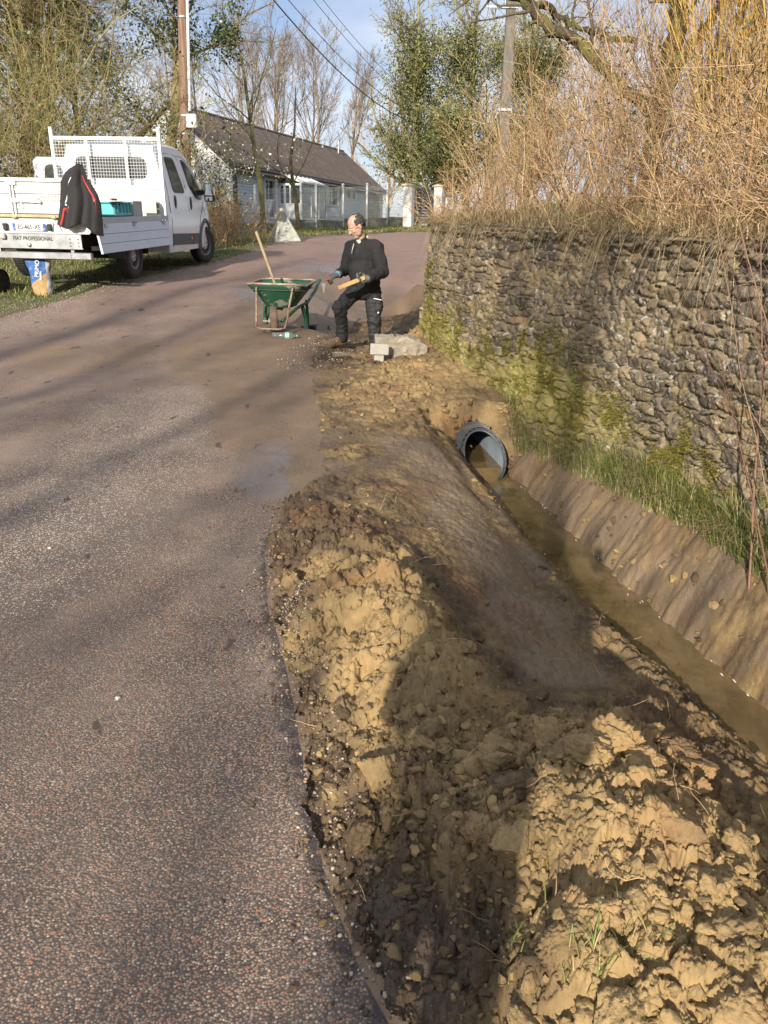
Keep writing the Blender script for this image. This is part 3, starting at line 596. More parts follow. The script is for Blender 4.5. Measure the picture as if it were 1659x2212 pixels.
wall = mesh_np('stone_wall', np.c_[X.ravel(), Yy.ravel(), Z.ravel()], Qw, M_wall, None, True, dict(sid=pad(HID).ravel(), mort=pad(1-np.clip((F12-.02)/.14, 0, 1)).ravel(), moss=moss.ravel()))
tag(wall, 'old rubble stone retaining wall, mossy at its foot, with dry grass hanging over it', 'stone wall')
# raised ground behind the wall
rows = []
off = [.06, .35, .8, 1.6, 3, 6, 12, 25, 60]
bi = np.unique(np.linspace(0, nu-1, 160).astype(int))
bx, by, bnx, bny, btz = px_[bi], py_[bi], nx_[bi], ny_[bi], topz[bi]
P3 = []
for k, d in enumerate(off):
    # drift from the wall's own normal towards +X as we go back
    dxn = -bnx*d if d < 1.7 else -bnx*1.6+(d-1.6)*.92; dyn = -bny*d if d < 1.7 else -bny*1.6+(d-1.6)*.38
    x = bx+dxn; y = by+dyn
    z = btz-.02+.22*sstep(0, 1.8, np.full(len(x), d))+.05*min(d, 6)*.6+fbm(x*1.7, y*1.7, 91, 4)*.12*min(1, d)
    P3.append(np.c_[x, y, z])
P3 = np.concatenate(P3); nb = len(bi); i0 = (np.arange(len(off)-1)[:, None]*nb+np.arange(nb-1)[None]).ravel()
n = NT('bank earth'); p = n.tc.outputs['Object']; a = n.noise(p, 3, 6, .6); b = n.noise(p, 25, 5, .6)
M_bank = n.set(Base_Color=n.mix(n.ramp(a, [(.4, 0.), (.6, 1.)]), n.mix(b, (.10, .08, .045), (.25, .19, .11)), n.mix(b, (.06, .07, .02), (.16, .16, .06))), Roughness=.95, Normal=n.bump(b, .8, .03))
o = mesh_np('bank', P3, np.stack([i0, i0+1, i0+nb+1, i0+nb], -1), M_bank, None, True); tag(o, kind='structure')
def bank_z(x, y):
    """rough height of the raised ground"""
    j = int(np.argmin(np.hypot(px_-x, py_-y))); d = math.hypot(px_[j]-x, py_[j]-y)
    return float(topz[j]+.22*min(1, d/1.8)**2*(3-2*min(1, d/1.8))+.03*min(d, 6))
# ------------------------------------------------------------------ blades: one stuff mesh per kind of ground cover
def blades(name, roots, hgt, wid, lean, m, label, cat, seed=1, bend=.5, nseg=3, dirs=None):
    r = np.random.default_rng(seed); N = len(roots); roots = np.asarray(roots, float)
    h = hgt*(.4+.9*r.random(N)); a = r.random(N)*6.2832; ln = lean*(.3+r.random(N)); 
    if dirs is not None: a = dirs+r.normal(size=N)*.6
    side = np.c_[-np.sin(a), np.cos(a), np.zeros(N)]; fw = np.c_[np.cos(a), np.sin(a), np.zeros(N)]
    Vs = []
    for k in range(nseg+1):
        t = k/nseg; c = roots+fw*(h*ln*(t**1.6))[:, None]; c[:, 2] += h*(t-bend*ln*t*t)
        ww = wid*(1-t)**.7*(.6+.8*r.random(N)*0+.2)
        Vs += [c-side*ww[:, None]/2 if hasattr(ww, 'shape') and ww.shape else c-side*ww/2, c+side*(ww[:, None]/2 if hasattr(ww, 'shape') and ww.shape else ww/2)]
    Vx = np.stack(Vs, 1).reshape(-1, 3); K = 2*(nseg+1); base = (np.arange(N)*K)[:, None]
    Fq = np.concatenate([base+np.array([2*k, 2*k+1, 2*k+3, 2*k+2]) for k in range(nseg)])
    o = mesh_np(name, Vx, Fq, m, None, False, dict(rnd=np.repeat(r.random(N), K)))
    return tag(o, label, cat, kind='stuff')
def m_blade(name, stops, rough=.6):
    n = NT(name); f = n.attr('rnd')
    return n.set(Base_Color=n.ramp(f, stops), Roughness=rough, Specular_IOR_Level=.3)
M_green = m_blade('green grass', [(0, (.05, .08, .018)), (.35, (.11, .15, .03)), (.6, (.20, .23, .06)), (.75, (.30, .28, .11)), (.9, (.42, .34, .18)), (1, (.26, .19, .10))])
M_dry = m_blade('dry grass', [(0, (.20, .14, .07)), (.4, (.38, .28, .15)), (.8, (.55, .44, .26)), (1, (.20, .20, .07))])
M_moss = m_blade('moss leaves', [(0, (.16, .15, .03)), (.5, (.40, .36, .07)), (1, (.58, .50, .14))], .8)
rg_ = np.random.default_rng(11)
def along_wall(y0, y1, n, d0, d1, clump=0):
    y = rg_.uniform(y0, y1, n)
    if clump: c = rg_.uniform(y0, y1, clump); y = c[rg_.integers(0, clump, n)]+rg_.normal(size=n)*.07
    sel = mid_idx = None
    order = np.argsort(py_); yy = py_[order]
    i = order[np.clip(np.searchsorted(yy, y), 0, nu-1)]
    d = rg_.uniform(d0, d1, n)
    return i, d
# grass strip at the foot of the wall
i, d = along_wall(2.0, 7.0, 9000, -.04, .12); 
keep = rg_.random(len(i)) < np.interp(py_[i], [2.2, 4.2, 5.2, 6.2, 7], [1, 1, .6, .35, .5]); i, d = i[keep], d[keep]
x = px_[i]+nx_[i]*(.1+d); y = py_[i]+ny_[i]*(.1+d); z = base_height(x, y)-.01
blades('grass_strip', np.c_[x, y, z], .26, .007, .8, M_green, 'green grass growing along the foot of the stone wall', 'grass', 3)
i, d = along_wall(2.2, 7.2, 1500, -.06, .10, 40); x = px_[i]+nx_[i]*(.1+d); y = py_[i]+ny_[i]*(.1+d); z = base_height(x, y)
blades('dead_grass', np.c_[x, y, z], .15, .006, 1.4, M_dry, 'dead straw coloured grass flopped over the ditch edge below the wall', 'grass', 4, dirs=np.arctan2(ny_[i], nx_[i]))
# dry grass on the wall head, hanging over
i, d = along_wall(1.5, 12.6, 21000, -.06, .55); z = topz[i]+.02
x = px_[i]-nx_[i]*d; y = py_[i]-ny_[i]*d
blades('dry_grass', np.c_[x, y, z+.1*np.clip(d, 0, 1)], .24, .007, 1.5, M_dry, 'dry bleached grass matted along the head of the stone wall', 'grass', 5, .8)
i, d = along_wall(1.5, 12.6, 1100, -.02, .1, 45); x = px_[i]+nx_[i]*.0; y = py_[i]+ny_[i]*.0
blades('hanging_grass', np.c_[x, y, topz[i]+.03], .26, .005, 1.1, M_dry, 'straw stems hanging down over the face of the wall', 'grass', 6, 2.6, 4, dirs=np.arctan2(ny_[i], nx_[i]))
x = rg_.uniform(1.2, 9, 9000); y = rg_.uniform(3, 18, 9000); ok = inpoly(x, y, WALL+[(200, -7), (200, 25.5)]); x, y = x[ok], y[ok]
blades('bank_grass', np.c_[x, y, [bank_z(a, b) for a, b in zip(x, y)]], .28, .011, 1.1, M_dry, 'rank dead grass on the bank behind the stone wall', 'grass', 7, .7)
# moss cushions and little leaves on the face
c_ = [(4.0, .1, .25, .22), (4.7, .2, .28, .25), (5.3, .3, .2, .2), (6.4, .45, .55, .40), (7.4, .4, .5, .35), (8.4, .55, .6, .3), (5.6, .25, .35, .3), (4.4, .25, .4, .28), (9.7, .6, .4, .45), (9.9, 1.1, .25, .3), (3.6, .1, .3, .25), (6.9, .7, .3, .2)]
yy = []; zz = []
for cy_, cz_, sy, sz_ in c_:
    k = int(4200*sy*sz_/.08); yy.append(rg_.normal(cy_, sy*.6, k)); zz.append(rg_.normal(cz_, sz_*.55, k))
yy = np.concatenate(yy); zz = np.concatenate(zz); order = np.argsort(py_); i = order[np.clip(np.searchsorted(py_[order], yy), 0, nu-1)]
vi_ = np.clip(np.searchsorted(vs_, (zz-(zr(yy)-.12))/(topz[i]-(zr(yy)-.12))), 3, len(vs_)-3)
xw = Xt[0][vi_, i]; yw = Yt[0][vi_, i]; zw = Zt[0][vi_, i]
k_ = fbm(yw*3, zw*3, 5, 3) > .0; 
blades('moss', np.c_[xw, yw, zw][k_], .028, .012, 1.4, M_moss, 'yellow green moss cushions covering stones low on the wall', 'moss', 8, .6, 2, dirs=np.arctan2(ny_[i], nx_[i])[k_])
# left verge grass
x = rg_.uniform(-12, -3.2, 60000); y = rg_.uniform(9.2, 27, 60000); ok = ~inpoly(x+.25, y, ROAD) & (fbm(x*1.3, y*1.3, 7, 3) > -.16-.4*(y > 17)); x, y = x[ok], y[ok]
z = zr(y)+fbm(x*.9, y*.9, 61, 4)*.05+.35*sstep(-9, -16, x)*sstep(5, 14, y)
blades('verge_grass', np.c_[x, y, z], .11, .014, 1.0, M_green, 'short green grass on the left verge under and beyond the truck', 'grass', 9, .6, 2)
x = rg_.uniform(-4.5, 9, 60000); y = rg_.uniform(25, 46, 60000); ok = ~inpoly(x, y, ROAD) & (y > 26); x, y = x[ok], y[ok]
x2 = rg_.uniform(.7, 7, 9000); y2 = rg_.uniform(15.5, 23, 9000); ok = inpoly(x2, y2, ISL); x = np.r_[x, x2[ok]]; y = np.r_[y, y2[ok]]
blades('lawn_grass', np.c_[x, y, zr(y)+.02], .13, .03, .9, M_green, 'bright green grass beside the road in front of the fence', 'grass', 10, .5, 2)
# a few tufts in the foreground clay
rt = []
for cx_, cy_, k in ((.42, 1.10, 46), (.50, 1.13, 30), (.30, 1.22, 16), (.38, 1.30, 10), (1.0, 4.2, 8), (-.3, 7.7, 12), (.9, 15.8, 40)):
    for q in range(k): xx = cx_+rg_.normal()*.025; y3 = cy_+rg_.normal()*.025; rt.append((xx, y3, surf_z(xx, y3)))
blades('grass_tuft', rt, .07, .004, 1.0, M_green, 'sparse green grass blades sticking out of the muddy clay', 'grass', 12)
# ================================================================== TREES AND SHRUBS
def unit(a): return a/np.maximum(1e-9, np.linalg.norm(a, axis=-1, keepdims=True))
def tubes(P, R, sides=4, attr=None):
    N, K, _ = P.shape
    T = np.empty_like(P); T[:, 1:-1] = P[:, 2:]-P[:, :-2]; T[:, 0] = P[:, 1]-P[:, 0]; T[:, -1] = P[:, -1]-P[:, -2]; T = unit(T)
    ref = np.where(np.abs(T[:, :1, 2:3]) > .8, np.array([1., 0, 0]), np.array([0, 0, 1.]))
    A = unit(np.cross(T, ref)); B = np.cross(T, A)
    a = np.arange(sides)*2*np.pi/sides
    ring = P[:, :, None]+(A[:, :, None]*np.cos(a)[:, None]+B[:, :, None]*np.sin(a)[:, None])*R[:, :, None, None]
    V = ring.reshape(-1, 3)
    b = (np.arange(N)*K*sides)[:, None, None, None]+(np.arange(K-1)*sides)[None, :, None, None]
    k = np.arange(sides); q = np.stack([k, (k+1) % sides, (k+1) % sides+sides, k+sides], -1)[None, None]
    return V, (b+q).reshape(-1, 4), N*K*sides
def walk(rg, S, D, L, R0, K, wig, up, taper=.25, curve=None):
    N = len(S); P = np.empty((N, K, 3)); P[:, 0] = S; d = unit(D); st = (L/(K-1))[:, None]
    cv = rg.normal(size=(N, 3))*(.0 if curve is None else curve)
    for k in range(1, K):
        d = unit(d+rg.normal(size=(N, 3))*wig+np.array([0, 0, 1.])*up+cv)
        P[:, k] = P[:, k-1]+d*st
    Rr = R0[:, None]*(1-(1-taper)*np.linspace(0, 1, K)[None])
    return P, Rr
def spawn(rg, P, R, L, n, t0, ang, lr, rr, minlen=0., horiz=0):
    N, K, _ = P.shape; M = N*n
    pi = np.repeat(np.arange(N), n); t = t0+(1-t0)*rg.random(M)**.85; f = t*(K-1.001); i = f.astype(int); fr = (f-i)[:, None]
    S = P[pi, i]*(1-fr)+P[pi, i+1]*fr; T = unit(P[pi, i+1]-P[pi, i])
    rnd = rg.normal(size=(M, 3)); perp = unit(rnd-T*(rnd*T).sum(1)[:, None])
    a = ang*(.6+.7*rg.random(M))[:, None]
    D = T*np.cos(a)+perp*np.sin(a); D[:, 2] *= (1-horiz)
    Ln = L[pi]*lr*(1.15-.75*t)*(.55+.8*rg.random(M)); Rn = R[pi, i]*rr*(.7+.4*rg.random(M))
    return S, D, np.maximum(Ln, minlen), Rn
def leafcloud(rg, C, n, spread, size, flat=.0):
    """small two-triangle leaves folded along the rib"""
    idx = rg.integers(0, len(C), n); c = C[idx]+rg.normal(size=(n, 3))*spread
    a = unit(rg.normal(size=(n, 3))+np.array([0, 0, flat])); b = unit(np.cross(a, rg.normal(size=(n, 3)))); nn = np.cross(a, b)
    s = (size*(.5+.9*rg.random(n)))[:, None]
    V = np.stack([c-b*s*.6, c+nn*s*.38+a*s*.1, c+b*s*.6, c-nn*s*.38+a*s*.1], 1).reshape(-1, 3)
    F = (np.arange(n)*4)[:, None]+np.array([0, 1, 2, 3])
    return V, F, np.repeat(rg.random(n), 4)
class Parts:
    def __init__(s): s.V = []; s.F = []; s.A = []; s.n = 0
    def add(s, V, F, a): s.V.append(V); s.F.append(F+s.n); s.A.append(np.broadcast_to(a, (len(V),)) if np.ndim(a) == 0 or len(a) == len(V) else a); s.n += len(V)
    def build(s, name, m, parent, smooth=True):
        return mesh_np(name, np.concatenate(s.V), np.concatenate(s.F), m, parent, smooth, dict(rnd=np.concatenate(s.A)))
def m_twig(name, stops, moss=None, mscale=3, rough=.85):
    n = NT(name); f = n.attr('rnd'); p = n.tc.outputs['Object']; col = n.ramp(f, stops)
    if moss: col = n.mix(n.ramp(n.noise(p, mscale, 5, .65), [(.42, 0.), (.58, 1.)]), col, n.mix(f, moss, tuple(x*1.6 for x in moss)))
    return n.set(Base_Color=col, Roughness=rough, Specular_IOR_Level=.2, Normal=n.bump(n.noise(p, 30, 4), .6, .02))
def m_leaf(name, stops, rough=.45, tr=.0):
    n = NT(name); n.set(Base_Color=n.ramp(n.attr('rnd'), stops), Roughness=rough, Specular_IOR_Level=.35); return n.m
M_bark = m_twig('grey bark', [(0, (.09, .07, .05)), (1, (.17, .135, .10))], (.10, .10, .035))
M_moss_tw = m_twig('mossy twigs', [(0, (.16, .12, .07)), (.5, (.30, .23, .13)), (1, (.40, .32, .18))], (.19, .175, .06), .8)
M_far_tw = m_twig('far grey twigs', [(0, (.14, .11, .085)), (1, (.30, .24, .18))])
M_lich = m_twig('lichened twigs', [(0, (.12, .10, .06)), (1, (.26, .22, .12))], (.24, .23, .10), 2)
M_willow = m_twig('yellow willow shoots', [(0, (.30, .20, .06)), (.5, (.50, .34, .10)), (1, (.62, .42, .15))])
M_tan = m_twig('tan stems', [(0, (.13, .08, .045)), (.3, (.32, .20, .11)), (.7, (.48, .33, .18)), (1, (.60, .45, .27))])
M_red = m_twig('reddish twigs', [(0, (.28, .10, .07)), (.6, (.46, .20, .13)), (1, (.58, .33, .23))])
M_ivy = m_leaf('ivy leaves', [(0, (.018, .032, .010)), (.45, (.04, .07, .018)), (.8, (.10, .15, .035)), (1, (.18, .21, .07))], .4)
M_ivyl = m_leaf('olive ivy leaves', [(0, (.04, .055, .016)), (.4, (.10, .12, .035)), (.75, (.19, .19, .065)), (1, (.30, .28, .11))], .5)  # paler, more olive leaf colour for the trees beyond the gate
M_bram = m_leaf('bramble leaves', [(0, (.04, .06, .02)), (.4, (.10, .13, .04)), (.6, (.22, .10, .05)), (.8, (.30, .24, .12)), (1, (.42, .38, .22))], .5)
def tree(name, loc, label, cat, H=9., R=.16, seed=1, lev=None, mt=None, mc=None, lean=(0, 0, 0), wig=.10, ivy=None, group=None, t0=.25, ntr=1, spreadtr=.15):
    """trunk -> limbs -> branches -> twigs; ivy = (n leaves, spread, size, z0, z1, material)"""
    rg = np.random.default_rng(seed); e = empty(name, loc, 0, label, cat, group)
    S = np.zeros((ntr, 3)); 
    if ntr > 1: S[:, :2] = rg.normal(size=(ntr, 2))*spreadtr
    S[:, 2] = -.15
    D = np.tile(np.array([0, 0, 1.])+np.array(lean), (ntr, 1))+(rg.normal(size=(ntr, 3))*.22 if ntr > 1 else 0)
    L = np.full(ntr, H)*(1 if ntr == 1 else .7+.4*rg.random(ntr)); R0 = np.full(ntr, R)*(1 if ntr == 1 else .6+.5*rg.random(ntr))
    P, Rr = walk(rg, S, D, L, R0, 14, wig, .06, .18)
    Rr[:, 0] *= 1.35
    tp = Parts(); V, F, c = tubes(P, Rr, 8); tp.add(V, F, .3)
    cp = Parts(); allP = [P]
    lev = lev or [dict(n=14, ang=.9, lr=.5, rr=.55, K=8, wig=.16, up=.06, s=5), dict(n=9, ang=.8, lr=.5, rr=.5, K=6, wig=.2, up=.04, s=3), dict(n=7, ang=.7, lr=.45, rr=.5, K=5, wig=.22, up=.03, s=3)]
    for li, l in enumerate(lev):
        S, D, Ln, Rn = spawn(rg, P, Rr, L, l['n'], l.get('t0', t0 if li == 0 else .15), l['ang'], l['lr'], l['rr'], l.get('ml', 0))
        Rn = np.maximum(Rn, l.get('rmin', .004)); P, Rr = walk(rg, S, D, Ln, Rn, l['K'], l['wig'], l['up'], .3)
        ok = (P[:, :, 2].min(1) > .2) & (np.hypot(P[:, -1, 0], P[:, -1, 1]) < H*.37); P, Rr, L = P[ok], Rr[ok], Ln[ok]
        V, F, c = tubes(P, Rr, l['s']); a = np.repeat(rg.random(len(P)), P.shape[1]*l['s'])
        (tp if li == 0 else cp).add(V, F, a); allP.append(P)
    tp.build('trunk', mt or M_bark, e)
    cp.build('crown', mc or M_far_tw, e)
    if ivy:
        nl, sp, sz, z0, z1, mi = ivy
        C = np.concatenate([q.reshape(-1, 3) for q in allP[:2]]+[allP[2].reshape(-1, 3)[::3]] if len(allP) > 2 else [q.reshape(-1, 3) for q in allP])
        C = C[(C[:, 2] > z0) & (C[:, 2] < z1) & (np.hypot(C[:, 0], C[:, 1]) < H*.24)]
        if len(C) > 5:
            # clump: keep some attachment points only, so light gaps remain
            C = C[rg.random(len(C)) < .45]
            V, F, a = leafcloud(rg, C, nl, sp, sz); pp = Parts(); pp.add(V, F, a); pp.build('ivy', mi, e, False)
    return e
gz_ = lambda x, y: float(zr(y))
dense = lambda a, b, c, r=.006: [dict(n=a, ang=.85, lr=.52, rr=.36, K=8, wig=.22, up=.03, s=5), dict(n=b, ang=.9, lr=.5, rr=.45, K=7, wig=.28, up=.02, s=3, rmin=r), dict(n=c, ang=.9, lr=.5, rr=.5, K=6, wig=.3, up=0, s=3, rmin=r)]
# mossy trees crowding the left verge
LT = [((-13.5, 22, .3), 11, .22, 'mossy bare tree at the far left edge above the truck tailboard', 0), ((-11.2, 20.6, .3), 10, .17, 'mossy bare tree over the left half of the load guard', 0), ((-9.6, 23.2, .2), 12, .24, 'tall forked mossy tree with a bare peeled stem behind the truck', 0),
      ((-8.1, 21, .1), 9.5, .14, 'mossy slender tree behind the truck cab roof', 0), ((-6.6, 23.6, .1), 12, .22, 'dark tree wrapped in dense ivy beside the wooden pole', 1), ((-15.6, 25.5, .3), 13, .25, 'bare tree deep in the left corner of the wood', 0), ((-10.8, 26.5, .2), 12, .2, 'greenish bare tree in the second row of the wood', 0), ((-13, 28.5, .2), 13, .22, 'straight bare tree rearmost in the left wood', 0), ((-12.3, 21.8, .2), 9, .13, 'thin mossy tree between two thicker ones above the tailboard', 0), ((-9.0, 24.8, .1), 10, .15, 'thin mossy tree just behind the forked one', 0), ((-14.6, 23.2, .2), 9, .15, 'low branching mossy tree at the left edge', 0)]
for k, ((x, y, dz), H, R, lab, iv) in enumerate(LT):
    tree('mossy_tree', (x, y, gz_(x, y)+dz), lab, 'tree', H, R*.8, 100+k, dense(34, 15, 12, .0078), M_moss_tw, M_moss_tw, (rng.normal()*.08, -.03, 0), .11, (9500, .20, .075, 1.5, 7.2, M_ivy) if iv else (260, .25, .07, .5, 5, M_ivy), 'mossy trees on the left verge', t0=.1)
# low tangle under them
def bush(name, loc, label, cat, n0=22, H=2.2, R=.012, seed=1, mt=None, lev=None, fan=.5, group=None, leaves=None, wig=.10, up=.02, K=8, base=.25, rmin=.003, parts=True):
    rg = np.random.default_rng(seed)
    S = rg.normal(size=(n0, 3))*base; S[:, 2] = -.05; D = np.c_[rg.normal(size=(n0, 2))*fan, np.ones(n0)]
    L = H*(.5+.6*rg.random(n0)); P, Rr = walk(rg, S, D, L, np.full(n0, R)*(.6+.7*rg.random(n0)), K, wig, up, .3)
    tp = Parts(); V, F, c = tubes(P, Rr, 4); tp.add(V, F, np.repeat(rg.random(n0), K*4)); allP = [P]
    for l in (lev or [dict(n=7, ang=.5, lr=.5, rr=.55, K=6, wig=.14, up=.05, s=3), dict(n=4, ang=.6, lr=.45, rr=.6, K=4, wig=.15, up=.03, s=3)]):
        S, D, Ln, Rn = spawn(rg, P, Rr, L, l['n'], l.get('t0', .15), l['ang'], l['lr'], l['rr']); Rn = np.maximum(Rn, rmin)
        P, Rr = walk(rg, S, D, Ln, Rn, l['K'], l['wig'], l['up'], .35); L = Ln
        V, F, c = tubes(P, Rr, l['s']); tp.add(V, F, np.repeat(rg.random(len(P)), P.shape[1]*l['s'])); allP.append(P)
    if leaves:
        e = empty(name, loc, 0, label, cat, group); tp.build('stems', mt or M_tan, e)
        nl, sp, sz, mi = leaves; C = np.concatenate([q.reshape(-1, 3) for q in allP]); V, F, a = leafcloud(rg, C, nl, sp, sz); pp = Parts(); pp.add(V, F, a); pp.build('leaves', mi, e, False)
        return e
    o = tp.build(name, mt or M_tan, None); o.location = loc; return tag(o, label, cat, group)
for k, (x, y) in enumerate([(-21, 30), (-18.5, 31), (-16, 32.5), (-13.9, 31)]):
    tree('wood_tree', (x, y, gz_(x, y)), 'bare tree in the hazy back row of the left wood', 'tree', 12.5, .2, 160+k, dense(17, 12, 7, .012), M_tan, M_tan, (0, 0, 0), .08, (1500, .3, .12, .5, 8, M_ivy), 'back row of the left wood', t0=.06)
for k, (x, y, lab) in enumerate([(-12.6, 18.6, 'tangled low shrub behind the tailboard at the left edge'), (-10.6, 18.2, 'tangled low shrub behind the open cab door'), (-8.8, 19.6, 'tangled low shrub behind the load guard'), (-7.0, 20.2, 'tangled low shrub between the truck cab and the wood')]):
    bush('tangled_shrub', (x, y, gz_(x, y)+.2), lab, 'shrub', 38, 4.8, .017, 140+k, M_moss_tw, [dict(n=11, ang=.8, lr=.5, rr=.5, K=6, wig=.25, up=0, s=3), dict(n=7, ang=.9, lr=.5, rr=.6, K=5, wig=.25, up=0, s=3)], .45, 'tangled shrubs under the mossy trees', (900, .1, .08, M_ivy), wig=.2, base=.5, rmin=.007)
# bare trees behind the house
BT = [(-17.0, 74, 19, 'bare grey tree above the near end of the house roof'), (-13.4, 76, 21, 'tallest bare grey tree standing behind the house roof'), (-10.2, 75, 19.5, 'bare grey tree behind the middle of the house ridge'), (-6.8, 76, 18.5, 'bare grey tree right of the middle of the house ridge'), (-3.9, 74, 16.5, 'bare grey tree behind the roof flue'), (-20.5, 76, 19, 'bare grey tree half hidden behind the wooden pole'), (-11.9, 84, 21, 'distant bare tree between two others behind the house'), (-8.6, 85, 20, 'distant pale bare tree right of the roof middle'), (-15.5, 85, 21, 'distant pale bare tree over the left of the roof')]
for k, (x, y, H, lab) in enumerate(BT):
    tree('bare_tree', (x, y, gz_(x, y)), lab, 'tree', H*.74, .20, 200+k, [dict(n=18, ang=.65, lr=.5, rr=.45, K=8, wig=.10, up=.10, s=4), dict(n=12, ang=.6, lr=.5, rr=.45, K=6, wig=.12, up=.08, s=3, rmin=.016), dict(n=7, ang=.6, lr=.5, rr=.5, K=5, wig=.12, up=.06, s=3, rmin=.012)], M_far_tw, M_far_tw, (rng.normal()*.05, 0, 0), .05, None, 'bare trees behind the house', t0=.3)
# two young trees in the garden in front of the house
tree('garden_tree', (-5.2, 33.5, 1.5), 'young lichened tree inside the garden, left of the glazed porch', 'tree', 8.2, .13, 301, [dict(n=15, ang=.75, lr=.5, rr=.42, K=8, wig=.12, up=.07, s=4), dict(n=7, ang=.7, lr=.45, rr=.45, K=6, wig=.15, up=.04, s=3, rmin=.009), dict(n=4, ang=.7, lr=.45, rr=.5, K=4, wig=.15, up=.02, s=3, rmin=.007)], M_lich, M_far_tw, (0, 0, 0), .035, None, 'young trees in the garden', t0=.3)
tree('garden_tree', (-4.0, 35.5, 1.6), 'dark stemmed young tree in front of the glazed porch roof', 'tree', 5.8, .11, 303, [dict(n=13, ang=.9, lr=.55, rr=.42, K=8, wig=.13, up=.05, s=4), dict(n=8, ang=.7, lr=.45, rr=.45, K=6, wig=.15, up=.04, s=3, rmin=.009), dict(n=4, ang=.7, lr=.45, rr=.5, K=4, wig=.15, up=.02, s=3, rmin=.007)], M_bark, M_far_tw, (0, 0, 0), .10, None, 'young trees in the garden', t0=.3)
# ivy-clad trees beyond the gate
IV = [((1.4, 49, 2.0), 12.0, 'ivy clad tree with lichened twigs, left of the pair beyond the gate'), ((4.6, 50, 2.0), 12.2, 'tall ivy clad tree right of the pair beyond the gate'), ((7.6, 47, 2.0), 11, 'lower ivy hung tree behind the concrete pole'), ((2.9, 46.5, 2.0), 6.5, 'short dense ivy covered stump of a tree right behind the gate')]
for k, (l, H, lab) in enumerate(IV):
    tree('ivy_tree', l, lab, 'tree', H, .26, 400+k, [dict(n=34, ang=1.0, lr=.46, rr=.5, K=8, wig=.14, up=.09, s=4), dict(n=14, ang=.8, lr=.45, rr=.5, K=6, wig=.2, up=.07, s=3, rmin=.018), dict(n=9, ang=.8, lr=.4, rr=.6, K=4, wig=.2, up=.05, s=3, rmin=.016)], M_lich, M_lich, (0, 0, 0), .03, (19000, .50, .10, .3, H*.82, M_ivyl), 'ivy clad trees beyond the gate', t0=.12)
# brown hedge trees filling the gap left of them, and far wood to the right
for k, (x, y, H, lab) in enumerate([(-.2, 72, 10, 'brown bare hedge tree behind the far end of the house'), (1.6, 66, 10.5, 'brown bare hedge tree beyond the gate pillar'), (9, 54, 10, 'bare tree behind the thicket right of the concrete pole'), (13, 56, 11, 'bare tree deep behind the willow'), (6.6, 56, 9, 'slender bare tree beyond the bank'), (17.5, 54, 11, 'bare tree far behind the bank'), (21, 50, 10, 'bare tree far behind the willow shoots'), (26, 52, 11, 'rearmost bare tree towards the right edge')]):
    tree('hedge_tree', (x, y, gz_(x, y)), lab, 'tree', H, .18, 430+k, [dict(n=16, ang=.8, lr=.5, rr=.5, K=7, wig=.15, up=.08, s=4), dict(n=9, ang=.7, lr=.5, rr=.5, K=6, wig=.2, up=.05, s=3, rmin=.016), dict(n=6, ang=.7, lr=.5, rr=.5, K=4, wig=.2, up=.03, s=3, rmin=.013)], M_tan if k < 2 else M_lich, M_tan, (0, 0, 0), .08, None, 'bare trees beyond the bank', t0=.05)
# ---- thicket on the bank behind the stone wall
long_ = [dict(n=9, ang=.30, lr=.75, rr=.5, K=7, wig=.05, up=.06, s=3, t0=.0), dict(n=5, ang=.35, lr=.5, rr=.6, K=4, wig=.06, up=.05, s=3)]
WL_ = [((3.7, 8.6, 0), 30, 4.4, 'large willow clump of long yellow shoots above the wall', 501, .33), ((4.6, 7.2, 0), 26, 4.6, 'willow clump with yellow orange shoots nearer the right edge', 502, .30), ((5.4, 9.6, 0), 26, 5.2, 'tall yellow willow clump behind the largest one', 503, .32)]
for l, n_, H, lab, sd, fan in WL_:
    bush('willow', (l[0], l[1], bank_z(l[0], l[1])), lab, 'shrub', n_*2, H, .011, sd, M_willow, long_, fan, 'yellow willows on the bank', wig=.035, up=.05, base=.22, rmin=.0035, K=9)
TH_ = [((1.7, 12.2), 1.5, 'tan'), ((2.3, 11.0), 1.9, 'tan'), ((2.9, 12.8), 2.5, 'tan'), ((2.4, 9.4), 1.6, 'tan'), ((3.2, 10.2), 2.4, 'tan'), ((2.9, 7.4), 1.7, 'bram'), ((3.9, 11.6), 3.2, 'tan'), ((4.4, 9.0), 2.6, 'red'), ((3.4, 6.3), 1.9, 'bram'), ((4.0, 5.4), 1.9, 'bram'), ((4.7, 6.0), 2.6, 'red'), ((5.8, 8.2), 3.6, 'red'), ((6.6, 9.8), 4.6, 'red'), ((3.0, 5.2), 1.3, 'bram'), ((2.75, 4.5), 1.1, 'bram'), ((3.4, 4.3), 1.4, 'bram'), ((7.6, 12), 5.4, 'red'), ((5.2, 13.4), 3.8, 'tan'), ((3.8, 15), 2.8, 'tan'), ((2.2, 14.2), 2.0, 'tan'), ((6.6, 14.6), 4, 'tan')]
wd = {'tan': ('bare tan stemmed shrub', M_tan), 'bram': ('bramble bush with scattered leaves', M_tan), 'red': ('bare shrub of reddish twigs', M_red)}
where = ['at the very end of the wall head', 'second from the end of the wall', 'rising behind the first two tan shrubs', 'low on the wall head left of the willow', 'left of the largest willow', 'under the left side of the largest willow', 'tall between the concrete pole and the willow', 'in the middle of the willows', 'below the right willow clump', 'sprawling on the wall head towards the right edge', 'just behind the right hand brambles', 'beside the right willow clump', 'behind the right willow clump', 'low at the wall edge, smaller than its neighbours', 'lowest of all, over the wall near the right edge', 'closest to the camera on the bank', 'tallest, at the top right corner', 'behind the tall willow clump', 'far back near the concrete pole', 'farthest left behind the wall corner', 'at the back of the right hand thicket']
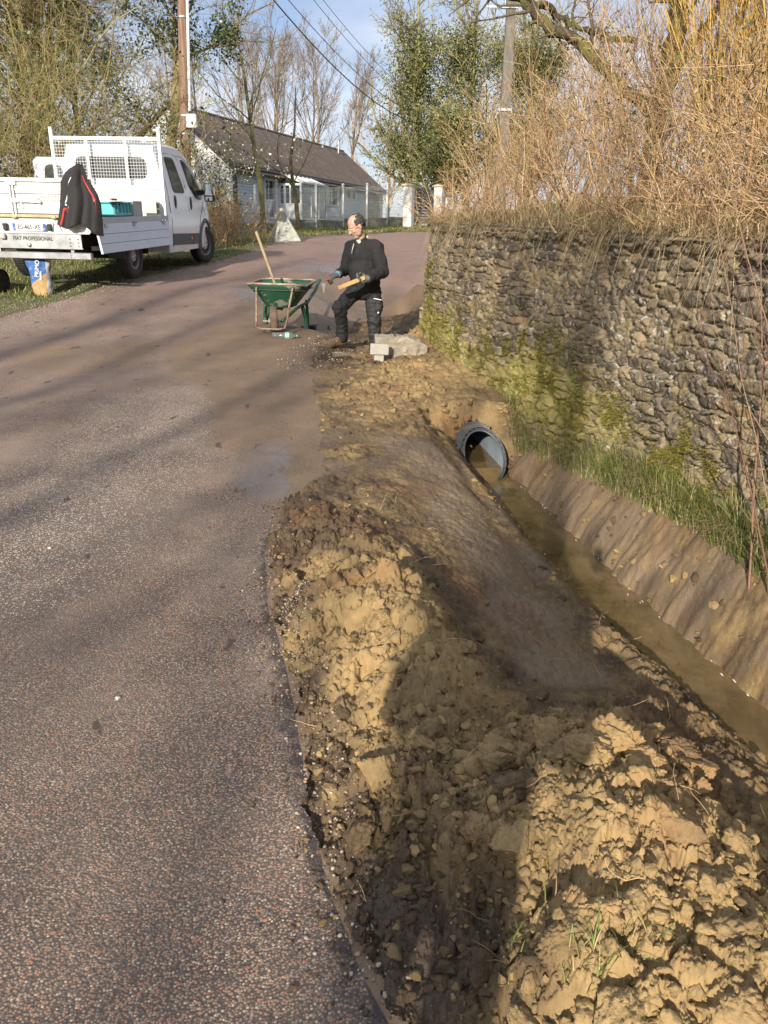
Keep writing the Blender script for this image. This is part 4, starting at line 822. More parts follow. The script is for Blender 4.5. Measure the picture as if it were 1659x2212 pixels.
for k, ((x, y), H, kd) in enumerate(TH_):
    lab = wd[kd][0]+', '+where[k]
    bush({'tan': 'bare_shrub', 'bram': 'bramble', 'red': 'red_shrub'}[kd], (x, y, bank_z(x, y)), lab, 'shrub', (20 if kd == 'tan' else 26) if kd != 'bram' else 30, H, .010, 520+k, wd[kd][1], [dict(n=8, ang=.5, lr=.55, rr=.55, K=6, wig=.12, up=.03, s=3, t0=.05), dict(n=5, ang=.6, lr=.5, rr=.6, K=4, wig=.14, up=.02, s=3)], .42 if kd != 'bram' else .8, {'tan': 'tan shrubs on the bank', 'bram': 'brambles on the bank', 'red': 'reddish shrubs on the bank'}[kd], (700, .05, .028, M_bram) if kd == 'bram' else None, wig=.09 if kd != 'bram' else .18, up=.03 if kd != 'bram' else -.03, base=.3, rmin=.003)
for k, (x, y) in enumerate([(.85, 10.4), (1.05, 9.2), (1.35, 8.2), (1.62, 7.3), (1.85, 6.5), (2.05, 5.7), (2.2, 5.0), (2.35, 4.3), (1.3, 11.6)]):
    bush('dry_brush', (x, y, bank_z(x, y)), ['arching dry brush at the left end of the wall head', 'dry brush second along the wall head', 'dry brush third along the wall head', 'dry brush at the middle of the wall head', 'dry brush just right of the wall middle', 'dry brush above the mossiest part of the wall', 'dry brush third from the right edge of the wall', 'dry brush leaning over the wall near the right edge', 'dry brush behind the wall corner'][k], 'shrub', 40, .75, .005, 580+k, M_tan, [dict(n=5, ang=.5, lr=.6, rr=.6, K=5, wig=.15, up=-.04, s=3)], .8, 'dry brush along the wall head', wig=.16, up=-.06, base=.22, rmin=.002)
# thin stems and dead leaves standing against the wall at the right edge
bush('dead_bramble', (2.0, 3.35, -.02), 'dead purplish bramble canes climbing the wall at the right edge', 'shrub', 22, 1.9, .006, 560, m_twig('purple canes', [(0, (.14, .07, .06)), (.6, (.26, .16, .11)), (1, (.40, .30, .18))]), [dict(n=6, ang=.5, lr=.5, rr=.6, K=5, wig=.15, up=-.02, s=3)], .18, None, (120, .03, .02, M_bram), wig=.07, up=.02, base=.12, rmin=.0018)
# the old oak behind the thicket: trunk out at right, heavy mossy limb reaching left over the road
e = empty('old_tree', (5.0, 11.6, bank_z(5.0, 11.6)), 0, 'old dark tree whose thick mossy limb reaches left across the sky', 'tree')
rg5 = np.random.default_rng(77); tp = Parts(); cp = Parts()
ctrl_l = [np.array(c) for c in [[(-1.38, 0, -.3), (-1.39, 0, .75), (-1.33, 0, 1.43), (-1.27, .0, 2.1), (-1.31, .1, 2.7), (-1.2, .1, 4.)], [(-1.36, 0, .9), (-1.6, -.1, 1.1), (-2.0, -.15, 1.34), (-2.43, -.2, 1.7), (-2.71, -.2, 1.89), (-3.05, -.2, 2.0), (-3.29, -.2, 2.17), (-3.45, -.2, 2.3), (-3.95, -.3, 2.33), (-4.5, -.3, 2.36)], [(-3.35, -.2, 2.25), (-3.04, -.1, 2.24), (-2.81, 0, 2.12), (-2.32, .1, 1.98), (-1.8, .1, 1.9)], [(-1.33, .1, 1.43), (-.9, -.3, 2.2), (-.6, -.4, 3)]]]
rads = [(.15, .10), (.10, .04), (.05, .03), (.07, .03)]
for c, (ra, rb) in zip(ctrl_l, rads):
    P = catmull(c, 26)[None]; P = P+rg5.normal(size=P.shape)*.018; Rr = np.linspace(ra, rb, 26)[None]*(1+rg5.normal(size=(1, 26))*.09)
    V, F, cc = tubes(P, Rr, 9); V = V+rg5.normal(size=V.shape)*.008; tp.add(V, F, .3)
    S, D, Ln, Rn = spawn(rg5, P, Rr, np.array([1.6]), 16, .3, .9, .6, .35); P1, R1 = walk(rg5, S, D, Ln, Rn, 7, .25, .03, .3)
    V, F, cc = tubes(P1, R1, 4); cp.add(V, F, .3)
    S, D, Ln, Rn = spawn(rg5, P1, R1, Ln, 6, .2, .9, .55, .5); P2, R2_ = walk(rg5, S, D, Ln, np.maximum(Rn, .004), 6, .25, .02, .3)
    V, F, cc = tubes(P2, R2_, 3); cp.add(V, F, .4)
tp.build('trunk', m_twig('dark mossy bark', [(0, (.05, .04, .03)), (1, (.10, .08, .06))], (.11, .11, .03), 5), e); cp.build('crown', M_bark, e)
# leafy variegated bush against the gable and dead scrub by the fence
bush('variegated_bush', (-6.1, 27.0, 1.3), 'pale leaved climbing bush in front of the white gable', 'shrub', 30, 3.9, .009, 601, M_bark, [dict(n=8, ang=.7, lr=.5, rr=.5, K=6, wig=.2, up=0, s=3)], .28, None, (3600, .12, .07, m_leaf('variegated leaves', [(0, (.05, .08, .03)), (.45, (.13, .16, .06)), (.7, (.50, .48, .36)), (1, (.72, .70, .58))])), wig=.12, base=.5, rmin=.006)
for k, (x, y, lab) in enumerate([(-4.85, 23.5, 'dead brown scrub right of the truck nose'), (-6.0, 28.6, 'dead brown scrub at the left end of the fence')]):
    bush('dead_scrub', (x, y, gz_(x, y)), lab, 'shrub', 60, 1.5, .007, 620+k, M_tan, None, .6, 'dead scrub by the fence', wig=.2, base=.45, rmin=.005)
# trees out of shot behind the photographer, whose shadows stripe the road
for k, (x, y, H, lab) in enumerate([(-9.0, -19.5, 16, 'bare tree behind the photographer, close to the road'), (-10.8, -20, 17, 'bare tree behind the photographer, left of the first'), (-13.2, -22, 18, 'bare tree farther behind the photographer'), (-12.0, -18, 15, 'slim bare tree behind the photographer near the left verge'), (-7.2, -21, 16, 'bare tree straight behind the photographer')]):
    tree('roadside_tree', (x, y, 0), lab, 'tree', H, .19, 700+k, [dict(n=14, ang=.8, lr=.5, rr=.45, K=7, wig=.12, up=.08, s=4), dict(n=5, ang=.7, lr=.5, rr=.45, K=5, wig=.15, up=.05, s=3), dict(n=3, ang=.7, lr=.45, rr=.5, K=4, wig=.2, up=.03, s=3)], M_bark, M_far_tw, (0, 0, 0), .05, None, 'roadside trees behind the photographer', t0=.35)
# ================================================================== HOUSE, FENCE, GATE, POLES
M_white = plain('white paint', (.72, .73, .74), .5, var=.05)
M_wtrim = plain('white trim', (.66, .67, .69), .5, var=.05)
M_dark = plain('dark metal', (.03, .032, .035), .45, var=.2)
M_glass = NT('window glass').set(Base_Color=(.03, .04, .045), Roughness=.06, Specular_IOR_Level=.8)
M_black = plain('black plastic', (.018, .018, .019), .45, var=.2)
M_galv = plain('galvanised steel', (.36, .37, .38), .45, .7, .18, 6, .15, 40)
M_rubber = plain('tyre rubber', (.028, .027, .026), .85, var=.35, sc=14, bump=.2)
n = NT('blue grey clapboard'); p = n.tc.outputs['Object']; zz_ = n.n('SeparateXYZ', 2, Vector=p)
fr = n.math('FRACT', n.math('MULTIPLY', zz_, 1/.15)); gr = n.ramp(fr, [(0, 0.), (.10, 1.), (.95, .75), (1, 0.)])
col = n.mix(n.noise(n.map(p, (.4, .4, 3)), 3, 4), (.50, .55, .62), (.62, .67, .74))
M_side = n.set(Base_Color=col, Roughness=.7, Normal=n.bump(gr, 1., .03))
n = NT('white shingle gable'); p = n.tc.outputs['Object']
bt = n.n('TexBrick', 0, Vector=n.map(p, (1, 1, 1), (R_(90), 0, 0)), Color1=(.78, .79, .80, 1), Color2=(.68, .69, .71, 1), Mortar=(.42, .43, .45, 1), Scale=1.6, Mortar_Size=.018, Row_Height=.26, Brick_Width=.9)
M_gable = n.set(Base_Color=bt, Roughness=.75)
n = NT('brown roof tiles'); p = n.tc.outputs['Object']
tv = n.n('TexBrick', 0, Vector=n.map(p, (1, 1, 1), (0, 0, R_(90))), Color1=(.095, .07, .056, 1), Color2=(.155, .115, .09, 1), Mortar=(.04, .03, .025, 1), Scale=1.7, Mortar_Size=.012, Row_Height=.62, Brick_Width=.5)
sp = n.ramp(n.noise(p, 3.5, 6, .7), [(.52, 0.), (.70, .65)])
col = n.mix(sp, tv, (.20, .16, .12)); col = n.mix(n.ramp(n.noise(p, 9, 5, .7), [(.64, 0.), (.7, .7)]), col, (.12, .13, .06))
M_roof = n.set(Base_Color=col, Roughness=.85, Normal=n.bump(n.noise(p, 12, 4), .5, .02))
HL, HW, HE, HR = 23.9, 7.2, 2.56, 5.44
house = empty('house', (-8.3, 43.645, 2.325), -.327, 'long low house clad in blue grey boards with a brown tiled roof', 'house')
# long wall with real openings: segments between openings (u0,u1,z0,z1)
OP = [(3.5, 4.6, 0.05, 2.0), (12.5, 14.0, 1.08, 2.12), (15.9, 16.65, 1.62, 2.3), (17.0, 17.7, 1.62, 2.3), (20.15, 22.9, 0.0, 2.3)]
mb = MB(); u = 0
for (a, b, c, d) in OP:
    if a > u: mb.box((-.1, (u+a)/2, HE/2-.3), (.2, a-u, HE+.6))
    if c > 0.0: mb.box((-.1, (a+b)/2, (c-.6)/2), (.2, b-a, c+.6))
    mb.box((-.1, (a+b)/2, (d+HE)/2), (.2, b-a, HE-d)); u = b
mb.box((-.1, (u+HL)/2, HE/2-.3), (.2, HL-u, HE+.6)); mb.box((-HW+.1, HL/2, HE/2), (.2, HL, HE+1.2))
mb.build('side_wall', M_side, house)
mb = MB()
mb.prism([(-.21, -.6), (-.21, HE-.02), (-HW/2, HR-.12), (-HW+.2, HE-.02), (-HW+.2, -.6)], 'y', -.003, .2); mb.build('gable_wall', M_gable, house)
mb = MB(); mb.prism([(-.21, -.6), (-.21, HE-.02), (-HW/2, HR-.12), (-HW+.2, HE-.02), (-HW+.2, -.6)], 'y', HL-.2, HL+.003); mb.build('gable_wall', M_side, house)
# roof: stepped courses on both slopes
sa = math.atan2(HR-HE, HW/2); slen = math.hypot(HR-HE, HW/2)+.55; mb = MB(); nc = 21
for sgn in (1, -1):
    for k in range(nc):
        d0 = k*slen/nc; d1 = (k+1)*slen/nc+.05
        cx = -HW/2+sgn*math.cos(sa)*(d0+d1)/2; cz = HR-math.sin(sa)*(d0+d1)/2
        mb.box((cx, HL/2, cz+.02), (d1-d0, HL+.7, .035), (0, sgn*(sa+.07), 0))
mb.cyl((-HW/2, -.35, HR+.02), (-HW/2, HL+.35, HR+.02), .11, n=10)
roof = mb.build('roof', M_roof, house)
mb = MB(); mb.cyl((-HW/2+.4, HL-1.6, HR-.4), (-HW/2+.4, HL-1.6, HR+.65), .07, n=12); mb.cyl((-HW/2+.4, HL-1.6, HR+.65), (-HW/2+.4, HL-1.6, HR+.75), .11, .05, n=12); mb.build('flue', M_galv, roof)
mb = MB(); mb.cyl((.30, -.3, HE-.14), (.30, HL+.3, HE-.14), .075, n=10); mb.box((.16, HL/2, HE-.05), (.03, HL+.6, .2)); 
for s_ in (-.35, HL+.35): mb.box((-HW/4+.1, s_, (HE+HR)/2-.12), (slen, .04, .2), (0, sa, 0))
mb.build('gutter', M_dark, house)
mb = MB(); mb.box((.05, .0, HE/2-.35), (.12, .12, HE+.4)); mb.cyl((.09, .16, 0.2), (.09, .16, HE-.1), .045, n=8); mb.build('downpipe', M_dark, house)
for u_ in (14.9, 19.7): mb = MB(); mb.box((.03, u_, HE/2), (.06, .13, HE-.1)); mb.build('trim_board', M_wtrim, house)
for (a, b, c, d) in OP[:4]:
    mb = MB(); t = .09
    for (y_, z_, sy, sz_) in (((a+b)/2, d+t/2, b-a+2*t, t), ((a+b)/2, c-t/2, b-a+2*t, t), (a-t/2, (c+d)/2, t, d-c), (b+t/2, (c+d)/2, t, d-c)): mb.box((.02, y_, z_), (.12, sy, sz_))
    mb.box((-.04, (a+b)/2, (c+d)/2), (.05, .06, d-c))
    if b-a > 1.0: mb.box((.10, b+.15, (c+d)/2), (.05, .28, d-c+.1))
    w_ = mb.build('window', M_wtrim, house); mb = MB(); mb.box((-.07, (a+b)/2, (c+d)/2), (.02, b-a, d-c)); mb.build('pane', M_glass, w_)
mb = MB(); mb.box((-.15, 21.5, 1.15), (.04, 2.75, 2.3)); dr = mb.build('door', plain('grey door', (.20, .20, .19)), house)
mb = MB(); mb.box((.06, 22.98, 1.15), (.16, .16, 2.35)); mb.box((.06, 20.08, 1.15), (.12, .10, 2.35)); mb.box((.05, 21.53, 2.34), (.10, 3.0, .08)); mb.build('door_frame', M_wtrim, house)
mb = MB(); mb.sph((.08, 21.4, 2.42), .09, (.7, 1, 1.3)); mb.build('wall_lamp', M_white, house)
# glazed porch
mb = MB(); a, b, dp, zf, zw = 5.3, 9.0, 1.43, 1.88, 2.42
for (x, y) in ((0.06, a), (dp, a), (dp, b), (.06, b), (dp, a+1.4), (dp, a+2.5), (.75, a)): mb.box((x, y, zf/2), (.1, .1, zf))
for z_ in (.03, zf): mb.box((dp, (a+b)/2, z_), (.12, b-a+.12, .14)); mb.box((dp/2, a, z_), (dp, .1, .12)); mb.box((dp/2, b, z_), (dp, .1, .12))
an = math.atan2(zw-zf, dp); L2 = math.hypot(zw-zf, dp)+.2
for k in range(7): mb.box((dp/2+.06, a+k*(b-a)/6, (zf+zw)/2+.10), (L2, .09, .09), (0, an, 0))
mb.box((dp+.1, (a+b)/2, zf+.10), (.12, b-a+.2, .10))
mb.box((.75, a-.01, .45), (1.3, .03, .8))
po = mb.build('glazed_porch', M_white, house)
mb = MB(); mb.box((dp, (a+b)/2, .98), (.02, b-a, 1.7)); mb.box((.72, a, 1.35), (1.3, .02, 1.0)); mb.box((.72, b, .98), (1.3, .02, 1.7)); mb.box((dp/2, (a+b)/2, (zf+zw)/2+.08), (L2, b-a, .02), (0, an, 0)); mb.prism([(.1, zf), (dp, zf), (.1, zw)], 'y', a-.01, a+.01); mb.build('pane', M_glass, po)
mb = MB(); mb.box((-.1, (a+b)/2, 1.), (.05, 2.6, 2.)); mb.build('door', M_black, house)
# bench against the house
bn = empty('garden_bench', (-6.05, 37.6, 2.0), -.5, 'white slatted garden bench on the grass by the house corner', 'bench'); bn.scale = (1.0, 1.0, 1.0)
mb = MB()
for k in range(4): mb.box((0, .25+.05*k, .55+.12*k), (1.15, .03, .08), (.35, 0, 0))
mb.build('backrest', M_white, bn)
mb = MB(); [mb.box((0, -.2+.1*k, .42), (1.15, .07, .03)) for k in range(4)]; mb.build('seat', M_white, bn)
for s_ in (-1, 1):
    mb = MB(); mb.box((s_*.5, -.1, .25), (.05, .06, .6), (.6, 0, 0)); mb.box((s_*.5, .15, .45), (.05, .06, 1.0), (-.4, 0, 0)); mb.build('leg', M_white, bn)
# fence of white posts and welded wire panels
def zf_(y): return float(np.interp(y, [34, 35.6, 41.8, 43], [1.5, 1.5, 2.05, 2.1]))
FPX = [(-5.88, 35.63), (-4.74, 36.87), (-3.47, 38.25), (-2.28, 39.54), (-1.17, 40.75), (-.18, 41.83), (.75, 42.8)]
fence = empty('mesh_fence', (FPX[0][0], FPX[0][1], zf_(35.63)), 0, 'white posted welded wire mesh fence on low concrete boards, around the garden', 'fence')
O_ = Vector(fence.location); M_post = plain('white post', (.74, .74, .72), .5, var=.08); M_wire = plain('cream wire', (.66, .67, .62), .5, var=.1); M_cb = plain('mossy concrete board', (.16, .16, .12), .9, var=.4, sc=5, bump=.4)
for i, (x, y) in enumerate(FPX[:-1]):
    z = zf_(y); mb = MB(); mb.cyl(Vector((x, y, z-.1))-O_, Vector((x, y, z+1.9))-O_, .055, n=10); mb.sph(Vector((x, y, z+1.9))-O_, .065); mb.build('post', M_post, fence, smooth=True)
for (x0, y0), (x1, y1) in zip(FPX, FPX[1:]):
    mb = MB(); Ld = math.hypot(x1-x0, y1-y0); zz0 = zf_(y0); zz1 = zf_(y1); nw = int(Ld/.055); nrm = Vector((y1-y0, -(x1-x0), 0)).normalized()
    prof = [(.32, 0), (.45, 0), (.52, .05), (.59, 0), (1.55, 0), (1.62, .05), (1.69, 0), (1.80, 0)]
    for k in range(1, nw):
        t = k/nw; b_ = Vector((x0+(x1-x0)*t, y0+(y1-y0)*t, zz0+(zz1-zz0)*t))-O_
        mb.tube([b_+Vector((0, 0, h))+nrm*o_ for h, o_ in prof], .0065, 3, False)
    for h, o_ in ((.32, 0), (.52, .05), (.8, 0), (1.1, 0), (1.35, 0), (1.62, .05), (1.78, 0)):
        mb.tube([Vector((x0, y0, zz0+h))-O_+nrm*o_, Vector((x1, y1, zz1+h))-O_+nrm*o_], .007, 3, False)
    mb.build('panel', M_wire, fence)
    mb = MB(); c = Vector(((x0+x1)/2, (y0+y1)/2, (zz0+zz1)/2))-O_; a_ = math.atan2(y1-y0, x1-x0); mb.box(c+Vector((0, 0, .08)), (Ld, .05, .34), (0, 0, a_)); mb.box(c+Vector((0, 0, .30)), (Ld, .09, .10), (0, 0, a_)); mb.build('base_board', M_cb, fence)
def pillar(x, y, z, lab):
    e = empty('gate_pillar', (x, y, z), -.35, lab, 'pillar', 'white gate pillars'); 
    mb = MB(); mb.box((0, 0, .9), (.46, .46, 2.0), bev=.012); mb.build('shaft', plain('white render', (.70, .67, .63), .85, var=.07, sc=3, bump=.2), e)
    mb = MB(); mb.box((0, 0, 1.93), (.62, .62, .07), bev=.01); mb.prism([(-.29, 1.965), (.29, 1.965), (0, 2.03)], 'y', -.29, .29); mb.build('cap', plain('stone cap', (.42, .36, .28), .85, var=.15), e)
pillar(.95, 42.6, 2.02, 'white gate pillar on the left of the grey gate, ending the mesh fence'); pillar(2.62, 44.6, 2.12, 'white gate pillar on the right of the grey gate')
g_e = empty('gate', (1.78, 43.8, 2.08), math.atan2(2.0, 1.67), 'dark grey metal gate of horizontal boards between the two white pillars', 'gate'); M_gate = plain('dark grey gate', (.085, .09, .10), .5, var=.15)
mb = MB(); [mb.box((0, 0, .12+.145*k), (2.05, .03, .12), (.25, 0, 0)) for k in range(12)]; mb.build('board_panel', M_gate, g_e)
for s_ in (-1, -.28, .95):
    mb = MB(); mb.box((s_*1.0, -.02, .9), (.09, .07, 1.8)); mb.build('upright', M_gate, g_e)
f2 = empty('side_fence', (2.9, 45.0, 2.15), 0, 'short bit of white fence with a meter box right of the gate', 'fence')
mb = MB(); mb.cyl((.55, .7, 0), (.55, .7, 1.6), .06, n=8); mb.build('post', M_post, f2); mb = MB(); mb.box((.3, .35, .8), (.75, .04, 1.0), (0, 0, .9)); mb.box((.2, .2, 1.15), (.22, .16, .5), (0, 0, .9)); mb.build('panel', M_white, f2)
# covered roadwork sign standing folded on the grass
tz = float(zr(27.0)); M_tarp = plain('pale sign back', (.36, .38, .33), .6, var=.12, sc=5, bump=.2)
ts = empty('folding_sign', (-3.35, 25.2, 1.27), 0, 'grey triangular folding roadwork sign seen from behind on the grass verge', 'sign')
mb = MB(); ap = Vector((-.02, .15, 1.0)); B_ = [Vector((-.42, -.12, .02)), Vector((-.10, -.22, .0)), Vector((.58, .0, .04)), Vector((.3, .5, 0))]
tri = [(0, 1), (1, 2), (2, 3), (3, 0)]
for a_, b_ in tri:
    n_ = 8; rows = [[(ap*(1-s_)+(B_[a_]*(1-q/n_)+B_[b_]*(q/n_))*s_)+Vector((0, 0, -.03*math.sin(math.pi*q/n_)*s_)) for q in range(n_+1)] for s_ in [k/8 for k in range(9)]]
    for r_ in range(8):
        for q in range(n_):
            P4 = [rows[r_][q], rows[r_][q+1], rows[r_+1][q+1], rows[r_+1][q]]
            if r_ == 0: mb.bm.faces.new([mb.bm.verts.new(v) for v in (P4[0], P4[2], P4[3])])
            else: mb.quad(*P4)
o = mb.build('cloth', M_tarp, ts)
mb = MB()
for b_ in B_: mb.tube([ap, b_], .016, 6)
mb.tube([ap, (B_[0]+B_[1])*.5], .008, 5); mb.tube([ap, (B_[1]*.6+B_[2]*.4)], .008, 5); mb.tube([B_[1], B_[2]], .018, 6); mb.build('frame', plain('sign tube', (.30, .31, .28), .5), ts)
mb = MB(); mb.box(ap+Vector((0, 0, -.06)), (.13, .12, .12), bev=.03); mb.build('top_sleeve', M_tarp, ts)
# wooden pole with conduit and box
n = NT('weathered pole wood'); p = n.tc.outputs['Object']; g = n.noise(n.map(p, (6, 6, .35)), 4, 6, .6)
M_pw = n.set(Base_Color=n.ramp(g, [(.3, (.13, .075, .05)), (.55, (.22, .135, .095)), (.75, (.30, .20, .15))]), Roughness=.85, Normal=n.bump(g, .5, .02))
M_ph = (-5.22, 20.5)
pole = empty('wooden_pole', (-5.17, 20.5, 1.0), 0, 'tall brown wooden utility pole with a white conduit and junction box', 'pole')
mb = MB(); mb.cyl((0, 0, -.4), (.45, .1, 9.6), .135, .10, n=18); mb.build('shaft', M_pw, pole, auto=40)
def onp(z): t = (z+.4)/10; return Vector((.45*t, .1*t, z))
for z_ in (2.75, 3.15, 5.2, 6.0): mb = MB(); c = onp(z_); mb.cyl(c-Vector((0, 0, .02)), c+Vector((0, 0, .02)), .138, n=18); mb.build('strap', M_galv, pole)
mb = MB(); mb.cyl(onp(3.25)+Vector((.135, -.06, 0)), onp(5.6)+Vector((.125, -.06, 0)), .033, n=10); mb.build('conduit', M_white, pole, auto=40)
mb = MB(); mb.box(onp(3.02)+Vector((.20, -.16, 0)), (.24, .14, .30), bev=.02); bx_ = mb.build('junction_box', M_white, pole)
mb = MB(); mb.box(onp(3.02)+Vector((.20, -.236, 0)), (.18, .012, .24), bev=.004); mb.build('lid', plain('grey lid', (.55, .56, .57)), bx_)
mb = MB(); mb.tube([onp(3.0)+Vector((.1, -.1, -.1)), onp(2.7)+Vector((-.12, -.16, 0)), onp(2.45)+Vector((-.02, -.18, 0)), onp(2.35)+Vector((.16, -.12, 0)), onp(2.6)+Vector((.25, -.1, 0)), onp(2.85)+Vector((.26, -.14, 0))], .011, 6); mb.build('cable', M_black, pole); mb = MB()
mb.tube([onp(6.9)+Vector((.12, -.05, 0)), onp(6.0)+Vector((.15, -.07, 0)), onp(5.6)+Vector((.13, -.06, 0))], .014, 6); mb.build('cable', M_black, pole)
mb = MB(); mb.cyl(onp(6.0)+Vector((.19, -.05, -.1)), onp(6.0)+Vector((.21, -.05, .35)), .04, .06, n=10); mb.build('cable_clamp', M_galv, pole)
# concrete pole behind the thicket
cp_ = empty('concrete_pole', (3.0, 22.6, 1.6), 0, 'grey concrete utility pole rising out of the thicket on the right', 'pole')
n = NT('stained concrete'); p = n.tc.outputs['Object']; M_conc = n.set(Base_Color=n.ramp(n.noise(n.map(p, (4, 4, .7)), 2, 6, .65), [(.3, (.07, .064, .055)), (.7, (.20, .185, .155))]), Roughness=.9, Normal=n.bump(n.noise(p, 30), .4, .01))
mb = MB(); mb.prism([(-.16, -.12), (.16, -.12), (.16, .12), (-.16, .12)], 'z', -.3, .5); 
a4 = [Vector((sx*.15, sy*.11, -.3)) for sx, sy in ((-1, -1), (1, -1), (1, 1), (-1, 1))]; b4 = [Vector((-.06+sx*.095, sy*.08, 8.6)) for sx, sy in ((-1, -1), (1, -1), (1, 1), (-1, 1))]
for i in range(4): mb.quad(a4[i], a4[(i+1) % 4], b4[(i+1) % 4], b4[i])
mb.quad(*b4); mb.build('shaft', M_conc, cp_)
mb = MB(); mb.box((-.28, -.1, 5.42), (.8, .05, .05)); mb.cyl((-.64, -.1, 5.42), (-.64, -.1, 5.58), .03, n=8); mb.cyl((-.2, -.1, 5.42), (-.2, -.1, 5.56), .03, n=8); mb.build('cross_arm', M_galv, cp_); mb = MB(); mb.box((-.04, -.13, 3.1), (.36, .04, .06)); mb.build('band', M_galv, cp_)
# far pole among the ivy trees that the wires run to
fp_ = empty('far_pole', (2.75, 52.3, 2.1), 0, 'distant wooden pole half hidden by the ivy clad trees, where the wires end', 'pole'); mb = MB(); mb.cyl((0, 0, -.3), (0, 0, 6.7), .13, .1, n=12); mb.build('shaft', M_pw, fp_); mb = MB(); mb.box((0, -.12, 6.3), (1.0, .06, .08)); mb.build('cross_arm', M_galv, fp_)
def wire(a, b, sag, r, lab, k=36):
    a = Vector(a); b = Vector(b); mb = MB(); mb.tube([a.lerp(b, i/k)-Vector((0, 0, sag*4*(i/k)*(1-i/k))) for i in range(k+1)], r, 5); o = mb.build('overhead_wire', M_black); tag(o, lab, 'cable', 'overhead wires')
tp_ = Vector((-4.80, 20.6, 9.6))
wire(tp_+Vector((.1, 0, -.9)), (2.7, 52.2, 8.0), 1.35, .022, 'thickest black overhead cable, lowest of the bundle crossing the house roof')
wire(tp_+Vector((.1, 0, -.55)), (2.8, 52.2, 8.2), 1.15, .013, 'black overhead wire just above the thickest cable')
wire(tp_+Vector((.3, 0, .1)), (2.9, 52.2, 8.4), 1.0, .010, 'thin overhead wire third from the bottom of the bundle')
wire(tp_+Vector((.3, 0, .35)), (3.0, 52.2, 8.55), .9, .010, 'uppermost thin wire of the bundle falling to the far pole')
wire(tp_+Vector((.1, 0, -.2)), (2.85, 22.5, 7.3), .55, .010, 'single thin wire sagging across the sky to the concrete pole')
# ================================================================== TRUCK   (local: x right, y forward, z up; origin under the rear axle)
truck = empty('truck', (-5.247, 13.555, .778), 0, 'white double cab dropside pickup truck parked on the left verge, its side board let down', 'truck')
truck.rotation_euler = Euler((.034, 0, -.08), 'XYZ'); truck.rotation_mode = 'XYZ'; truck.matrix_world = Matrix.Translation((-5.247, 13.555, .778)) @ Matrix.Rotation(-.08, 4, 'Z') @ Matrix.Rotation(.034, 4, 'X') @ Matrix.Scale(.982, 4)
n = NT('truck white paint'); p = n.tc.outputs['Object']; zq = n.n('SeparateXYZ', 2, Vector=p)
dirt = n.math('MULTIPLY', n.ramp(zq, [(.25, 1.), (.75, 0.)]), n.ramp(n.noise(p, 5, 5, .65), [(.35, 0.), (.65, .7)]))
M_tw = n.set(Base_Color=n.mix(dirt, n.mix(n.noise(p, 2, 4), (.66, .68, .72), (.75, .77, .80)), (.36, .32, .27)), Roughness=.28, Coat_Weight=.5, Coat_Roughness=.1)
n = NT('worn white aluminium'); p = n.tc.outputs['Object']
sc_ = n.ramp(n.noise(n.map(p, (1.5, 1.5, 5)), 5, 7, .7), [(.60, 0.), (.68, .8)]); 
M_al = n.set(Base_Color=n.mix(sc_, n.mix(n.noise(p, 3, 4), (.62, .62, .60), (.76, .76, .75)), (.42, .41, .39)), Roughness=.5)
M_alb = plain('grey inner board', (.40, .43, .46), .5, .2, .12, 4)
M_seam = plain('panel gap', (.05, .05, .055), .6)
M_trim = plain('grey plastic trim', (.075, .08, .088), .6, var=.12)
M_red = plain('red lamp', (.42, .02, .02), .2); M_amber = plain('amber lamp', (.55, .16, .02), .25)
M_under = plain('underbody', (.03, .027, .025), .85, var=.3)
# --- cab
YS = [1.72, 1.76, 2.1, 2.6, 3.0, 3.25, 3.5, 3.75, 4.0, 4.25, 4.5, 4.72, 4.88, 4.97]
TOPZ = [2.16, 2.22, 2.25, 2.26, 2.25, 2.21, 2.10, 1.91, 1.66, 1.42, 1.28, 1.14, .98, .78]
WF = [.99, 1, 1, 1, 1, 1, .995, .99, .98, .96, .92, .85, .76, .66]
def side_x(z): return float(np.interp(z, [.3, .6, 1.0, 1.06, 1.35, 1.7, 2.0, 2.15], [1.0, 1.02, 1.03, 1.005, .995, .935, .875, .82]))
rows = []
for y, tz, wf in zip(YS, TOPZ, WF):
    zs = [.32, .45, .7, 1.0, 1.06, 1.2, 1.35, 1.55, 1.75, 1.92, 2.05]
    zs = [min(z, .32+(tz-.1-.32)*i/10 if z > tz-.12 else z) for i, z in enumerate(zs)]
    ring = [(side_x(z)*wf, z) for z in zs]; xe = ring[-1][0]
    ring += [(xe*.97, tz-.055 if tz > 2.1 else max(zs[-1]+.01, tz-.05)), (xe*.90, tz-.015), (xe*.7, tz), (xe*.35, tz+.02), (0, tz+.025)]
    full = ring+[(-a, b) for a, b in ring[-2::-1]]
    rows.append([(a, y, b) for a, b in full])
mb = MB(); g = mb.grid(rows); mb.bm.faces.new(g[0]); mb.bm.faces.new(g[-1][::-1])
for a, b in zip(g, g[1:]): mb.bm.faces.new((a[0], b[0], b[-1], a[-1]))
cab = mb.build('cab', M_tw, truck, auto=35)
mb = MB(); [mb.cyl((s_*.62, 4.035, .37), (s_*1.3, 4.035, .37), .455, n=40) for s_ in (1, -1)]; cut = mb.build('cut', M_seam)
md = cab.modifiers.new('b', 'BOOLEAN'); md.object = cut; md.operation = 'DIFFERENCE'; md.solver = 'EXACT'; apply_mods(cab); bpy.data.objects.remove(cut)
cab.data.set_sharp_from_angle(angle=R_(35))
def onside(y, z, off=.004): 
    wf = float(np.interp(y, YS, WF)); return Vector((side_x(z)*wf+off, y, z))
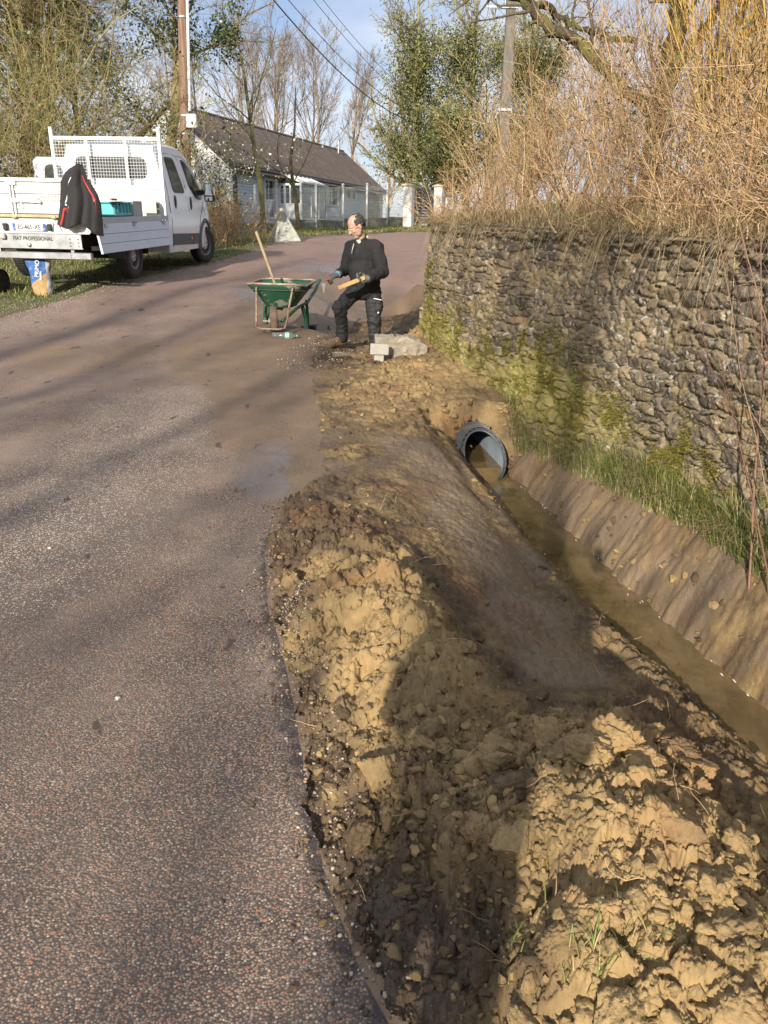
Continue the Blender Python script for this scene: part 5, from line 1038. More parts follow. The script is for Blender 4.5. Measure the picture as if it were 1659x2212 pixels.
def patch(poly, off, name, m, parent, th=None, mirror=False):
    """flat-ish panel hugging the cab's right flank from a (y, z) outline, subdivided so that it follows the curve"""
    mb = MB(); P_ = [Vector((0, a, b)) for a, b in poly]; f = mb.bm.faces.new([mb.bm.verts.new(v) for v in P_])
    c = sum(P_, Vector())/len(P_)
    bmesh.ops.triangulate(mb.bm, faces=[f]); bmesh.ops.subdivide_edges(mb.bm, edges=mb.bm.edges[:], cuts=4, use_grid_fill=True)
    for v in mb.bm.verts: q = onside(v.co.y, v.co.z, off); v.co = q
    r = bmesh.ops.extrude_face_region(mb.bm, geom=mb.bm.faces[:]); 
    for v in [g_ for g_ in r['geom'] if isinstance(g_, bmesh.types.BMVert)]: v.co.x -= .03
    if mirror:
        q = bmesh.ops.duplicate(mb.bm, geom=mb.bm.faces[:]+mb.bm.verts[:]+mb.bm.edges[:])
        for v in [g_ for g_ in q['geom'] if isinstance(g_, bmesh.types.BMVert)]: v.co.x *= -1
    return mb.build(name, m, parent)
def rpoly(P_, r=.06, k=5):
    out = []; n_ = len(P_)
    for i in range(n_):
        a, b, c = Vector(P_[i-1]), Vector(P_[i]), Vector(P_[(i+1) % n_]); d1 = (a-b).normalized()*min(r, (a-b).length*.45); d2 = (c-b).normalized()*min(r, (c-b).length*.45)
        for j in range(k+1): t = j/k; out.append(tuple((b+d1)*(1-t)**2+b*2*t*(1-t)+(b+d2)*t*t))
    return out
def inset(P_, d):
    c = sum((Vector(p) for p in P_), Vector((0, 0)))/len(P_); return [tuple(Vector(p)+(c-Vector(p)).normalized()*d) for p in P_]
# doors: thin panel outlines as gaps, windows, handles
def seam(pts, name='door_gap', par=None):
    mb = MB(); mb.tube([onside(a, b, .0015) for a, b in pts], .006, 6); return mb.build(name, M_seam, par or cab)
D1 = [(1.90, .42), (1.90, .9), (1.88, 1.4), (1.86, 1.9), (1.9, 2.06), (2.6, 2.09), (2.86, 2.06), (2.95, 1.5), (3.02, 1.06), (3.08, .42)]
D2 = [(3.08, .42), (3.62, .42)]; D3 = [(2.9, 2.07), (3.2, 2.06), (3.45, 1.97), (3.72, 1.74), (4.0, 1.4), (3.98, 1.12), (3.70, .98), (3.6, .75), (3.6, .42)]
seam(D1); seam(D3); seam(D2)
W1 = rpoly([(2.12, 2.02), (2.62, 2.02), (2.86, 1.42), (2.80, 1.385), (2.2, 1.39)], .10); W2 = rpoly([(3.03, 2.02), (3.24, 2.0), (3.50, 1.86), (3.98, 1.38), (3.92, 1.26), (3.50, 1.30), (3.2, 1.5)], .10)
for W_ in (W1, W2):
    fr_ = patch(W_, .006, 'door_window', M_black, cab); patch(inset(W_, .035), .010, 'pane', M_glass, fr_)
mb = MB(); mb.box(onside(3.56, 1.55, .012), (.012, .03, .55), (-.55, 0, 0)); mb.build('window_bar', M_black, cab)
for y_, z_ in ((2.235, 1.225), (3.16, 1.2)):
    mb = MB(); c = onside(y_, z_, .005); mb.sph(c, 1, (.02, .055, .125), 16); o = mb.build('door_handle', M_black, cab, smooth=True)
patch([(1.9, .66), (3.06, .63), (3.06, .42), (1.9, .45)], .012, 'rub_strip', M_trim, cab); patch([(3.10, .63), (3.5, .62), (3.48, .42), (3.10, .42)], .012, 'rub_strip', M_trim, cab)
mb = MB(); mb.box(onside(2.97, .545, .02), (.01, .09, .06)); mb.build('side_reflector', M_amber, cab)
# arch trim
for s_ in (1, -1):
    mb = MB(); pr = []
    for k in range(17):
        a = math.pi*(-.12+1.16*k/16); pr.append((4.035+math.cos(a)*.46, .37+math.sin(a)*.46))
    po_ = [(4.035+math.cos(math.pi*(-.12+1.16*k/16))*(.56 if k < 15 else .55), .37+math.sin(math.pi*(-.12+1.16*k/16))*.56) for k in range(17)]
    rows = []
    for (a1, b1), (a2, b2) in zip(pr, po_):
        wf1 = float(np.interp(a1, YS, WF)); x1 = 1.035*wf1
        rows.append([(s_*(x1-.06), a1, b1), (s_*(x1+.02), a1, b1), (s_*(x1+.02), (a1+a2)/2, (b1+b2)/2), (s_*(x1-.02), a2, b2)])
    mb.grid(rows); mb.build('wheel_arch_trim', M_trim, cab, smooth=True)
mb = MB(); mb.box((0, 4.93, .5), (1.5, .2, .36), bev=.05); mb.build('front_bumper', M_trim, truck)
mb = MB(); mb.box((0, 3.45, .50), (1.5, 2.6, .3)); mb.box((0, 4.0, .8), (1.2, .9, .6)); mb.build('engine_bay', M_under, truck)
# rear cab window
mb = MB(); wp4 = rpoly([(-.66, 1.62), (.68, 1.62), (.68, 1.98), (-.66, 1.98)], .12); mb.prism(wp4, 'y', 1.695, 1.725); rw = mb.build('rear_window', M_black, cab)
mb = MB(); [mb.prism(rpoly(q, .07), 'y', 1.688, 1.70) for q in ([(-.63, 1.65), (-.33, 1.65), (-.33, 1.95), (-.63, 1.95)], [(-.29, 1.65), (.27, 1.65), (.27, 1.95), (-.29, 1.95)], [(.31, 1.65), (.65, 1.65), (.65, 1.95), (.31, 1.95)])]; mb.build('pane', M_glass, rw)
# mirror
mb = MB(); mb.box((1.06, 3.86, 1.42), (.16, .06, .10)); mb.box((1.20, 3.84, 1.42), (.22, .13, .36), bev=.035, seg=3); mi_ = mb.build('wing_mirror', M_black, cab, auto=40)
mb = MB(); mb.box((1.20, 3.772, 1.47), (.17, .008, .21), bev=.003); mb.box((1.20, 3.772, 1.30), (.15, .008, .08), bev=.003); mb.build('mirror_glass', NT('mirror').set(Base_Color=(.75, .8, .8), Metallic=1., Roughness=.03), mi_)
mb = MB(); mb.box((1.305, 3.82, 1.45), (.025, .05, .16), bev=.008); mb.build('indicator', plain('pale indicator', (.62, .33, .22), .3), mi_)
# open left rear door
mb = MB(); mb.box((-1.42, 2.3, 1.15), (.72, .07, 1.6), (0, 0, .12), bev=.03); ld = mb.build('open_left_door', M_tw, cab); 
mb = MB(); mb.box((-1.42, 2.26, 1.68), (.62, .08, .62), (0, 0, .12), bev=.05); ld2 = mb.build('door_top', M_tw, ld); mb = MB(); mb.prism(rpoly([(-1.56, 1.48), (-1.2, 1.48), (-1.2, 1.86), (-1.5, 1.86)], .1), 'y', 2.17, 2.23); mb.build('pane', M_glass, ld)
# --- chassis
mb = MB()
for s_ in (-.42, .42): mb.box((s_, .4, .60), (.09, 3.7, .16))
for y_ in (-1.2, -.3, .5, 1.4): mb.box((0, y_, .60), (.84, .08, .12))
mb.cyl((-.8, 0, .37), (.8, 0, .37), .06, n=10); mb.box((.55, .9, .5), (.3, .7, .26)); mb.box((-.6, .9, .48), (.3, .7, .26)); mb.cyl((.3, -1.1, .48), (.3, -.3, .48), .09, n=12)
mb.build('chassis', M_under, truck)
# wheels
def wheel(c, steer, name='wheel', side=1):
    w_ = empty(name, c); w_.parent = truck; w_.rotation_euler = (0, 0, steer)
    mb = MB(); prof = [(-.10, .235), (-.108, .27), (-.112, .31), (-.10, .350), (-.085, .368), (-.04, .372), (.04, .372), (.085, .368), (.10, .350), (.112, .31), (.108, .27), (.10, .235)]
    N = 56; rows = [[(x_, math.cos(2*math.pi*k/N)*r_, math.sin(2*math.pi*k/N)*r_) for x_, r_ in prof] for k in range(N+1)]; mb.grid(rows); bmesh.ops.remove_doubles(mb.bm, verts=mb.bm.verts[:], dist=1e-5)
    for k in range(N):
        a = 2*math.pi*(k+.5)/N
        for x_ in (-.06, -.02, .02, .06): mb.box((x_, math.cos(a)*.373, math.sin(a)*.373), (.026, .026, .010), (a, 0, 0))
    mb.build('tyre', M_rubber, w_, auto=40)
    mb = MB(); pr = [(.09*side, .236), (.095*side, .205), (.05*side, .195), (.0, .185), (-.05*side, .19), (-.095*side, .235)]
    rows = [[(x_, math.cos(2*math.pi*k/40)*r_, math.sin(2*math.pi*k/40)*r_) for x_, r_ in pr] for k in range(41)]; mb.grid(rows)
    pr = [(.01*side, .19), (.03*side, .15), (.055*side, .115), (.055*side, .0)]; rows = [[(x_, math.cos(2*math.pi*k/40)*r_, math.sin(2*math.pi*k/40)*r_) for x_, r_ in pr] for k in range(41)]; mb.grid(rows)
    mb.build('rim', plain('dark steel rim', (.13, .13, .135), .5, .4, .2), w_, smooth=True)
    mb = MB()
    for k in range(12): a = 2*math.pi*k/12; mb.cyl((.018*side, math.cos(a)*.163, math.sin(a)*.163), (.032*side, math.cos(a)*.166, math.sin(a)*.166), .018, n=8)
    mb.build('vent_hole', M_black, w_)
    mb = MB(); mb.cyl((.05*side, 0, 0), (.078*side, 0, 0), .105, .095, n=28); hc = mb.build('hub_cap', plain('grey hub cap', (.42, .42, .42), .5, var=.1), w_, auto=30)
    mb = MB()
    for k in range(5): a = 2*math.pi*k/5+.5; mb.cyl((.076*side, math.cos(a)*.062, math.sin(a)*.062), (.082*side, math.cos(a)*.062, math.sin(a)*.062), .016, n=10)
    mb.build('nut_hole', M_black, hc)
wheel((.90, 0, .372), 0, side=1); wheel((-.90, 0, .372), 0, side=-1); wheel((.90, 4.035, .372), -.28, side=1); wheel((-.90, 4.035, .372), -.28, side=-1)
mb = MB()
for s_ in (1, -1): mb.box((s_*.88, -.46, .50), (.28, .015, .32)); mb.box((s_*.90, -.1, .80), (.30, .9, .02)); mb.box((s_*.90, .5, .58), (.3, .02, .42))
mb.build('mudguard', M_black, truck)
# --- bed
mb = MB(); mb.box((0, .08, .955), (2.06, 3.06, .05)); mb.box((1.025, .08, .93), (.05, 3.06, .12)); mb.box((-1.025, .08, .93), (.05, 3.06, .12)); mb.box((0, -1.45, .93), (2.1, .05, .12)); bed = mb.build('bed_floor', M_alb, truck)
mb = MB(); mb.box((0, -1.47, 1.265), (1.98, .028, .50))
for z_ in (1.05, 1.12, 1.24, 1.36, 1.44, 1.5): mb.box((0, -1.488, z_), (1.97, .012, .03 if z_ != 1.5 else .05), bev=.003)
tb = mb.build('tailboard', M_al, truck)
mb = MB(); [mb.box((0, -1.498, z_), (1.96, .003, .006)) for z_ in (1.03, 1.31, 1.47)]; mb.build('groove', M_seam, tb)
mb = MB(); mb.box((0, -1.49, 1.0), (2.0, .05, .04)); [mb.cyl((x_-.03, -1.5, .985), (x_+.03, -1.5, .985), .03, n=10) for x_ in (-.72, -.2, .42, .85)]; mb.build('hinge_rail', plain('rusty cream rail', (.45, .36, .20), .7, var=.3, sc=12), tb)
# tailboard catch gear
mb = MB()
for x_ in (-.21, -.16): mb.box((x_, -1.515, 1.22), (.022, .02, .46))
mb.box((-.185, -1.51, 1.46), (.16, .025, .06)); mb.box((0, -1.52, 1.21), (.44, .022, .045)); mb.box((.16, -1.515, 1.22), (.12, .02, .08)); mb.cyl((.23, -1.54, 1.2), (.23, -1.5, 1.2), .025, n=10)
for x_ in (-.26, -.06): mb.tube([(x_, -1.52, 1.18), (x_+.03, -1.535, 1.15), (x_, -1.52, 1.11), (x_-.02, -1.53, 1.14), (x_, -1.52, 1.18)], .006, 5)
mb.build('latch', M_al, tb)
for x_ in (1.0, -1.0): mb = MB(); mb.box((x_, -1.45, 1.24), (.05, .05, .56)); mb.build('corner_post', M_al, truck)
mb = MB(); mb.box((-1.03, .08, 1.24), (.028, 3.02, .46)); [mb.box((-1.045, .08, z_), (.012, 3.0, .03)) for z_ in (1.1, 1.25, 1.4)]; mb.build('left_side_board', M_al, truck)
# right side board let down: hinged at the floor, hanging and leaning out
mb = MB(); th_ = R_(9); rm = Matrix.Translation((1.055, 0, .90)) @ Matrix.Rotation(-th_, 4, 'Y')
for z_, h_ in ((-.075, .145), (-.22, .135), (-.36, .135)): mb.box((0, .02, z_), (.026, 3.06, h_), mtx=rm, bev=.003)
mb.box((.0, -1.52, -.215), (.034, .03, .43), mtx=rm); sb = mb.build('lowered_side_board', plain('pale blue white board', (.56, .61, .70), .5, var=.06, sc=4), truck)
mb = MB(); [mb.box((.02, y_, -.03), (.02, .1, .05), mtx=rm) for y_ in (-1.2, -.1, 1.3)]; [mb.sph((.03, y_, .0), .022, n=8, mtx=rm) for y_ in (-.12, -.02, 1.22, 1.36)]; mb.build('board_hinge', M_galv, sb)
# headboard and load guard
mb = MB(); mb.box((0, 1.60, 1.21), (2.0, .03, .48)); mb.box((0, 1.585, 1.46), (2.02, .05, .04)); mb.build('headboard', M_al, truck)
lg = empty('load_guard', (0, 1.58, 0)); lg.parent = truck
for s_ in (-1, 1):
    mb = MB(); mb.box((s_*1.01, .02, 1.68), (.055, .05, 1.56)); mb.build('guard_post', M_white, lg)
mb = MB(); mb.box((0, .02, 2.28), (1.98, .04, .055)); mb.box((0, .02, 1.47), (1.98, .03, .03)); [mb.box((x_, .02, 1.87), (.05, .03, .8)) for x_ in (-.36, .36)]; mb.build('guard_frame', M_white, lg)
mb = MB(); 
for k in range(38): x_ = -.985+k*.0532; mb.cyl((x_, -.005, 1.46), (x_, -.005, 2.27), .0032, n=4, caps=False)
for k in range(14): mb.cyl((-.985, -.010, 1.5+k*.0555), (.985, -.010, 1.5+k*.0555), .0032, n=4, caps=False)
mb.build('guard_mesh', M_white, lg)
# --- rear end
mb = MB(); mb.box((0, -1.47, .84), (1.9, .04, .16)); mb.box((0, -1.50, .765), (1.9, .05, .02)); [mb.box((x_, -1.5, .84), (.03, .04, .15), (0, .35*q, 0)) for x_, q in ((-.42, -1), (.36, 1), (.48, -1))]; mb.build('rear_valance', M_al, truck)
def text(s_, size, loc, rot, m, parent, name='lettering', ext=.002, bold=0., sx=1., sp=1.):
    cu = bpy.data.curves.new('t', 'FONT'); cu.body = s_; cu.size = size; cu.extrude = ext; cu.offset = bold; cu.align_x = 'CENTER'; cu.align_y = 'CENTER'; cu.space_character = sp
    o = bpy.data.objects.new('t', cu); COL.objects.link(o); me = ev_mesh(o); bpy.data.objects.remove(o)
    o = bpy.data.objects.new(name, me); COL.objects.link(o); me.materials.clear(); me.materials.append(m); o.parent = parent; o.location = loc; o.rotation_euler = rot; o.scale = (sx, 1, 1); return o
VR = (R_(90), 0, 0)
mb = MB(); mb.box((.02, -1.528, .84), (.52, .008, .11), bev=.003); pl = mb.build('number_plate', plain('plate white', (.74, .74, .72), .4, var=.03), truck)
text('ES-465-XE', .098, (.02, -1.535, .838), VR, M_black, pl, bold=.0012, sx=.84, sp=1.02)
mb = MB(); mb.box((-.218, -1.533, .84), (.044, .004, .105)); mb.box((.258, -1.533, .84), (.044, .004, .105)); pb = mb.build('blue_band', plain('plate blue', (.03, .11, .45), .4), pl)
text('F', .04, (-.218, -1.538, .815), VR, M_white, pb); text('78', .03, (.258, -1.538, .815), VR, M_white, pb)
for x_ in (.34, -.36): mb = MB(); mb.box((x_, -1.52, .84), (.07, .05, .10), bev=.01); mb.build('plate_lamp', M_black, truck)
mb = MB(); mb.box((.14, -1.50, .645), (1.32, .012, .215)); mb.box((.14, -1.497, .75), (1.34, .02, .012)); mb.box((.14, -1.497, .54), (1.34, .02, .012)); fpn = mb.build('rear_panel', M_galv, truck)
text('FIAT PROFESSIONAL', .078, (.04, -1.508, .675), VR, M_black, fpn, bold=.0010, sx=.86, sp=1.03)
mb = MB(); mb.sph((-.03, -1.52, .585), .032, (1, .6, 1), 12); mb.build('knob', M_galv, fpn)
for x_ in (.62, .75):
    for z_ in (.58, .63, .68): mb = MB(); mb.sph((x_, -1.51, z_), .012, n=8); mb.build('bolt', M_galv, fpn)
mb = MB(); mb.box((-.42, -1.53, .70), (.09, .06, .08), bev=.015); mb.build('grey_socket', plain('grey socket', (.36, .36, .35)), truck)
mb = MB(); mb.box((0, -1.50, .435), (1.88, .08, .10), bev=.01); [mb.box((x_, -1.45, .56), (.05, .03, .28)) for x_ in (-.55, .62)]; [mb.sph((.62, -1.545, z_), .010, n=8) for z_ in (.42, .45)]; mb.build('underrun_bar', M_galv, truck)
mb = MB(); mb.box((.76, -1.44, .85), (.36, .05, .115), bev=.012); lp = mb.build('rear_lamp', M_red, truck); mb = MB(); mb.box((.63, -1.468, .85), (.09, .008, .1)); mb.build('amber_lens', M_amber, lp)
mb = MB(); mb.box((-.76, -1.44, .85), (.36, .05, .115), bev=.012); mb.build('rear_lamp', M_red, truck)
# spare wheel slung under the bed
mb = MB(); N = 48; prof = [(.20, -.1), (.30, -.11), (.36, -.085), (.372, 0), (.36, .085), (.30, .11), (.20, .1)]
mb.grid([[(r_*math.cos(2*math.pi*k/N)-.05, r_*math.sin(2*math.pi*k/N)-.95, .46+z_) for r_, z_ in prof] for k in range(N+1)])
for k in range(N): a = 2*math.pi*k/N; [mb.box((math.cos(a)*.373-.05, math.sin(a)*.373-.95, .46+q), (.01, .028, .03), (0, 0, a)) for q in (-.06, 0, .06)]
mb.build('spare_wheel', plain('dusty tyre', (.12, .105, .085), .9, var=.3, sc=12), truck)
text('DUCATO', .065, (.40, -1.502, 1.262), VR, plain('faded badge', (.50, .48, .42), .6), tb, bold=.001, sx=1.15); text('MAXI', .04, (.47, -1.502, 1.215), VR, bpy.data.materials['faded badge'], tb, sx=1.3)
TM = truck.matrix_world.copy(); bpy.context.view_layer.update()
def on_truck(o): o.matrix_world = TM @ o.matrix_basis; return o
# --- things lying in the bed
mb = MB(); mb.box((.62, .02, 1.09), (.5, .72, .2), bev=.02); o = mb.build('case', M_teal := plain('turquoise plastic', (.10, .42, .43), .45, var=.15), None); cs = empty('tool_case', label='turquoise plastic tool case lying on the truck bed', cat='case'); o.parent = cs
mb = MB(); [mb.box((.88, -.25+.14*k, 1.13), (.02, .05, .16), bev=.004) for k in range(5)]; mb.box((.62, .02, 1.2), (.52, .74, .02)); mb.build('rib', plain('dark teal', (.05, .27, .29)), cs); on_truck(cs)
gb = empty('grey_boxes', label='grey cardboard box behind the turquoise case on the truck bed', cat='box'); mb = MB(); mb.box((.72, .66, 1.10), (.3, .42, .24), bev=.01); mb.build('body', plain('grey card', (.36, .35, .33), .8), gb); mb = MB(); mb.box((.72, .66, 1.225), (.31, .43, .012)); mb.build('lid', plain('pale card', (.48, .47, .43), .8), gb); gb.name = 'cardboard_box'; on_truck(gb)
hb = empty('hollow_block', label='pale hollow building block standing at the front end of the truck bed', cat='block'); mb = MB(); 
mb.box((.85, 1.43, .995), (.2, .2, .03)); mb.box((.85, 1.43, 1.10), (.2, .2, .03)); mb.box((.85, 1.43, 1.205), (.2, .2, .03)); mb.box((.85, 1.34, 1.1), (.2, .03, .22)); mb.box((.85, 1.52, 1.1), (.2, .03, .22)); mb.box((.76, 1.43, 1.1), (.02, .2, .22)); mb.build('shell', plain('pale block', (.52, .49, .42), .85), hb)
mb = MB(); mb.box((.82, 1.43, 1.155), (.05, .1, .07)); mb.build('brick_piece', plain('orange brick', (.50, .17, .07), .85), hb); on_truck(hb)
sh = empty('trowel', label='muddy steel float lying on the turquoise case', cat='tool'); mb = MB(); mb.box((.86, -.3, 1.215), (.12, .45, .012)); mb.build('blade', plain('muddy steel', (.22, .18, .14), .6, .4), sh); mb = MB(); mb.cyl((.86, -.42, 1.25), (.86, -.2, 1.25), .018, n=8); mb.build('handle', plain('tool handle', (.25, .16, .09)), sh); on_truck(sh)
# --- jacket hung over the tailboard corner
Lc = [(.86, 1.70), (.78, 1.64), (.70, 1.58), (.62, 1.47), (.59, 1.30), (.56, 1.15), (.52, 1.0), (.48, .88)]
Rc = [(.93, 1.70), (.99, 1.63), (1.02, 1.50), (1.07, 1.42), (1.13, 1.30), (1.15, 1.18), (1.14, .95), (1.13, .73)]
def jx(t):
    z = np.linspace(0, 1, len(Lc)); lx = np.interp(t, z, [a for a, b in Lc]); lz = np.interp(t, z, [b for a, b in Lc]); rx = np.interp(t, z, [a for a, b in Rc]); rz = np.interp(t, z, [b for a, b in Rc]); return lx, lz, rx, rz
jk = empty('jacket', label='black work jacket with red and white piping hung on the tailboard corner', cat='jacket')
def jpt(s_, t, off=0):
    lx, lz, rx, rz = jx(t); x = lx*(1-s_)+rx*s_; z = lz*(1-s_)+rz*s_
    # lower hem rises in the middle
    z += .13*math.exp(-((s_-.62)/.17)**2)*max(0, t-.72)/.28
    fold = .035*math.sin(s_*15+t*2.2)*t+.02*math.sin(s_*31+1+t*4)*t+.03*math.sin(s_*6.5-1)
    bulge = .10*math.sin(math.pi*s_)*(.35+.65*t)
    y = -1.50-.03-bulge-fold*.9-off
    if t < .15: y += (0.15-t)*.6
    return Vector((x, y, z))
mb = MB(); ns, ntt = 56, 56; rows = [[jpt(i/ns, j/ntt) for i in range(ns+1)] for j in range(ntt+1)]; mb.grid(rows)
M_jk = plain('black jersey', (.020, .019, .020), .85, var=.3, sc=20, bump=.3, bsc=90)
o = mb.build('shell', M_jk, jk, smooth=True); md = o.modifiers.new('s', 'SOLIDIFY'); md.thickness = -.03; apply_mods(o)
def stripe(pts, wd, m, nm):
    mb = MB(); rows = []
    for k in range(len(pts)-1):
        for q in range(10 if k < len(pts)-2 else 11):
            t = q/10; s_ = pts[k][0]*(1-t)+pts[k+1][0]*t; u_ = pts[k][1]*(1-t)+pts[k+1][1]*t; dx = pts[k+1][0]-pts[k][0]; dy = pts[k+1][1]-pts[k][1]; L_q = math.hypot(dx, dy)+1e-6
            rows.append([jpt(s_-dy/L_q*wd, u_+dx/L_q*wd*.6, .04), jpt(s_+dy/L_q*wd, u_-dx/L_q*wd*.6, .04)])
    mb.grid(rows); return mb.build(nm, m, jk)
stripe([(.42, .30), (.17, .70), (.33, .745)], .016, M_white, 'white_piping'); M_rd = plain('red piping', (.50, .03, .03), .7)
stripe([(.33, .79), (.15, .75), (.10, .985)], .02, M_rd, 'red_piping'); stripe([(.86, .22), (.90, .50), (.965, .68), (.95, .95)], .022, M_rd, 'red_piping'); stripe([(.955, .60), (.965, .67)], .04, M_white, 'white_tab')
on_truck(jk)
# ================================================================== PEOPLE AND PROPS
def sdf_mesh(name, prims, voxel, m, parent=None, smooth_it=4, fac=.5, disp=None):
    """prims: ('c', p0, r0, p1, r1) tapered capsule | ('e', centre, (rx,ry,rz), euler) ellipsoid -> one continuous remeshed skin"""
    bm = bmesh.new()
    for q in prims:
        if q[0] == 'c':
            p0, r0, p1, r1 = Vector(q[1]), q[2], Vector(q[3]), q[4]; d = p1-p0
            for p_, r_ in ((p0, r0), (p1, r1)):
                s_ = bmesh.ops.create_uvsphere(bm, u_segments=16, v_segments=10, radius=r_); bmesh.ops.translate(bm, vec=p_, verts=s_['verts'])
            if d.length > 1e-4:
                s_ = bmesh.ops.create_cone(bm, cap_ends=True, segments=16, radius1=r0, radius2=r1, depth=d.length)
                bmesh.ops.transform(bm, matrix=Matrix.Translation((p0+p1)/2) @ d.to_track_quat('Z', 'Y').to_matrix().to_4x4(), verts=s_['verts'])
        else:
            s_ = bmesh.ops.create_uvsphere(bm, u_segments=20, v_segments=14, radius=1)
            bmesh.ops.transform(bm, matrix=Matrix.Translation(q[1]) @ Euler(q[3] if len(q) > 3 else (0, 0, 0)).to_matrix().to_4x4() @ Matrix.Diagonal((*q[2], 1)), verts=s_['verts'])
    me = bpy.data.meshes.new(name); bm.to_mesh(me); bm.free(); o = bpy.data.objects.new(name, me); COL.objects.link(o)
    r = o.modifiers.new('r', 'REMESH'); r.mode = 'VOXEL'; r.voxel_size = voxel; r.use_smooth_shade = True
    s_ = o.modifiers.new('s', 'SMOOTH'); s_.iterations = smooth_it; s_.factor = fac
    apply_mods(o); me = o.data
    if disp:
        v = np.empty(len(me.vertices)*3, np.float32); me.vertices.foreach_get('co', v); v = v.reshape(-1, 3); nn = np.empty(len(me.vertices)*3, np.float32); me.vertices.foreach_get('normal', nn); nn = nn.reshape(-1, 3)
        v = v+nn*disp(v)[:, None].astype(np.float32); me.vertices.foreach_set('co', v.ravel()); me.update()
    me.materials.clear(); me.materials.append(m); me.polygons.foreach_set('use_smooth', [True]*len(me.polygons))
    if parent: o.parent = parent
    return o
V3 = Vector
M_skin = plain('skin', (.50, .29, .20), .5, var=.08, sc=14, Subsurface_Weight=.0)
M_knit = plain('black knit', (.015, .014, .015), .9, var=.25, sc=30, bump=.5, bsc=160)
M_trs = plain('black work cloth', (.022, .022, .024), .75, var=.35, sc=9, bump=.3, bsc=120)
M_hair = plain('dark grey hair', (.045, .040, .038), .7, var=.5, sc=60, bump=.6, bsc=200)
M_beard = plain('grey beard', (.30, .28, .26), .85, var=.3, sc=60, bump=.5, bsc=200)
M_boot = plain('tan muddy boot', (.20, .135, .085), .85, var=.35, sc=14, bump=.4)
M_glv = plain('grey green glove', (.10, .115, .105), .8, var=.4, sc=30, bump=.4); M_cuff = plain('blue cuff', (.16, .27, .38), .8)
folds = lambda amp, sc, ax=(1, 1, 1): (lambda v: (fbm(v[:, 0]*sc*ax[0]+v[:, 1]*sc*.7, v[:, 2]*sc*ax[2]+v[:, 1]*sc*.4, 5, 4, .55)*amp))
def hand(wr, dirv, palm_n, grip, name, m, parent, sc=1., side=1):
    """glove: palm, four curled fingers and a thumb. dirv = direction of the knuckles from the wrist, palm_n = out of the palm"""
    f = V3(dirv).normalized(); nrm = V3(palm_n); nrm = (nrm-f*nrm.dot(f)).normalized(); s = f.cross(nrm)*side
    P_ = lambda a, b, c: V3(wr)+(f*a+s*b+nrm*c)*sc
    pr = [('c', P_(-.03, 0, 0), .030*sc, P_(.02, 0, 0), .032*sc)]
    for k in range(4): b = (-.033+.022*k); pr.append(('c', P_(.015, b*.7, 0), .020*sc, P_(.085-.004*abs(k-1.5), b, 0), .0155*sc))
    ln = [.038, .043, .040, .031]
    for k in range(4):
        b = -.033+.022*k; p0 = P_(.088-.003*abs(k-1.5), b, .0); a1, a2, a3 = grip*.55, grip*1.15, grip*1.6
        p1 = p0+(f*math.cos(a1)+nrm*math.sin(a1))*ln[k]*sc; p2 = p1+(f*math.cos(a2)+nrm*math.sin(a2))*ln[k]*.75*sc; p3 = p2+(f*math.cos(a3)+nrm*math.sin(a3))*ln[k]*.55*sc
        pr += [('c', p0, .0125*sc, p1, .0115*sc), ('c', p1, .0115*sc, p2, .0105*sc), ('c', p2, .0105*sc, p3, .009*sc)]
    t0 = P_(.012, -.030, .008); t1 = P_(.045, -.062, .022); t2 = P_(.072, -.056, .044); t3 = P_(.09, -.04, .056)
    pr += [('c', t0, .018*sc, t1, .0145*sc), ('c', t1, .0145*sc, t2, .0125*sc), ('c', t2, .0125*sc, t3, .010*sc)]
    return sdf_mesh(name, pr, .0042, m, parent, 2)
def head_prims(c, f, up=V3((0, 0, 1)), s=1.):
    f = V3(f).normalized(); up = (up-f*up.dot(f)).normalized(); r = f.cross(up)
    M3 = Matrix((r, f, up)).transposed(); e = M3.to_euler()
    Q = lambda x, y, z: V3(c)+(r*x+f*y+up*z)*s
    pr = [('e', Q(0, -.012, .035), (.076*s, .096*s, .090*s), e), ('e', Q(0, .022, -.035), (.062*s, .068*s, .075*s), e), ('e', Q(0, .048, -.085), (.036*s, .036*s, .032*s), e),
          ('e', Q(0, .066, .028), (.05*s, .022*s, .02*s), e), ('c', Q(0, .082, .012), .011*s, Q(0, .110, -.024), .015*s), ('e', Q(.017, .095, -.026), (.009*s, .01*s, .008*s), e), ('e', Q(-.017, .095, -.026), (.009*s, .01*s, .008*s), e),
          ('e', Q(.036, .062, -.018), (.024*s, .022*s, .024*s), e), ('e', Q(-.036, .062, -.018), (.024*s, .022*s, .024*s), e), ('e', Q(0, .082, -.060), (.024*s, .012*s, .007*s), e), ('e', Q(0, .080, -.070), (.022*s, .012*s, .007*s), e)]
    for sg in (1, -1): pr += [('e', Q(sg*.078, -.008, .0), (.010*s, .020*s, .032*s), e), ('e', Q(sg*.078, -.008, -.022), (.009*s, .012*s, .014*s), e)]
    return pr, Q, e
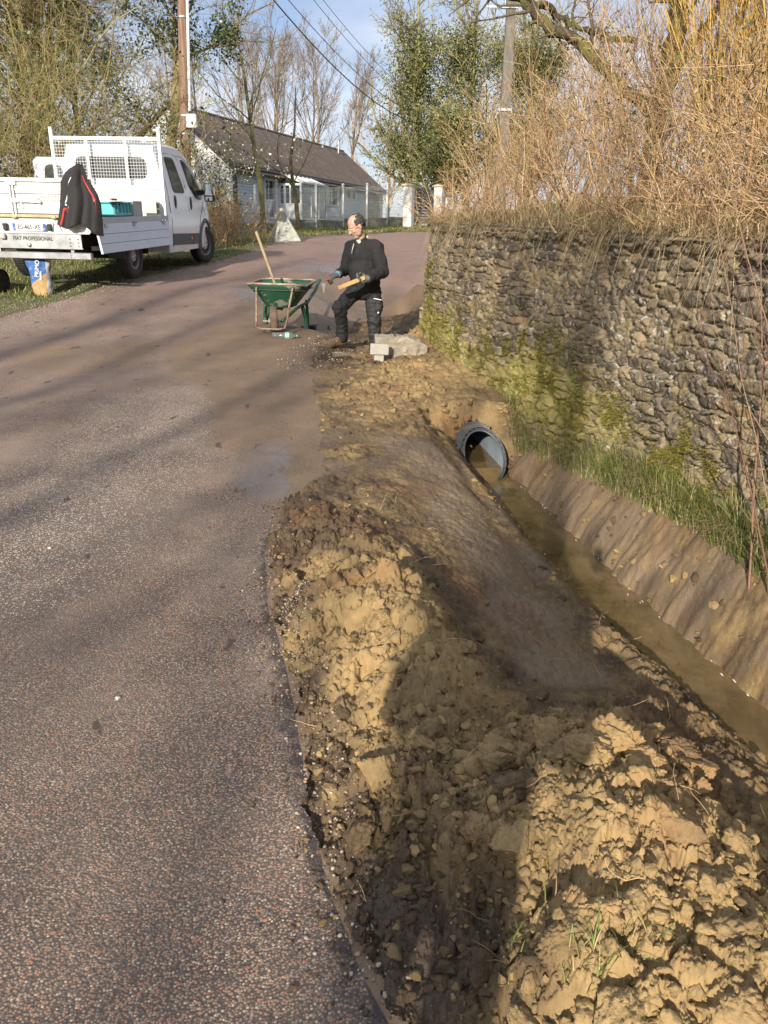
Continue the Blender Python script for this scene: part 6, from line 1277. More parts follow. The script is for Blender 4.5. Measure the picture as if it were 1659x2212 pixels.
# ---------------- the mason
man = empty('person', (-.35, 9.9, .1), 0, 'man in black sweater standing in the trench with a trowel and a short wooden board', 'person')
MO = V3(man.location)
def L_(*p): return V3(p)-MO
hc = L_(-.405, 9.80, 1.635); fdir = V3((-.80, -.42, -.55))
pr, Q, he = head_prims(hc, fdir, s=1.08)
neck0 = L_(-.335, 9.88, 1.46)
pr += [('c', neck0, .062, hc+V3((.02, .03, -.03)), .056)]
sh_r = L_(-.49, 10.0, 1.395); sh_l = L_(-.15, 9.83, 1.395); el_r = L_(-.55, 9.90, 1.12); wr_r = L_(-.625, 9.66, 1.085); el_l = L_(-.075, 9.74, 1.13); wr_l = L_(-.255, 9.52, 1.05)
hip_r = L_(-.40, 9.93, .90); hip_l = L_(-.20, 9.93, .88); kn_r = L_(-.595, 9.70, .695); an_r = L_(-.575, 9.80, .33); kn_l = L_(-.175, 9.90, .52); an_l = L_(-.155, 9.95, .10)
pr += [('e', L_(-.32, 9.93, 1.26), (.15, .095, .21)), ('e', L_(-.29, 9.93, 1.0), (.13, .10, .2)), ('c', sh_r, .055, el_r, .042), ('c', el_r, .042, wr_r, .028), ('c', sh_l, .055, el_l, .042), ('c', el_l, .042, wr_l, .028),
       ('c', hip_r, .075, kn_r, .05), ('c', kn_r, .048, an_r, .026), ('c', hip_l, .075, kn_l, .05), ('c', kn_l, .048, an_l, .026), ('c', an_r, .024, an_r+V3((-.07, -.09, -.05)), .02), ('c', an_l, .024, an_l+V3((-.06, -.09, -.05)), .02)]
sdf_mesh('body', pr, .0065, M_skin, man, 2)
# hair: a crown ring leaving the top bald, beard, collar, glasses
r_, f_, u_ = [V3(c) for c in (Euler(he).to_matrix() @ V3((1, 0, 0)), Euler(he).to_matrix() @ V3((0, 1, 0)), Euler(he).to_matrix() @ V3((0, 0, 1)))]
hp = []
for k in range(26):
    a = math.radians(74+ (212/25)*k) ; x_ = math.sin(a)*.072; y_ = math.cos(a)*.092-.012
    for z_, q in ((.005, .0), (.035, .0), (.062, -.006)):
        if z_ < .03 and (a < 1.75 or a > 4.53): continue
        hp.append(('e', Q(x_*(1+q*6), y_*(1+q*4), z_+.004), (.020, .020, .022)))
for k in range(9): a = math.radians(100+20*k); hp.append(('e', Q(math.sin(a)*.052, math.cos(a)*.066-.02, .098), (.022, .022, .018)))
hp += [('e', Q(.0, -.075, .075), (.05, .03, .04), he), ('e', Q(.02, -.045, .112), (.035, .03, .012), he), ('e', Q(0, -.088, -.02), (.05, .02, .03), he), ('e', Q(0, -.03, .118), (.03, .02, .008), he)]
sdf_mesh('hair', hp, .0055, M_hair, man, 2)
bp = [('e', Q(0, .052, -.088), (.040, .036, .034), he), ('e', Q(.045, .022, -.062), (.018, .034, .034), he), ('e', Q(-.045, .022, -.062), (.018, .034, .034), he), ('e', Q(.018, .090, -.049), (.020, .010, .006), he), ('e', Q(-.018, .090, -.049), (.020, .010, .006), he), ('e', Q(.064, .0, -.035), (.010, .014, .03), he), ('e', Q(-.064, .0, -.035), (.010, .014, .03), he)]
sdf_mesh('beard', bp, .0055, M_beard, man, 2)
for sg in (1, -1):
    mb = MB(); mb.sph(Q(sg*.03, .083, .010), .010, n=10); mb.build('eye', plain('eye white', (.6, .58, .55), .3), man, smooth=True)
mb = MB()
for sg in (1, -1):
    mb.tube([Q(sg*.032+.022*math.cos(a), .100, .004+.015*math.sin(a)) for a in [2*math.pi*k/14 for k in range(15)]], .0014, 5, False); mb.tube([Q(sg*.054, .098, .010), Q(sg*.078, .02, .008), Q(sg*.082, -.02, -.002)], .0018, 5)
mb.tube([Q(-.010, .101, .008), Q(0, .105, .012), Q(.010, .101, .008)], .0014, 5); mb.build('glasses', M_galv, man)
sdf_mesh('shirt_collar', [('c', neck0+V3((.045, .02, .035)), .030, neck0+V3((-.02, -.06, .0)), .022), ('c', neck0+V3((.05, .0, .05)), .03, neck0+V3((.0, .04, .06)), .03), ('c', neck0+V3((-.03, -.068, -.005)), .02, neck0+V3((-.055, -.05, .02)), .018)], .006, plain('pale shirt', (.55, .50, .46), .8), man)
# sweater
sw = [('e', L_(-.325, 9.905, 1.31), (.195, .14, .17)), ('e', L_(-.315, 9.91, 1.13), (.195, .15, .22)), ('e', L_(-.30, 9.91, .99), (.195, .155, .16)), ('e', L_(-.285, 9.91, .90), (.185, .145, .09)), ('c', sh_r, .080, el_r, .066), ('c', el_r, .066, wr_r+(el_r-wr_r)*.18, .052), ('c', sh_l, .086, el_l, .076), ('c', el_l, .076, wr_l+(el_l-wr_l)*.12, .060),
      ('c', sh_r+V3((.03, 0, .01)), .085, neck0+V3((0, 0, -.05)), .085), ('c', sh_l+V3((-.03, 0, .01)), .085, neck0+V3((0, 0, -.05)), .085), ('c', neck0+V3((0, 0, -.04)), .085, neck0+V3((.005, .0, .035)), .066)]
sdf_mesh('sweater', sw, .0085, M_knit, man, 3, .5, folds(.026, 9, (1, 1, .6)))
# trousers
tr = [('e', L_(-.29, 9.93, .88), (.185, .145, .12)), ('c', hip_r, .105, kn_r, .088), ('c', kn_r, .086, an_r+V3((0, 0, .12)), .072), ('c', an_r+V3((0, 0, .12)), .074, an_r+V3((0, 0, -.005)), .080), ('c', hip_l, .108, kn_l, .090), ('c', kn_l, .088, an_l+V3((0, 0, .08)), .074), ('e', kn_r+V3((-.02, -.03, .0)), (.08, .07, .09)), ('e', L_(-.12, 9.87, .70), (.055, .06, .10))]
sdf_mesh('trousers', tr, .0085, M_trs, man, 3, .5, folds(.024, 12, (.7, 1, 1.6)))
mb = MB(); mb.box(L_(-.135, 9.80, .795), (.10, .012, .009), (0, .15, -.3)); mb.build('pocket_piping', M_white, man)
mb = MB(); mb.prism([(-.012, 0), (.012, 0), (0, .024)], 'y', -.002, .002, mtx=Matrix.Translation(L_(-.125, 9.795, .625))); mb.build('badge', M_white, man)
mb = MB(); mb.tube([L_(-.43, 9.73, 1.44), L_(-.45, 9.735, 1.37), L_(-.455, 9.74, 1.33)], .006, 5); mb.build('zip', M_galv, man)
# boots
for a_ in (an_r, an_l):
    to = a_+V3((-.13, -.12, -.085)); sdf_mesh('boot', [('c', a_+V3((.0, .0, .05)), .062, a_+V3((.01, .015, -.045)), .052), ('c', a_+V3((.02, .02, -.07)), .044, to, .040), ('e', to+V3((.01, .01, .005)), (.055, .05, .036), (0, 0, .8)), ('c', a_+V3((0, 0, -.01)), .048, to+V3((.03, .03, .02)), .036)], .0065, M_boot, man, 3)
g_ = hand(wr_r, (-.75, -.52, -.30), (.1, .35, -.9), 1.35, 'glove', M_glv, man, 1.05, 1); hand(wr_l, (-.86, -.45, -.12), (.15, -.55, .65), 1.0, 'glove', M_glv, man, 1.08, -1)
mb = MB(); mb.cyl(wr_r+(el_r-wr_r)*.22, wr_r+(wr_r-el_r)*.10, .046, .040, 14); mb.build('cuff', M_cuff, man, smooth=True); mb = MB(); mb.cyl(wr_l+(el_l-wr_l)*.18, wr_l+(wr_l-el_l)*.08, .048, .042, 14); mb.build('cuff', M_glv, man, smooth=True)
# trowel in his right hand
hpnt = MO+wr_r+V3((-.065, -.055, -.05))
tw = empty('trowel', hpnt, 0, 'small pointing trowel with an orange red handle in the man\'s raised glove', 'tool')
mb = MB(); mb.cyl((.035, .03, .02), (-.055, -.03, -.012), .018, .014, 12); mb.build('handle', plain('orange handle', (.62, .09, .03), .4), tw, auto=40)
mb = MB(); mb.tube([(-.05, -.03, -.01), (-.085, -.045, -.02), (-.095, -.05, -.05)], .006, 6); mb.prism([(-.118, -.05), (-.072, -.05), (-.088, -.16), (-.098, -.16)], 'y', -.052, -.048); mb.build('blade', plain('steel blade', (.30, .29, .26), .4, .6), tw)
wb = empty('wooden_board', MO+wr_l+V3((-.1, -.05, 0)), 0, 'short planed wooden board held flat in the man\'s left glove', 'board')
mb = MB(); mb.box((-.09, -.02, -.045), (.34, .085, .042), (0, -.37, .15), bev=.003)
n = NT('planed wood'); p = n.tc.outputs['Object']; gq = n.noise(n.map(p, (3, 30, 30)), 4, 4); M_wood = n.set(Base_Color=n.ramp(gq, [(.3, (.42, .24, .09)), (.7, (.58, .37, .16))]), Roughness=.6)
mb.build('plank', M_wood, wb)
# ---------------- photographer behind the camera (seen only as a shadow)
ph = empty('person', (-.40, -.40, 0), 0, 'photographer in a dark coat standing behind the camera', 'person')
pr, Qp, e_ = head_prims(V3((0, .05, 1.66)), V3((.05, 1, -.45)))
pr += [('c', (0, 0, 1.45), .06, (0, .03, 1.6), .055), ('e', (0, 0, 1.2), (.2, .13, .27)), ('e', (0, 0, .95), (.18, .13, .16)), ('c', (-.1, 0, .9), .085, (-.11, .02, .5), .06), ('c', (-.11, .02, .5), .056, (-.11, 0, .1), .04), ('c', (.1, 0, .9), .085, (.12, .03, .5), .06), ('c', (.12, .03, .5), .056, (.12, 0, .1), .04), ('c', (-.11, 0, .06), .045, (-.13, .16, .04), .035), ('c', (.12, 0, .06), .045, (.14, .16, .04), .035),
       ('c', (-.2, 0, 1.36), .055, (-.24, .1, 1.12), .045), ('c', (-.24, .1, 1.12), .042, (.02, .27, 1.42), .03), ('c', (.2, 0, 1.36), .055, (.28, .1, 1.12), .045), ('c', (.28, .1, 1.12), .042, (.2, .27, 1.42), .03)]
sdf_mesh('body', pr, .009, M_skin, ph, 2)
sdf_mesh('coat', [('e', (0, 0, 1.25), (.24, .17, .25)), ('e', (0, 0, 1.0), (.19, .15, .22)), ('c', (-.07, 0, .86), .11, (.07, 0, .86), .11), ('c', (-.21, 0, 1.36), .085, (-.25, .1, 1.12), .075), ('c', (-.25, .1, 1.12), .07, (-.01, .24, 1.39), .05), ('c', (.21, 0, 1.36), .085, (.29, .1, 1.12), .075), ('c', (.29, .1, 1.12), .07, (.21, .24, 1.39), .05), ('c', (-.15, 0, 1.42), .09, (.15, 0, 1.42), .09)], .011, M_knit, ph, 3, .5, folds(.012, 8))
sdf_mesh('trousers', [('c', (-.1, 0, .85), .095, (-.11, .02, .5), .068), ('c', (-.11, .02, .5), .066, (-.11, 0, .12), .055), ('c', (.1, 0, .85), .095, (.12, .03, .5), .068), ('c', (.12, .03, .5), .066, (.12, 0, .12), .055)], .011, M_trs, ph)
sdf_mesh('hair', [('e', Qp(0, -.03, .06), (.085, .09, .08)), ('e', Qp(0, -.07, 0), (.07, .05, .07))], .009, M_hair, ph)
for x_ in (-.11, .12): sdf_mesh('boot', [('c', (x_, 0, .12), .055, (x_, .0, .055), .055), ('c', (x_, 0, .05), .05, (x_*1.1, .17, .045), .043)], .009, M_boot, ph)
hand((.02, .27, 1.42), (.15, .5, .85), (.9, .2, 0), .9, 'hand', M_skin, ph, .95, 1); hand((.2, .27, 1.42), (-.1, .5, .85), (-.9, .2, 0), .9, 'hand', M_skin, ph, .95, -1)
fn = empty('phone', (0, -.045, 1.53), 0, 'phone held up by the photographer behind the camera', 'phone'); fn.rotation_euler = (-.35, 0, 0); mb = MB(); mb.box((0, 0, -.04), (.074, .009, .15), bev=.004); mb.build('case', M_black, fn)
# ---------------- wheelbarrow   local: +y towards the wheel
br = empty('wheelbarrow', (-1.45, 9.90, .295), math.pi-.12, 'old green wheelbarrow with a rusty rim, its wheel towards the viewer', 'wheelbarrow'); br.scale = (1.12, .84, 1.0)
n = NT('chipped green paint'); p = n.tc.outputs['Object']; q = n.noise(p, 5, 7, .65)
M_bg = n.set(Base_Color=n.mix(n.ramp(q, [(.56, 0.), (.60, 1.)]), n.mix(n.noise(p, 12), (.010, .055, .030), (.022, .10, .052)), n.mix(n.noise(p, 30), (.28, .30, .24), (.16, .12, .09))), Roughness=.45)
n = NT('rusty mortar rim'); p = n.tc.outputs['Object']; q = n.noise(p, 9, 6, .65); M_rr = n.set(Base_Color=n.ramp(q, [(.35, (.16, .08, .05)), (.5, (.30, .21, .155)), (.65, (.44, .37, .29))]), Roughness=.8, Normal=n.bump(q, .5, .01))
ctr = [(-.93, .17), (-.80, .17), (-.30, .13), (-.18, .12)]   # y, half width at the bottom
bot = [(-.14, -.80), (.14, -.80), (.13, -.30), (-.13, -.30)]; top = [(-.34, -1.08), (.34, -1.08), (.335, -.08), (-.335, -.08)]
def ringp(P4, z, r, n_=6):
    pts = rpoly(P4, r, n_); return [V3((a, b, z)) for a, b in pts]
lv = []; 
for t in (0, .08, .3, .6, .85, 1.0):
    P4 = [(b[0]*(1-t)+a[0]*t, b[1]*(1-t)+a[1]*t) for a, b in zip(top, bot)]; lv.append(ringp(P4, .34+.27*t+.0*t, .09+.06*t))
mb = MB(); 
for k_, rg2 in enumerate(lv):
    for v in rg2: v.z += (.05*((-.3-v.y)/.8) if v.y < -.3 else .04*(v.y+.3)/.3)*k_/5; v.x += (fbm(np.array([v.x*5]), np.array([v.y*5+v.z*3]), 3, 3)[0])*.018
vs2 = mb.grid([r2+[r2[0]] for r2 in lv]); mb.bm.faces.new([v for v in vs2[0][:-1]])
o = mb.build('tray', M_bg, br, auto=40); md = o.modifiers.new('s', 'SOLIDIFY'); md.thickness = .006; apply_mods(o)
mb = MB(); rp = [v+V3((0, 0, .0)) for v in lv[-1]]; mb.tube([v*1.0+V3((0, 0, fbm(np.array([v.x*9]), np.array([v.y*9]), 4, 3)[0]*.02)) for v in rp+[rp[0]]], .013, 8, False); mb.build('rim', M_rr, br, smooth=True)
mb = MB(); mb.grid([[V3((v.x*.94, v.y*.96-.02, .565)) for v in lv[-1]+[lv[-1][0]]], [V3((v.x*.3, v.y*.4-.3, .60)) for v in lv[-1]+[lv[-1][0]]]]); mb.build('mortar_load', plain('wet mortar', (.20, .18, .155), .8, var=.2, bump=.6, bsc=20), br)
for s_ in (-1, 1):
    mb = MB(); mb.tube([(s_*.10, .01, .20), (s_*.13, -.16, .24), (s_*.19, -.45, .33), (s_*.25, -.85, .38), (s_*.29, -1.2, .52), (s_*.30, -1.42, .62), (s_*.30, -1.52, .64)], .019, 8); mb.build('handle', M_bg, br, smooth=True)
    mb = MB(); mb.tube([(s_*.22, -.62, .36), (s_*.25, -.72, .18), (s_*.26, -.76, .0)], .024, 8); mb.tube([(s_*.22, -.95, .40), (s_*.25, -.85, .18), (s_*.26, -.78, .02)], .018, 8); mb.box((s_*.26, -.77, .01), (.05, .12, .012)); mb.build('leg', M_bg, br, smooth=False)
mb = MB(); mb.tube([(-.21, -.10, .60), (-.19, .02, .40), (-.175, .12, .20), (-.16, .20, .13), (-.10, .24, .12), (.10, .24, .12), (.16, .20, .13), (.175, .12, .20), (.19, .02, .40), (.21, -.10, .60)], .012, 8); mb.build('front_bar', M_rr, br, smooth=True)
wh = empty('wheel', (0, 0, .195)); wh.parent = br; wh.rotation_euler = (0, 0, .22)
mb = MB(); N = 40; prof = [(-.032, .12), (-.042, .15), (-.036, .185), (0, .196), (.036, .185), (.042, .15), (.032, .12)]; mb.grid([[(x_, math.cos(2*math.pi*k/N)*r2, math.sin(2*math.pi*k/N)*r2) for x_, r2 in prof] for k in range(N+1)]); mb.build('tyre', plain('muddy tyre', (.14, .10, .07), .9, var=.4, sc=10, bump=.4), wh, smooth=True)
mb = MB(); mb.cyl((-.02, 0, 0), (.02, 0, 0), .125, n=28); mb.cyl((-.06, 0, 0), (.06, 0, 0), .03, n=12); mb.cyl((-.12, 0, 0), (.12, 0, 0), .010, n=8); mb.build('rim', plain('cream rim', (.38, .36, .30), .7, var=.3), wh)
sv2 = empty('shovel', (-1.46, 10.42, .80), 0, 'shovel standing in the wheelbarrow, its long wooden handle leaning left', 'shovel')
mb = MB(); mb.cyl((.03, -.04, -.05), (-.27, .1, .74), .019, .020, n=12); mb.sph((-.27, .1, .74), .021, n=10); mb.build('handle', plain('worn ash handle', (.30, .23, .14), .7, var=.2, sc=14), sv2, auto=50)
mb = MB(); mb.prism([(-.09, .12), (.09, .12), (.10, -.05), (.05, -.14), (0, -.17), (-.05, -.14), (-.10, -.05)], 'z', -.003, .003, mtx=Matrix.Translation((.03, -.08, -.09)) @ Matrix.Rotation(.9, 4, 'X')); mb.build('blade', M_rr, sv2)
# bottle on the road
bt_ = empty('bottle', (-1.29, 9.72, .335), .05, 'clear plastic water bottle with a green label lying on the road', 'bottle')
M_pet = NT('clear plastic').set(Base_Color=(.85, .9, .92), Roughness=.08, Transmission_Weight=.85, IOR=1.33)
mb = MB(); pf = [(-.155, .005), (-.155, .036), (-.145, .043), (-.08, .043), (-.07, .040), (-.06, .043), (0, .043), (.06, .043), (.10, .036), (.125, .016), (.145, .014), (.15, .0)]; mb.grid([[(x_, math.cos(2*math.pi*k/24)*r2, math.sin(2*math.pi*k/24)*r2) for x_, r2 in pf] for k in range(25)]); mb.build('body', M_pet, bt_, smooth=True)
mb = MB(); mb.grid([[(x_, math.cos(2*math.pi*k/24)*.0442, math.sin(2*math.pi*k/24)*.0442) for x_ in (.005, .058)] for k in range(25)]); mb.build('label', plain('green white label', (.30, .55, .42), .5, var=.5, sc=50), bt_)
mb = MB(); mb.cyl((.142, 0, 0), (.162, 0, 0), .017, n=14); mb.build('cap', plain('green cap', (.10, .40, .22)), bt_)
# drain grate frame
gr_ = empty('drain_grate', (-1.0, 10.78, float(surf_z(-1.0, 10.78))+.03), -.06, 'black drain grate in its frame lying at the road edge behind the wheelbarrow', 'grate')
mb = MB(); mb.box((0, 0, 0), (.40, .26, .02)); mb.build('flange', M_black, gr_); 
mb = MB(); [mb.box((x_, 0, .03), (.02, .22, .05)) for x_ in (-.17, .17)]; [mb.box((0, y_, .03), (.34, .018, .05)) for y_ in (-.10, .10)]; mb.build('frame', M_black, gr_)
mb = MB(); [mb.box((0, -.075+.025*k, .052), (.31, .010, .02)) for k in range(7)]; mb.build('grille', M_black, gr_)
# grey slab of stone by his boot
rg6 = np.random.default_rng(9); v, f = clod_mesh(rg6, .12, 4, .35, .25); o = mesh_np('flat_stone', v, f, plain('grey stone', (.23, .21, .18), .85, var=.2, bump=.4), None, True); o.location = (-.55, 9.1, surf_z(-.55, 9.1)+.02); tag(o, 'flat grey stone lying in front of the man\'s boot', 'stone')
# mortared headwall over the pipe
hw = empty('headwall', (.1, 9.0, .02), 0, 'freshly mortared grey block headwall at the head of the pipe, in front of the man', 'headwall')
bm = bmesh.new(); bmesh.ops.create_cube(bm, size=1); bmesh.ops.subdivide_edges(bm, edges=bm.edges[:], cuts=44, use_grid_fill=True)
v = np.array([q.co[:] for q in bm.verts]); f = np.array([[q.index for q in g.verts] for g in bm.faces]); bm.free()
w3 = v.copy(); wdt = .66; v = v*np.array([wdt, .34, .46])+np.array([.06, .06, .2]); v[:, 2] -= np.where(v[:, 2] > .1, .55*np.clip(v[:, 0]-.12, 0, 1)**1.2, 0); v[:, 1] += .30*(v[:, 0]+.27); 
nn = fbm(v[:, 0]*9, v[:, 2]*9+v[:, 1]*7, 3, 5, .6)*.05+fbm(v[:, 0]*30, v[:, 2]*30+v[:, 1]*25, 4, 3, .6)*.012
v = v*np.array([1, 1, 1])+w3/np.maximum(.3, np.linalg.norm(w3, axis=1))[:, None]*nn[:, None]*1.0-w3**3*.16
M_mort = plain('wet grey mortar', (.34, .30, .235), .8, var=.18, sc=6, bump=.6, bsc=50)
mesh_np('mortar', v, f, M_mort, hw, True)
mb = MB(); mb.box((-.19, -.19, .30), (.21, .07, .12), (0, .03, .1), bev=.006); mb.build('block', plain('pale concrete block', (.44, .42, .37), .85, var=.1, bump=.2), hw)
mb = MB(); mb.box((-.20, -.17, .11), (.11, .06, .26), (0, .05, .1), bev=.005); mb.build('post', bpy.data.materials['pale concrete block'], hw)
mb = MB(); mb.box((-.02, .03, .455), (.025, .03, .05)); mb.build('notch', M_dark, hw)
mb = MB(); mb.box((.06, -.16, .10), (.10, .02, .06), (0, .5, .3)); mb.build('blue_sheet', plain('blue sheet', (.12, .20, .32), .5), hw)
# ---------------- corrugated pipe end in the ditch
pp_ = empty('drain_pipe', (.86, 6.42, -.245), 0, 'black corrugated drain pipe ending in the ditch with muddy water inside', 'pipe'); ax = V3((-.16, 1.0, .03)).normalized(); pp_.rotation_euler = ax.to_track_quat('Y', 'Z').to_euler()
n = NT('wet black plastic'); p = n.tc.outputs['Object']; M_pipe = n.set(Base_Color=n.mix(n.ramp(n.noise(p, 6, 6, .65), [(.56, 0.), (.66, .75)]), (.085, .095, .105), (.20, .15, .10)), Roughness=.32)
M_pin = plain('grey pipe lining', (.20, .24, .27), .38, var=.12)
N = 72; R0_ = .19; mb = MB(); ysq = np.linspace(0, 1.9, 240)
cutf = lambda a: .20*math.sin(a)        # slanted cut: the crown is cut further back
mb.grid([[( (R0_+.012*(1 if (y_/.052) % 1 < .55 else -1))*math.cos(a), y_*(1)+cutf(a)*(1-y_/1.9)+.0, (R0_+.012*(1 if (y_/.052) % 1 < .55 else -1))*math.sin(a)) for a in [2*math.pi*k/N for k in range(N+1)]] for y_ in ysq]); mb.build('outer_wall', M_pipe, pp_, auto=50)
mb = MB(); mb.grid([[((.168+.003*math.sin(y_*2*math.pi/.052))*math.cos(a), y_+cutf(a)*(1-y_/1.9), (.168+.003*math.sin(y_*2*math.pi/.052))*math.sin(a)) for a in [2*math.pi*k/N for k in range(N+1)]] for y_ in ysq]); mb.build('lining', M_pin, pp_, smooth=True)
mb = MB(); mb.grid([[(r2*math.cos(a), cutf(a)-.002+dq, r2*math.sin(a)) for a in [2*math.pi*k/N for k in range(N+1)]] for r2, dq in ((.165, .004), (.167, 0), (.177, 0), (.181, .012))]); 
for k in range(26): a = 2*math.pi*k/26; mb.box((.187*math.cos(a), cutf(a)+.022, .187*math.sin(a)), (.012, .022, .026), (0, -a, 0), bev=.004)
mb.build('cut_edge', plain('cut plastic edge', (.085, .095, .105), .5), pp_)
# water lying in the pipe
mb = MB(); hh_ = -.175-.02; zw_ = -.085; hwid = math.sqrt(.167**2-zw_**2); mb.grid([[(-h_, y_, z_), (0, y_, z_-.001), (h_, y_, z_)] for y_, z_, h_ in ((-.30, -.20, .10), (-.20, -.155, .085), (-.14, -.115, .115), (-.08, zw_, hwid), (.4, zw_, hwid), (1.0, zw_, hwid), (1.8, zw_, hwid))]); mb.build('standing_water', M_water, pp_)
# ---------------- cement sack and black pipe coil at the left
n = NT('sack paper'); p = n.tc.outputs['Object']; sx_ = n.n('SeparateXYZ', 0, Vector=p); sz_ = n.n('SeparateXYZ', 2, Vector=p)
edg = n.math('SUBTRACT', sz_, n.math('MULTIPLY_ADD', sx_, .75, .26)); cr_ = n.noise(n.map(p, (1, 1, .6)), 9, 6, .65)
col = n.mix(n.ramp(edg, [(.0, 0.), (.02, 1.)]), (.42, .27, .11), (.035, .12, .34)); col = n.mix(n.ramp(sx_, [(.085, 0.), (.10, 1.)]), col, (.40, .42, .46)); col = n.mix(n.ramp(n.noise(p, 14, 5, .7), [(.55, 0.), (.66, .6)]), col, (.36, .34, .30))
M_sack = n.set(Base_Color=col, Roughness=.75, Normal=n.bump(cr_, .9, .03))
sk = empty('cement_sack', (-5.33, 12.20, .56), .1, 'crumpled blue and tan paper cement sack, opened, standing behind the truck', 'sack')
rows = []; NA = 40
for k in range(26):
    t = k/25; z_ = .60*t; wx = .125+.065*t+.012*math.sin(t*9); wy = .085+.02*math.sin(t*5)+(.0 if t < .85 else -.02)
    rows.append([V3((wx*(abs(math.cos(a))**.8)*(1 if math.cos(a) > 0 else -1)*(1+.10*fbm(np.array([a*2.]), np.array([t*7]), 8, 3)[0])-.04*t, wy*math.sin(a)*(1+.3*fbm(np.array([a*2.]), np.array([t*7]), 9, 3)[0]), z_+(.05*fbm(np.array([a*1.6]), np.array([3.]), 4, 3)[0]*1.6 if t > .9 else 0))) for a in [2*math.pi*q/NA for q in range(NA+1)]])
mb = MB(); mb.grid(rows); mb.build('paper', M_sack, sk, smooth=True)
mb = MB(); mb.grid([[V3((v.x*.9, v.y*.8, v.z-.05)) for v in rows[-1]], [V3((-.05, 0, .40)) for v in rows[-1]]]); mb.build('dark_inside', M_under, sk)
text('PRIMO', .085, (-.02, -.117, .40), (R_(90), R_(-82), 0), M_white, sk, ext=.001)
mb = MB(); mb.box((.02, -.118, .30), (.022, .003, .12), (0, .1, 0)); mb.build('print_mark', M_white, sk)
ro_ = empty('pipe_length', (-6.02, 12.35, .76), 1.35, 'black corrugated pipe length lying on the grass at the left edge', 'pipe')
mb = MB(); ysq = np.linspace(0, 2.4, 200); mb.grid([[(((.165+.008*(1 if (y_/.045) % 1 < .5 else -1)))*math.cos(a), y_, ((.165+.008*(1 if (y_/.045) % 1 < .5 else -1)))*math.sin(a)) for a in [2*math.pi*k/40 for k in range(41)]] for y_ in ysq]); mb.build('corrugated_wall', M_black, ro_, auto=50)
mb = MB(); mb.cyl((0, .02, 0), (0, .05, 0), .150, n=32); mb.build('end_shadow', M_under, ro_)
# scattered road grit, pebbles
rg7 = np.random.default_rng(21); VV = []; FF = []; nv = 0; base_i = None
bm = bmesh.new(); bmesh.ops.create_icosphere(bm, subdivisions=1, radius=1); iv = np.array([q.co[:] for q in bm.verts]); jf = np.array([[q.index for q in g.verts] for g in bm.faces]); bm.free()
def scatter(name, X, Y, r0, r1, m, label, cat):
    N = len(X); r2 = r0+(r1-r0)*rg7.random(N)**2.5; z = np.array([surf_z(a, b) for a, b in zip(X, Y)])
    v = iv[None]*(1+rg7.normal(size=(N, len(iv), 1))*.18)*(r2[:, None, None])*np.array([1, .8, .6]); a = rg7.random(N)*6.28; c_, s_ = np.cos(a)[:, None], np.sin(a)[:, None]
    v = np.stack([v[..., 0]*c_-v[..., 1]*s_, v[..., 0]*s_+v[..., 1]*c_, v[..., 2]], -1)+np.stack([X, Y, z+r2*.25], -1)[:, None]
    F = (np.arange(N)*len(iv))[:, None, None]+jf[None]; o = mesh_np(name, v.reshape(-1, 3), F.reshape(-1, 3), m, None, False, dict(rnd=np.repeat(rg7.random(N), len(iv)))); tag(o, label, cat, kind='stuff')
n = NT('pale gravel'); M_grv = n.set(Base_Color=n.ramp(n.attr('rnd'), [(0, (.16, .12, .085)), (.5, (.30, .24, .18)), (.85, (.46, .40, .32)), (1, (.36, .20, .12))]), Roughness=.8)
def band(P_, N, w_, ytop=99):
    t = rg7.random(N)*(len(P_)-1); i = t.astype(int); f2 = (t-i)[:, None]; P_ = np.array(P_, float); q = P_[i]*(1-f2)+P_[i+1]*f2; return q+rg7.normal(size=(N, 2))*w_
e1 = band([(.0, 1.2), (-.1, 1.6), (-.18, 2.0), (-.3, 2.5), (-.42, 2.9)], 900, .05); e2 = band([(-.42, 2.9), (-.36, 3.0), (-.33, 2.75), (-.30, 2.55)], 420, .025); e3 = band([(-.55, 3.0), (-.58, 4.2)], 260, .06)
e4 = band([(-5.9, 10.2), (-5.1, 11.4), (-4.7, 13), (-4.2, 15), (-3.9, 18), (-3.7, 21)], 3600, .22); e5 = band([(-2.4, 3), (-2.3, 6.2)], 900, .45); e6 = band([(-.9, 8.4), (-.75, 9.6), (-.3, 10.6), (-.2, 11.6)], 900, .2)
for nm, E_, a, b, lb in (('edge_gravel', np.concatenate([e1, e2, e3]), .002, .008, 'pale stone chips along the broken road edge beside the clay heap'), ('verge_gravel', e4, .004, .014, 'loose pale gravel along the left verge behind the truck wheels'), ('road_grit', e5, .002, .005, 'white grit scattered over the left of the road'), ('trench_gravel', e6, .004, .018, 'stones and gravel mixed in the soil around the man')):
    scatter(nm, E_[:, 0], E_[:, 1], a, b, M_grv, lb, 'gravel')
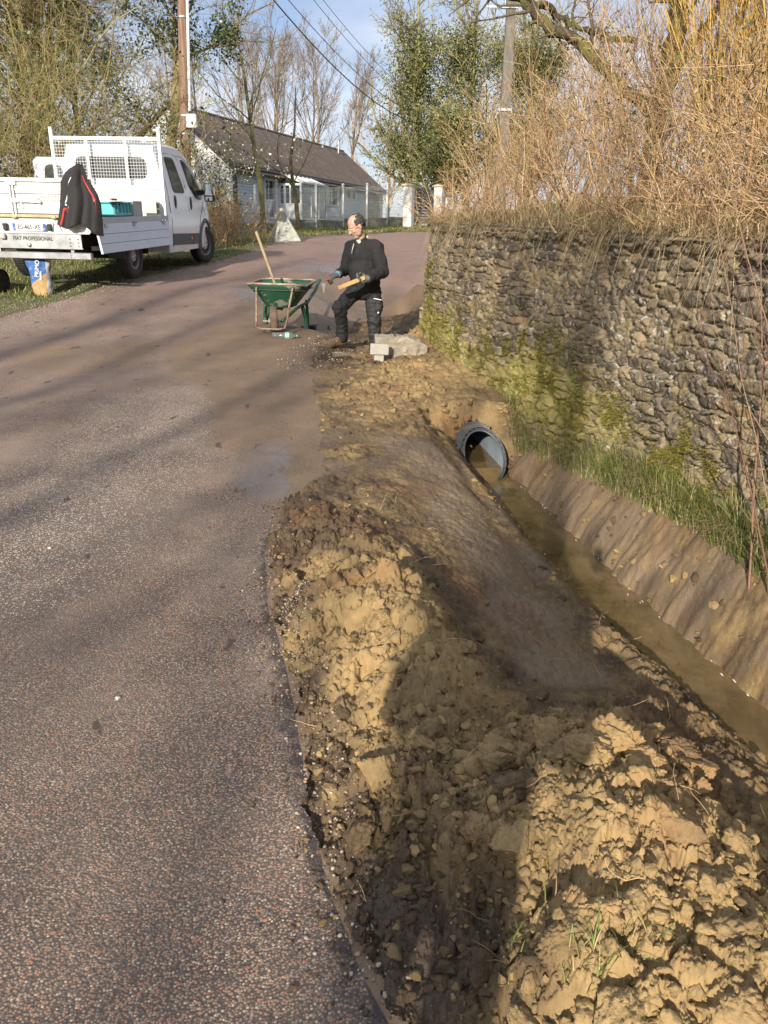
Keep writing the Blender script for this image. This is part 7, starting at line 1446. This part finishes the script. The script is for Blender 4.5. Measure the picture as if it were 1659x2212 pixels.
for k, (x_, y_, r2, lb) in enumerate([(-.93, 2.32, .014, 'single white pebble on the bare road, nearest of the two'), (-1.72, 3.62, .016, 'single white pebble on the road, farther than the other'), (-2.35, 7.2, .02, 'orange stone chip lying alone on the road')]):
    v, f = clod_mesh(rg6, r2, 2, .8, .2); o = mesh_np('pebble', v, f, plain('pebble %d' % k, (.55, .52, .46) if k < 2 else (.45, .22, .08), .8), None, True); o.location = (x_, y_, surf_z(x_, y_)+r2*.4); tag(o, lb, 'pebble')
# twigs and roots poking out of the clay
P_ = []; rr_ = []
S = np.c_[rg7.uniform(-.2, 1.3, 150), rg7.uniform(1.1, 4.5, 150)]; S = S[~inpoly(S[:, 0], S[:, 1], ROAD)]; z = np.array([surf_z(a, b) for a, b in S]); D = rg7.normal(size=(len(S), 3)); D[:, 2] = abs(D[:, 2])*.25+.05
P, Rr = walk(rg7, np.c_[S, z+.004], D, rg7.uniform(.04, .16, len(S)), np.full(len(S), .0013), 6, .25, -.05, .5); V_, F_q, c = tubes(P, Rr, 4)
o = mesh_np('roots', V_, F_q, M_tan, None, True, dict(rnd=np.repeat(rg7.random(len(S)), 24))); tag(o, 'bits of root and straw sticking out of the clay', 'roots', kind='stuff')
# foam flecks at the waterline
ff = []; 
for k in range(46):
    y_ = rg7.uniform(2.2, 6.2); side_ = rg7.random() < .7; x_ = float(np.interp(y_, _DY, _WR if side_ else _WL))+(-1 if side_ else 1)*abs(rg7.normal())*.02+rg7.normal()*.01; ff.append((x_, y_))
VV = []; FF = []; nv = 0
for x_, y_ in ff:
    a0 = rg7.random()*6.28; ln_ = rg7.uniform(.004, .02); th2 = np.linspace(0, 2*np.pi, 9)[:-1]; rad = ln_*(.5+.5*rg7.random(8)); v = np.c_[x_+np.cos(th2)*rad*.22-np.sin(th2)*rad*.25, y_+np.sin(th2)*rad*1.5, np.full(8, -.414)]; VV += [v, [[x_, y_, -.408]]]; FF.append(np.array([[nv+i, nv+(i+1) % 8, nv+8] for i in range(8)])); nv += 9
o = mesh_np('foam', np.concatenate(VV), np.concatenate(FF), plain('foam', (.62, .60, .54), .6), None, True); tag(o, 'flecks of pale foam along the waterline of the ditch', 'foam', kind='stuff')
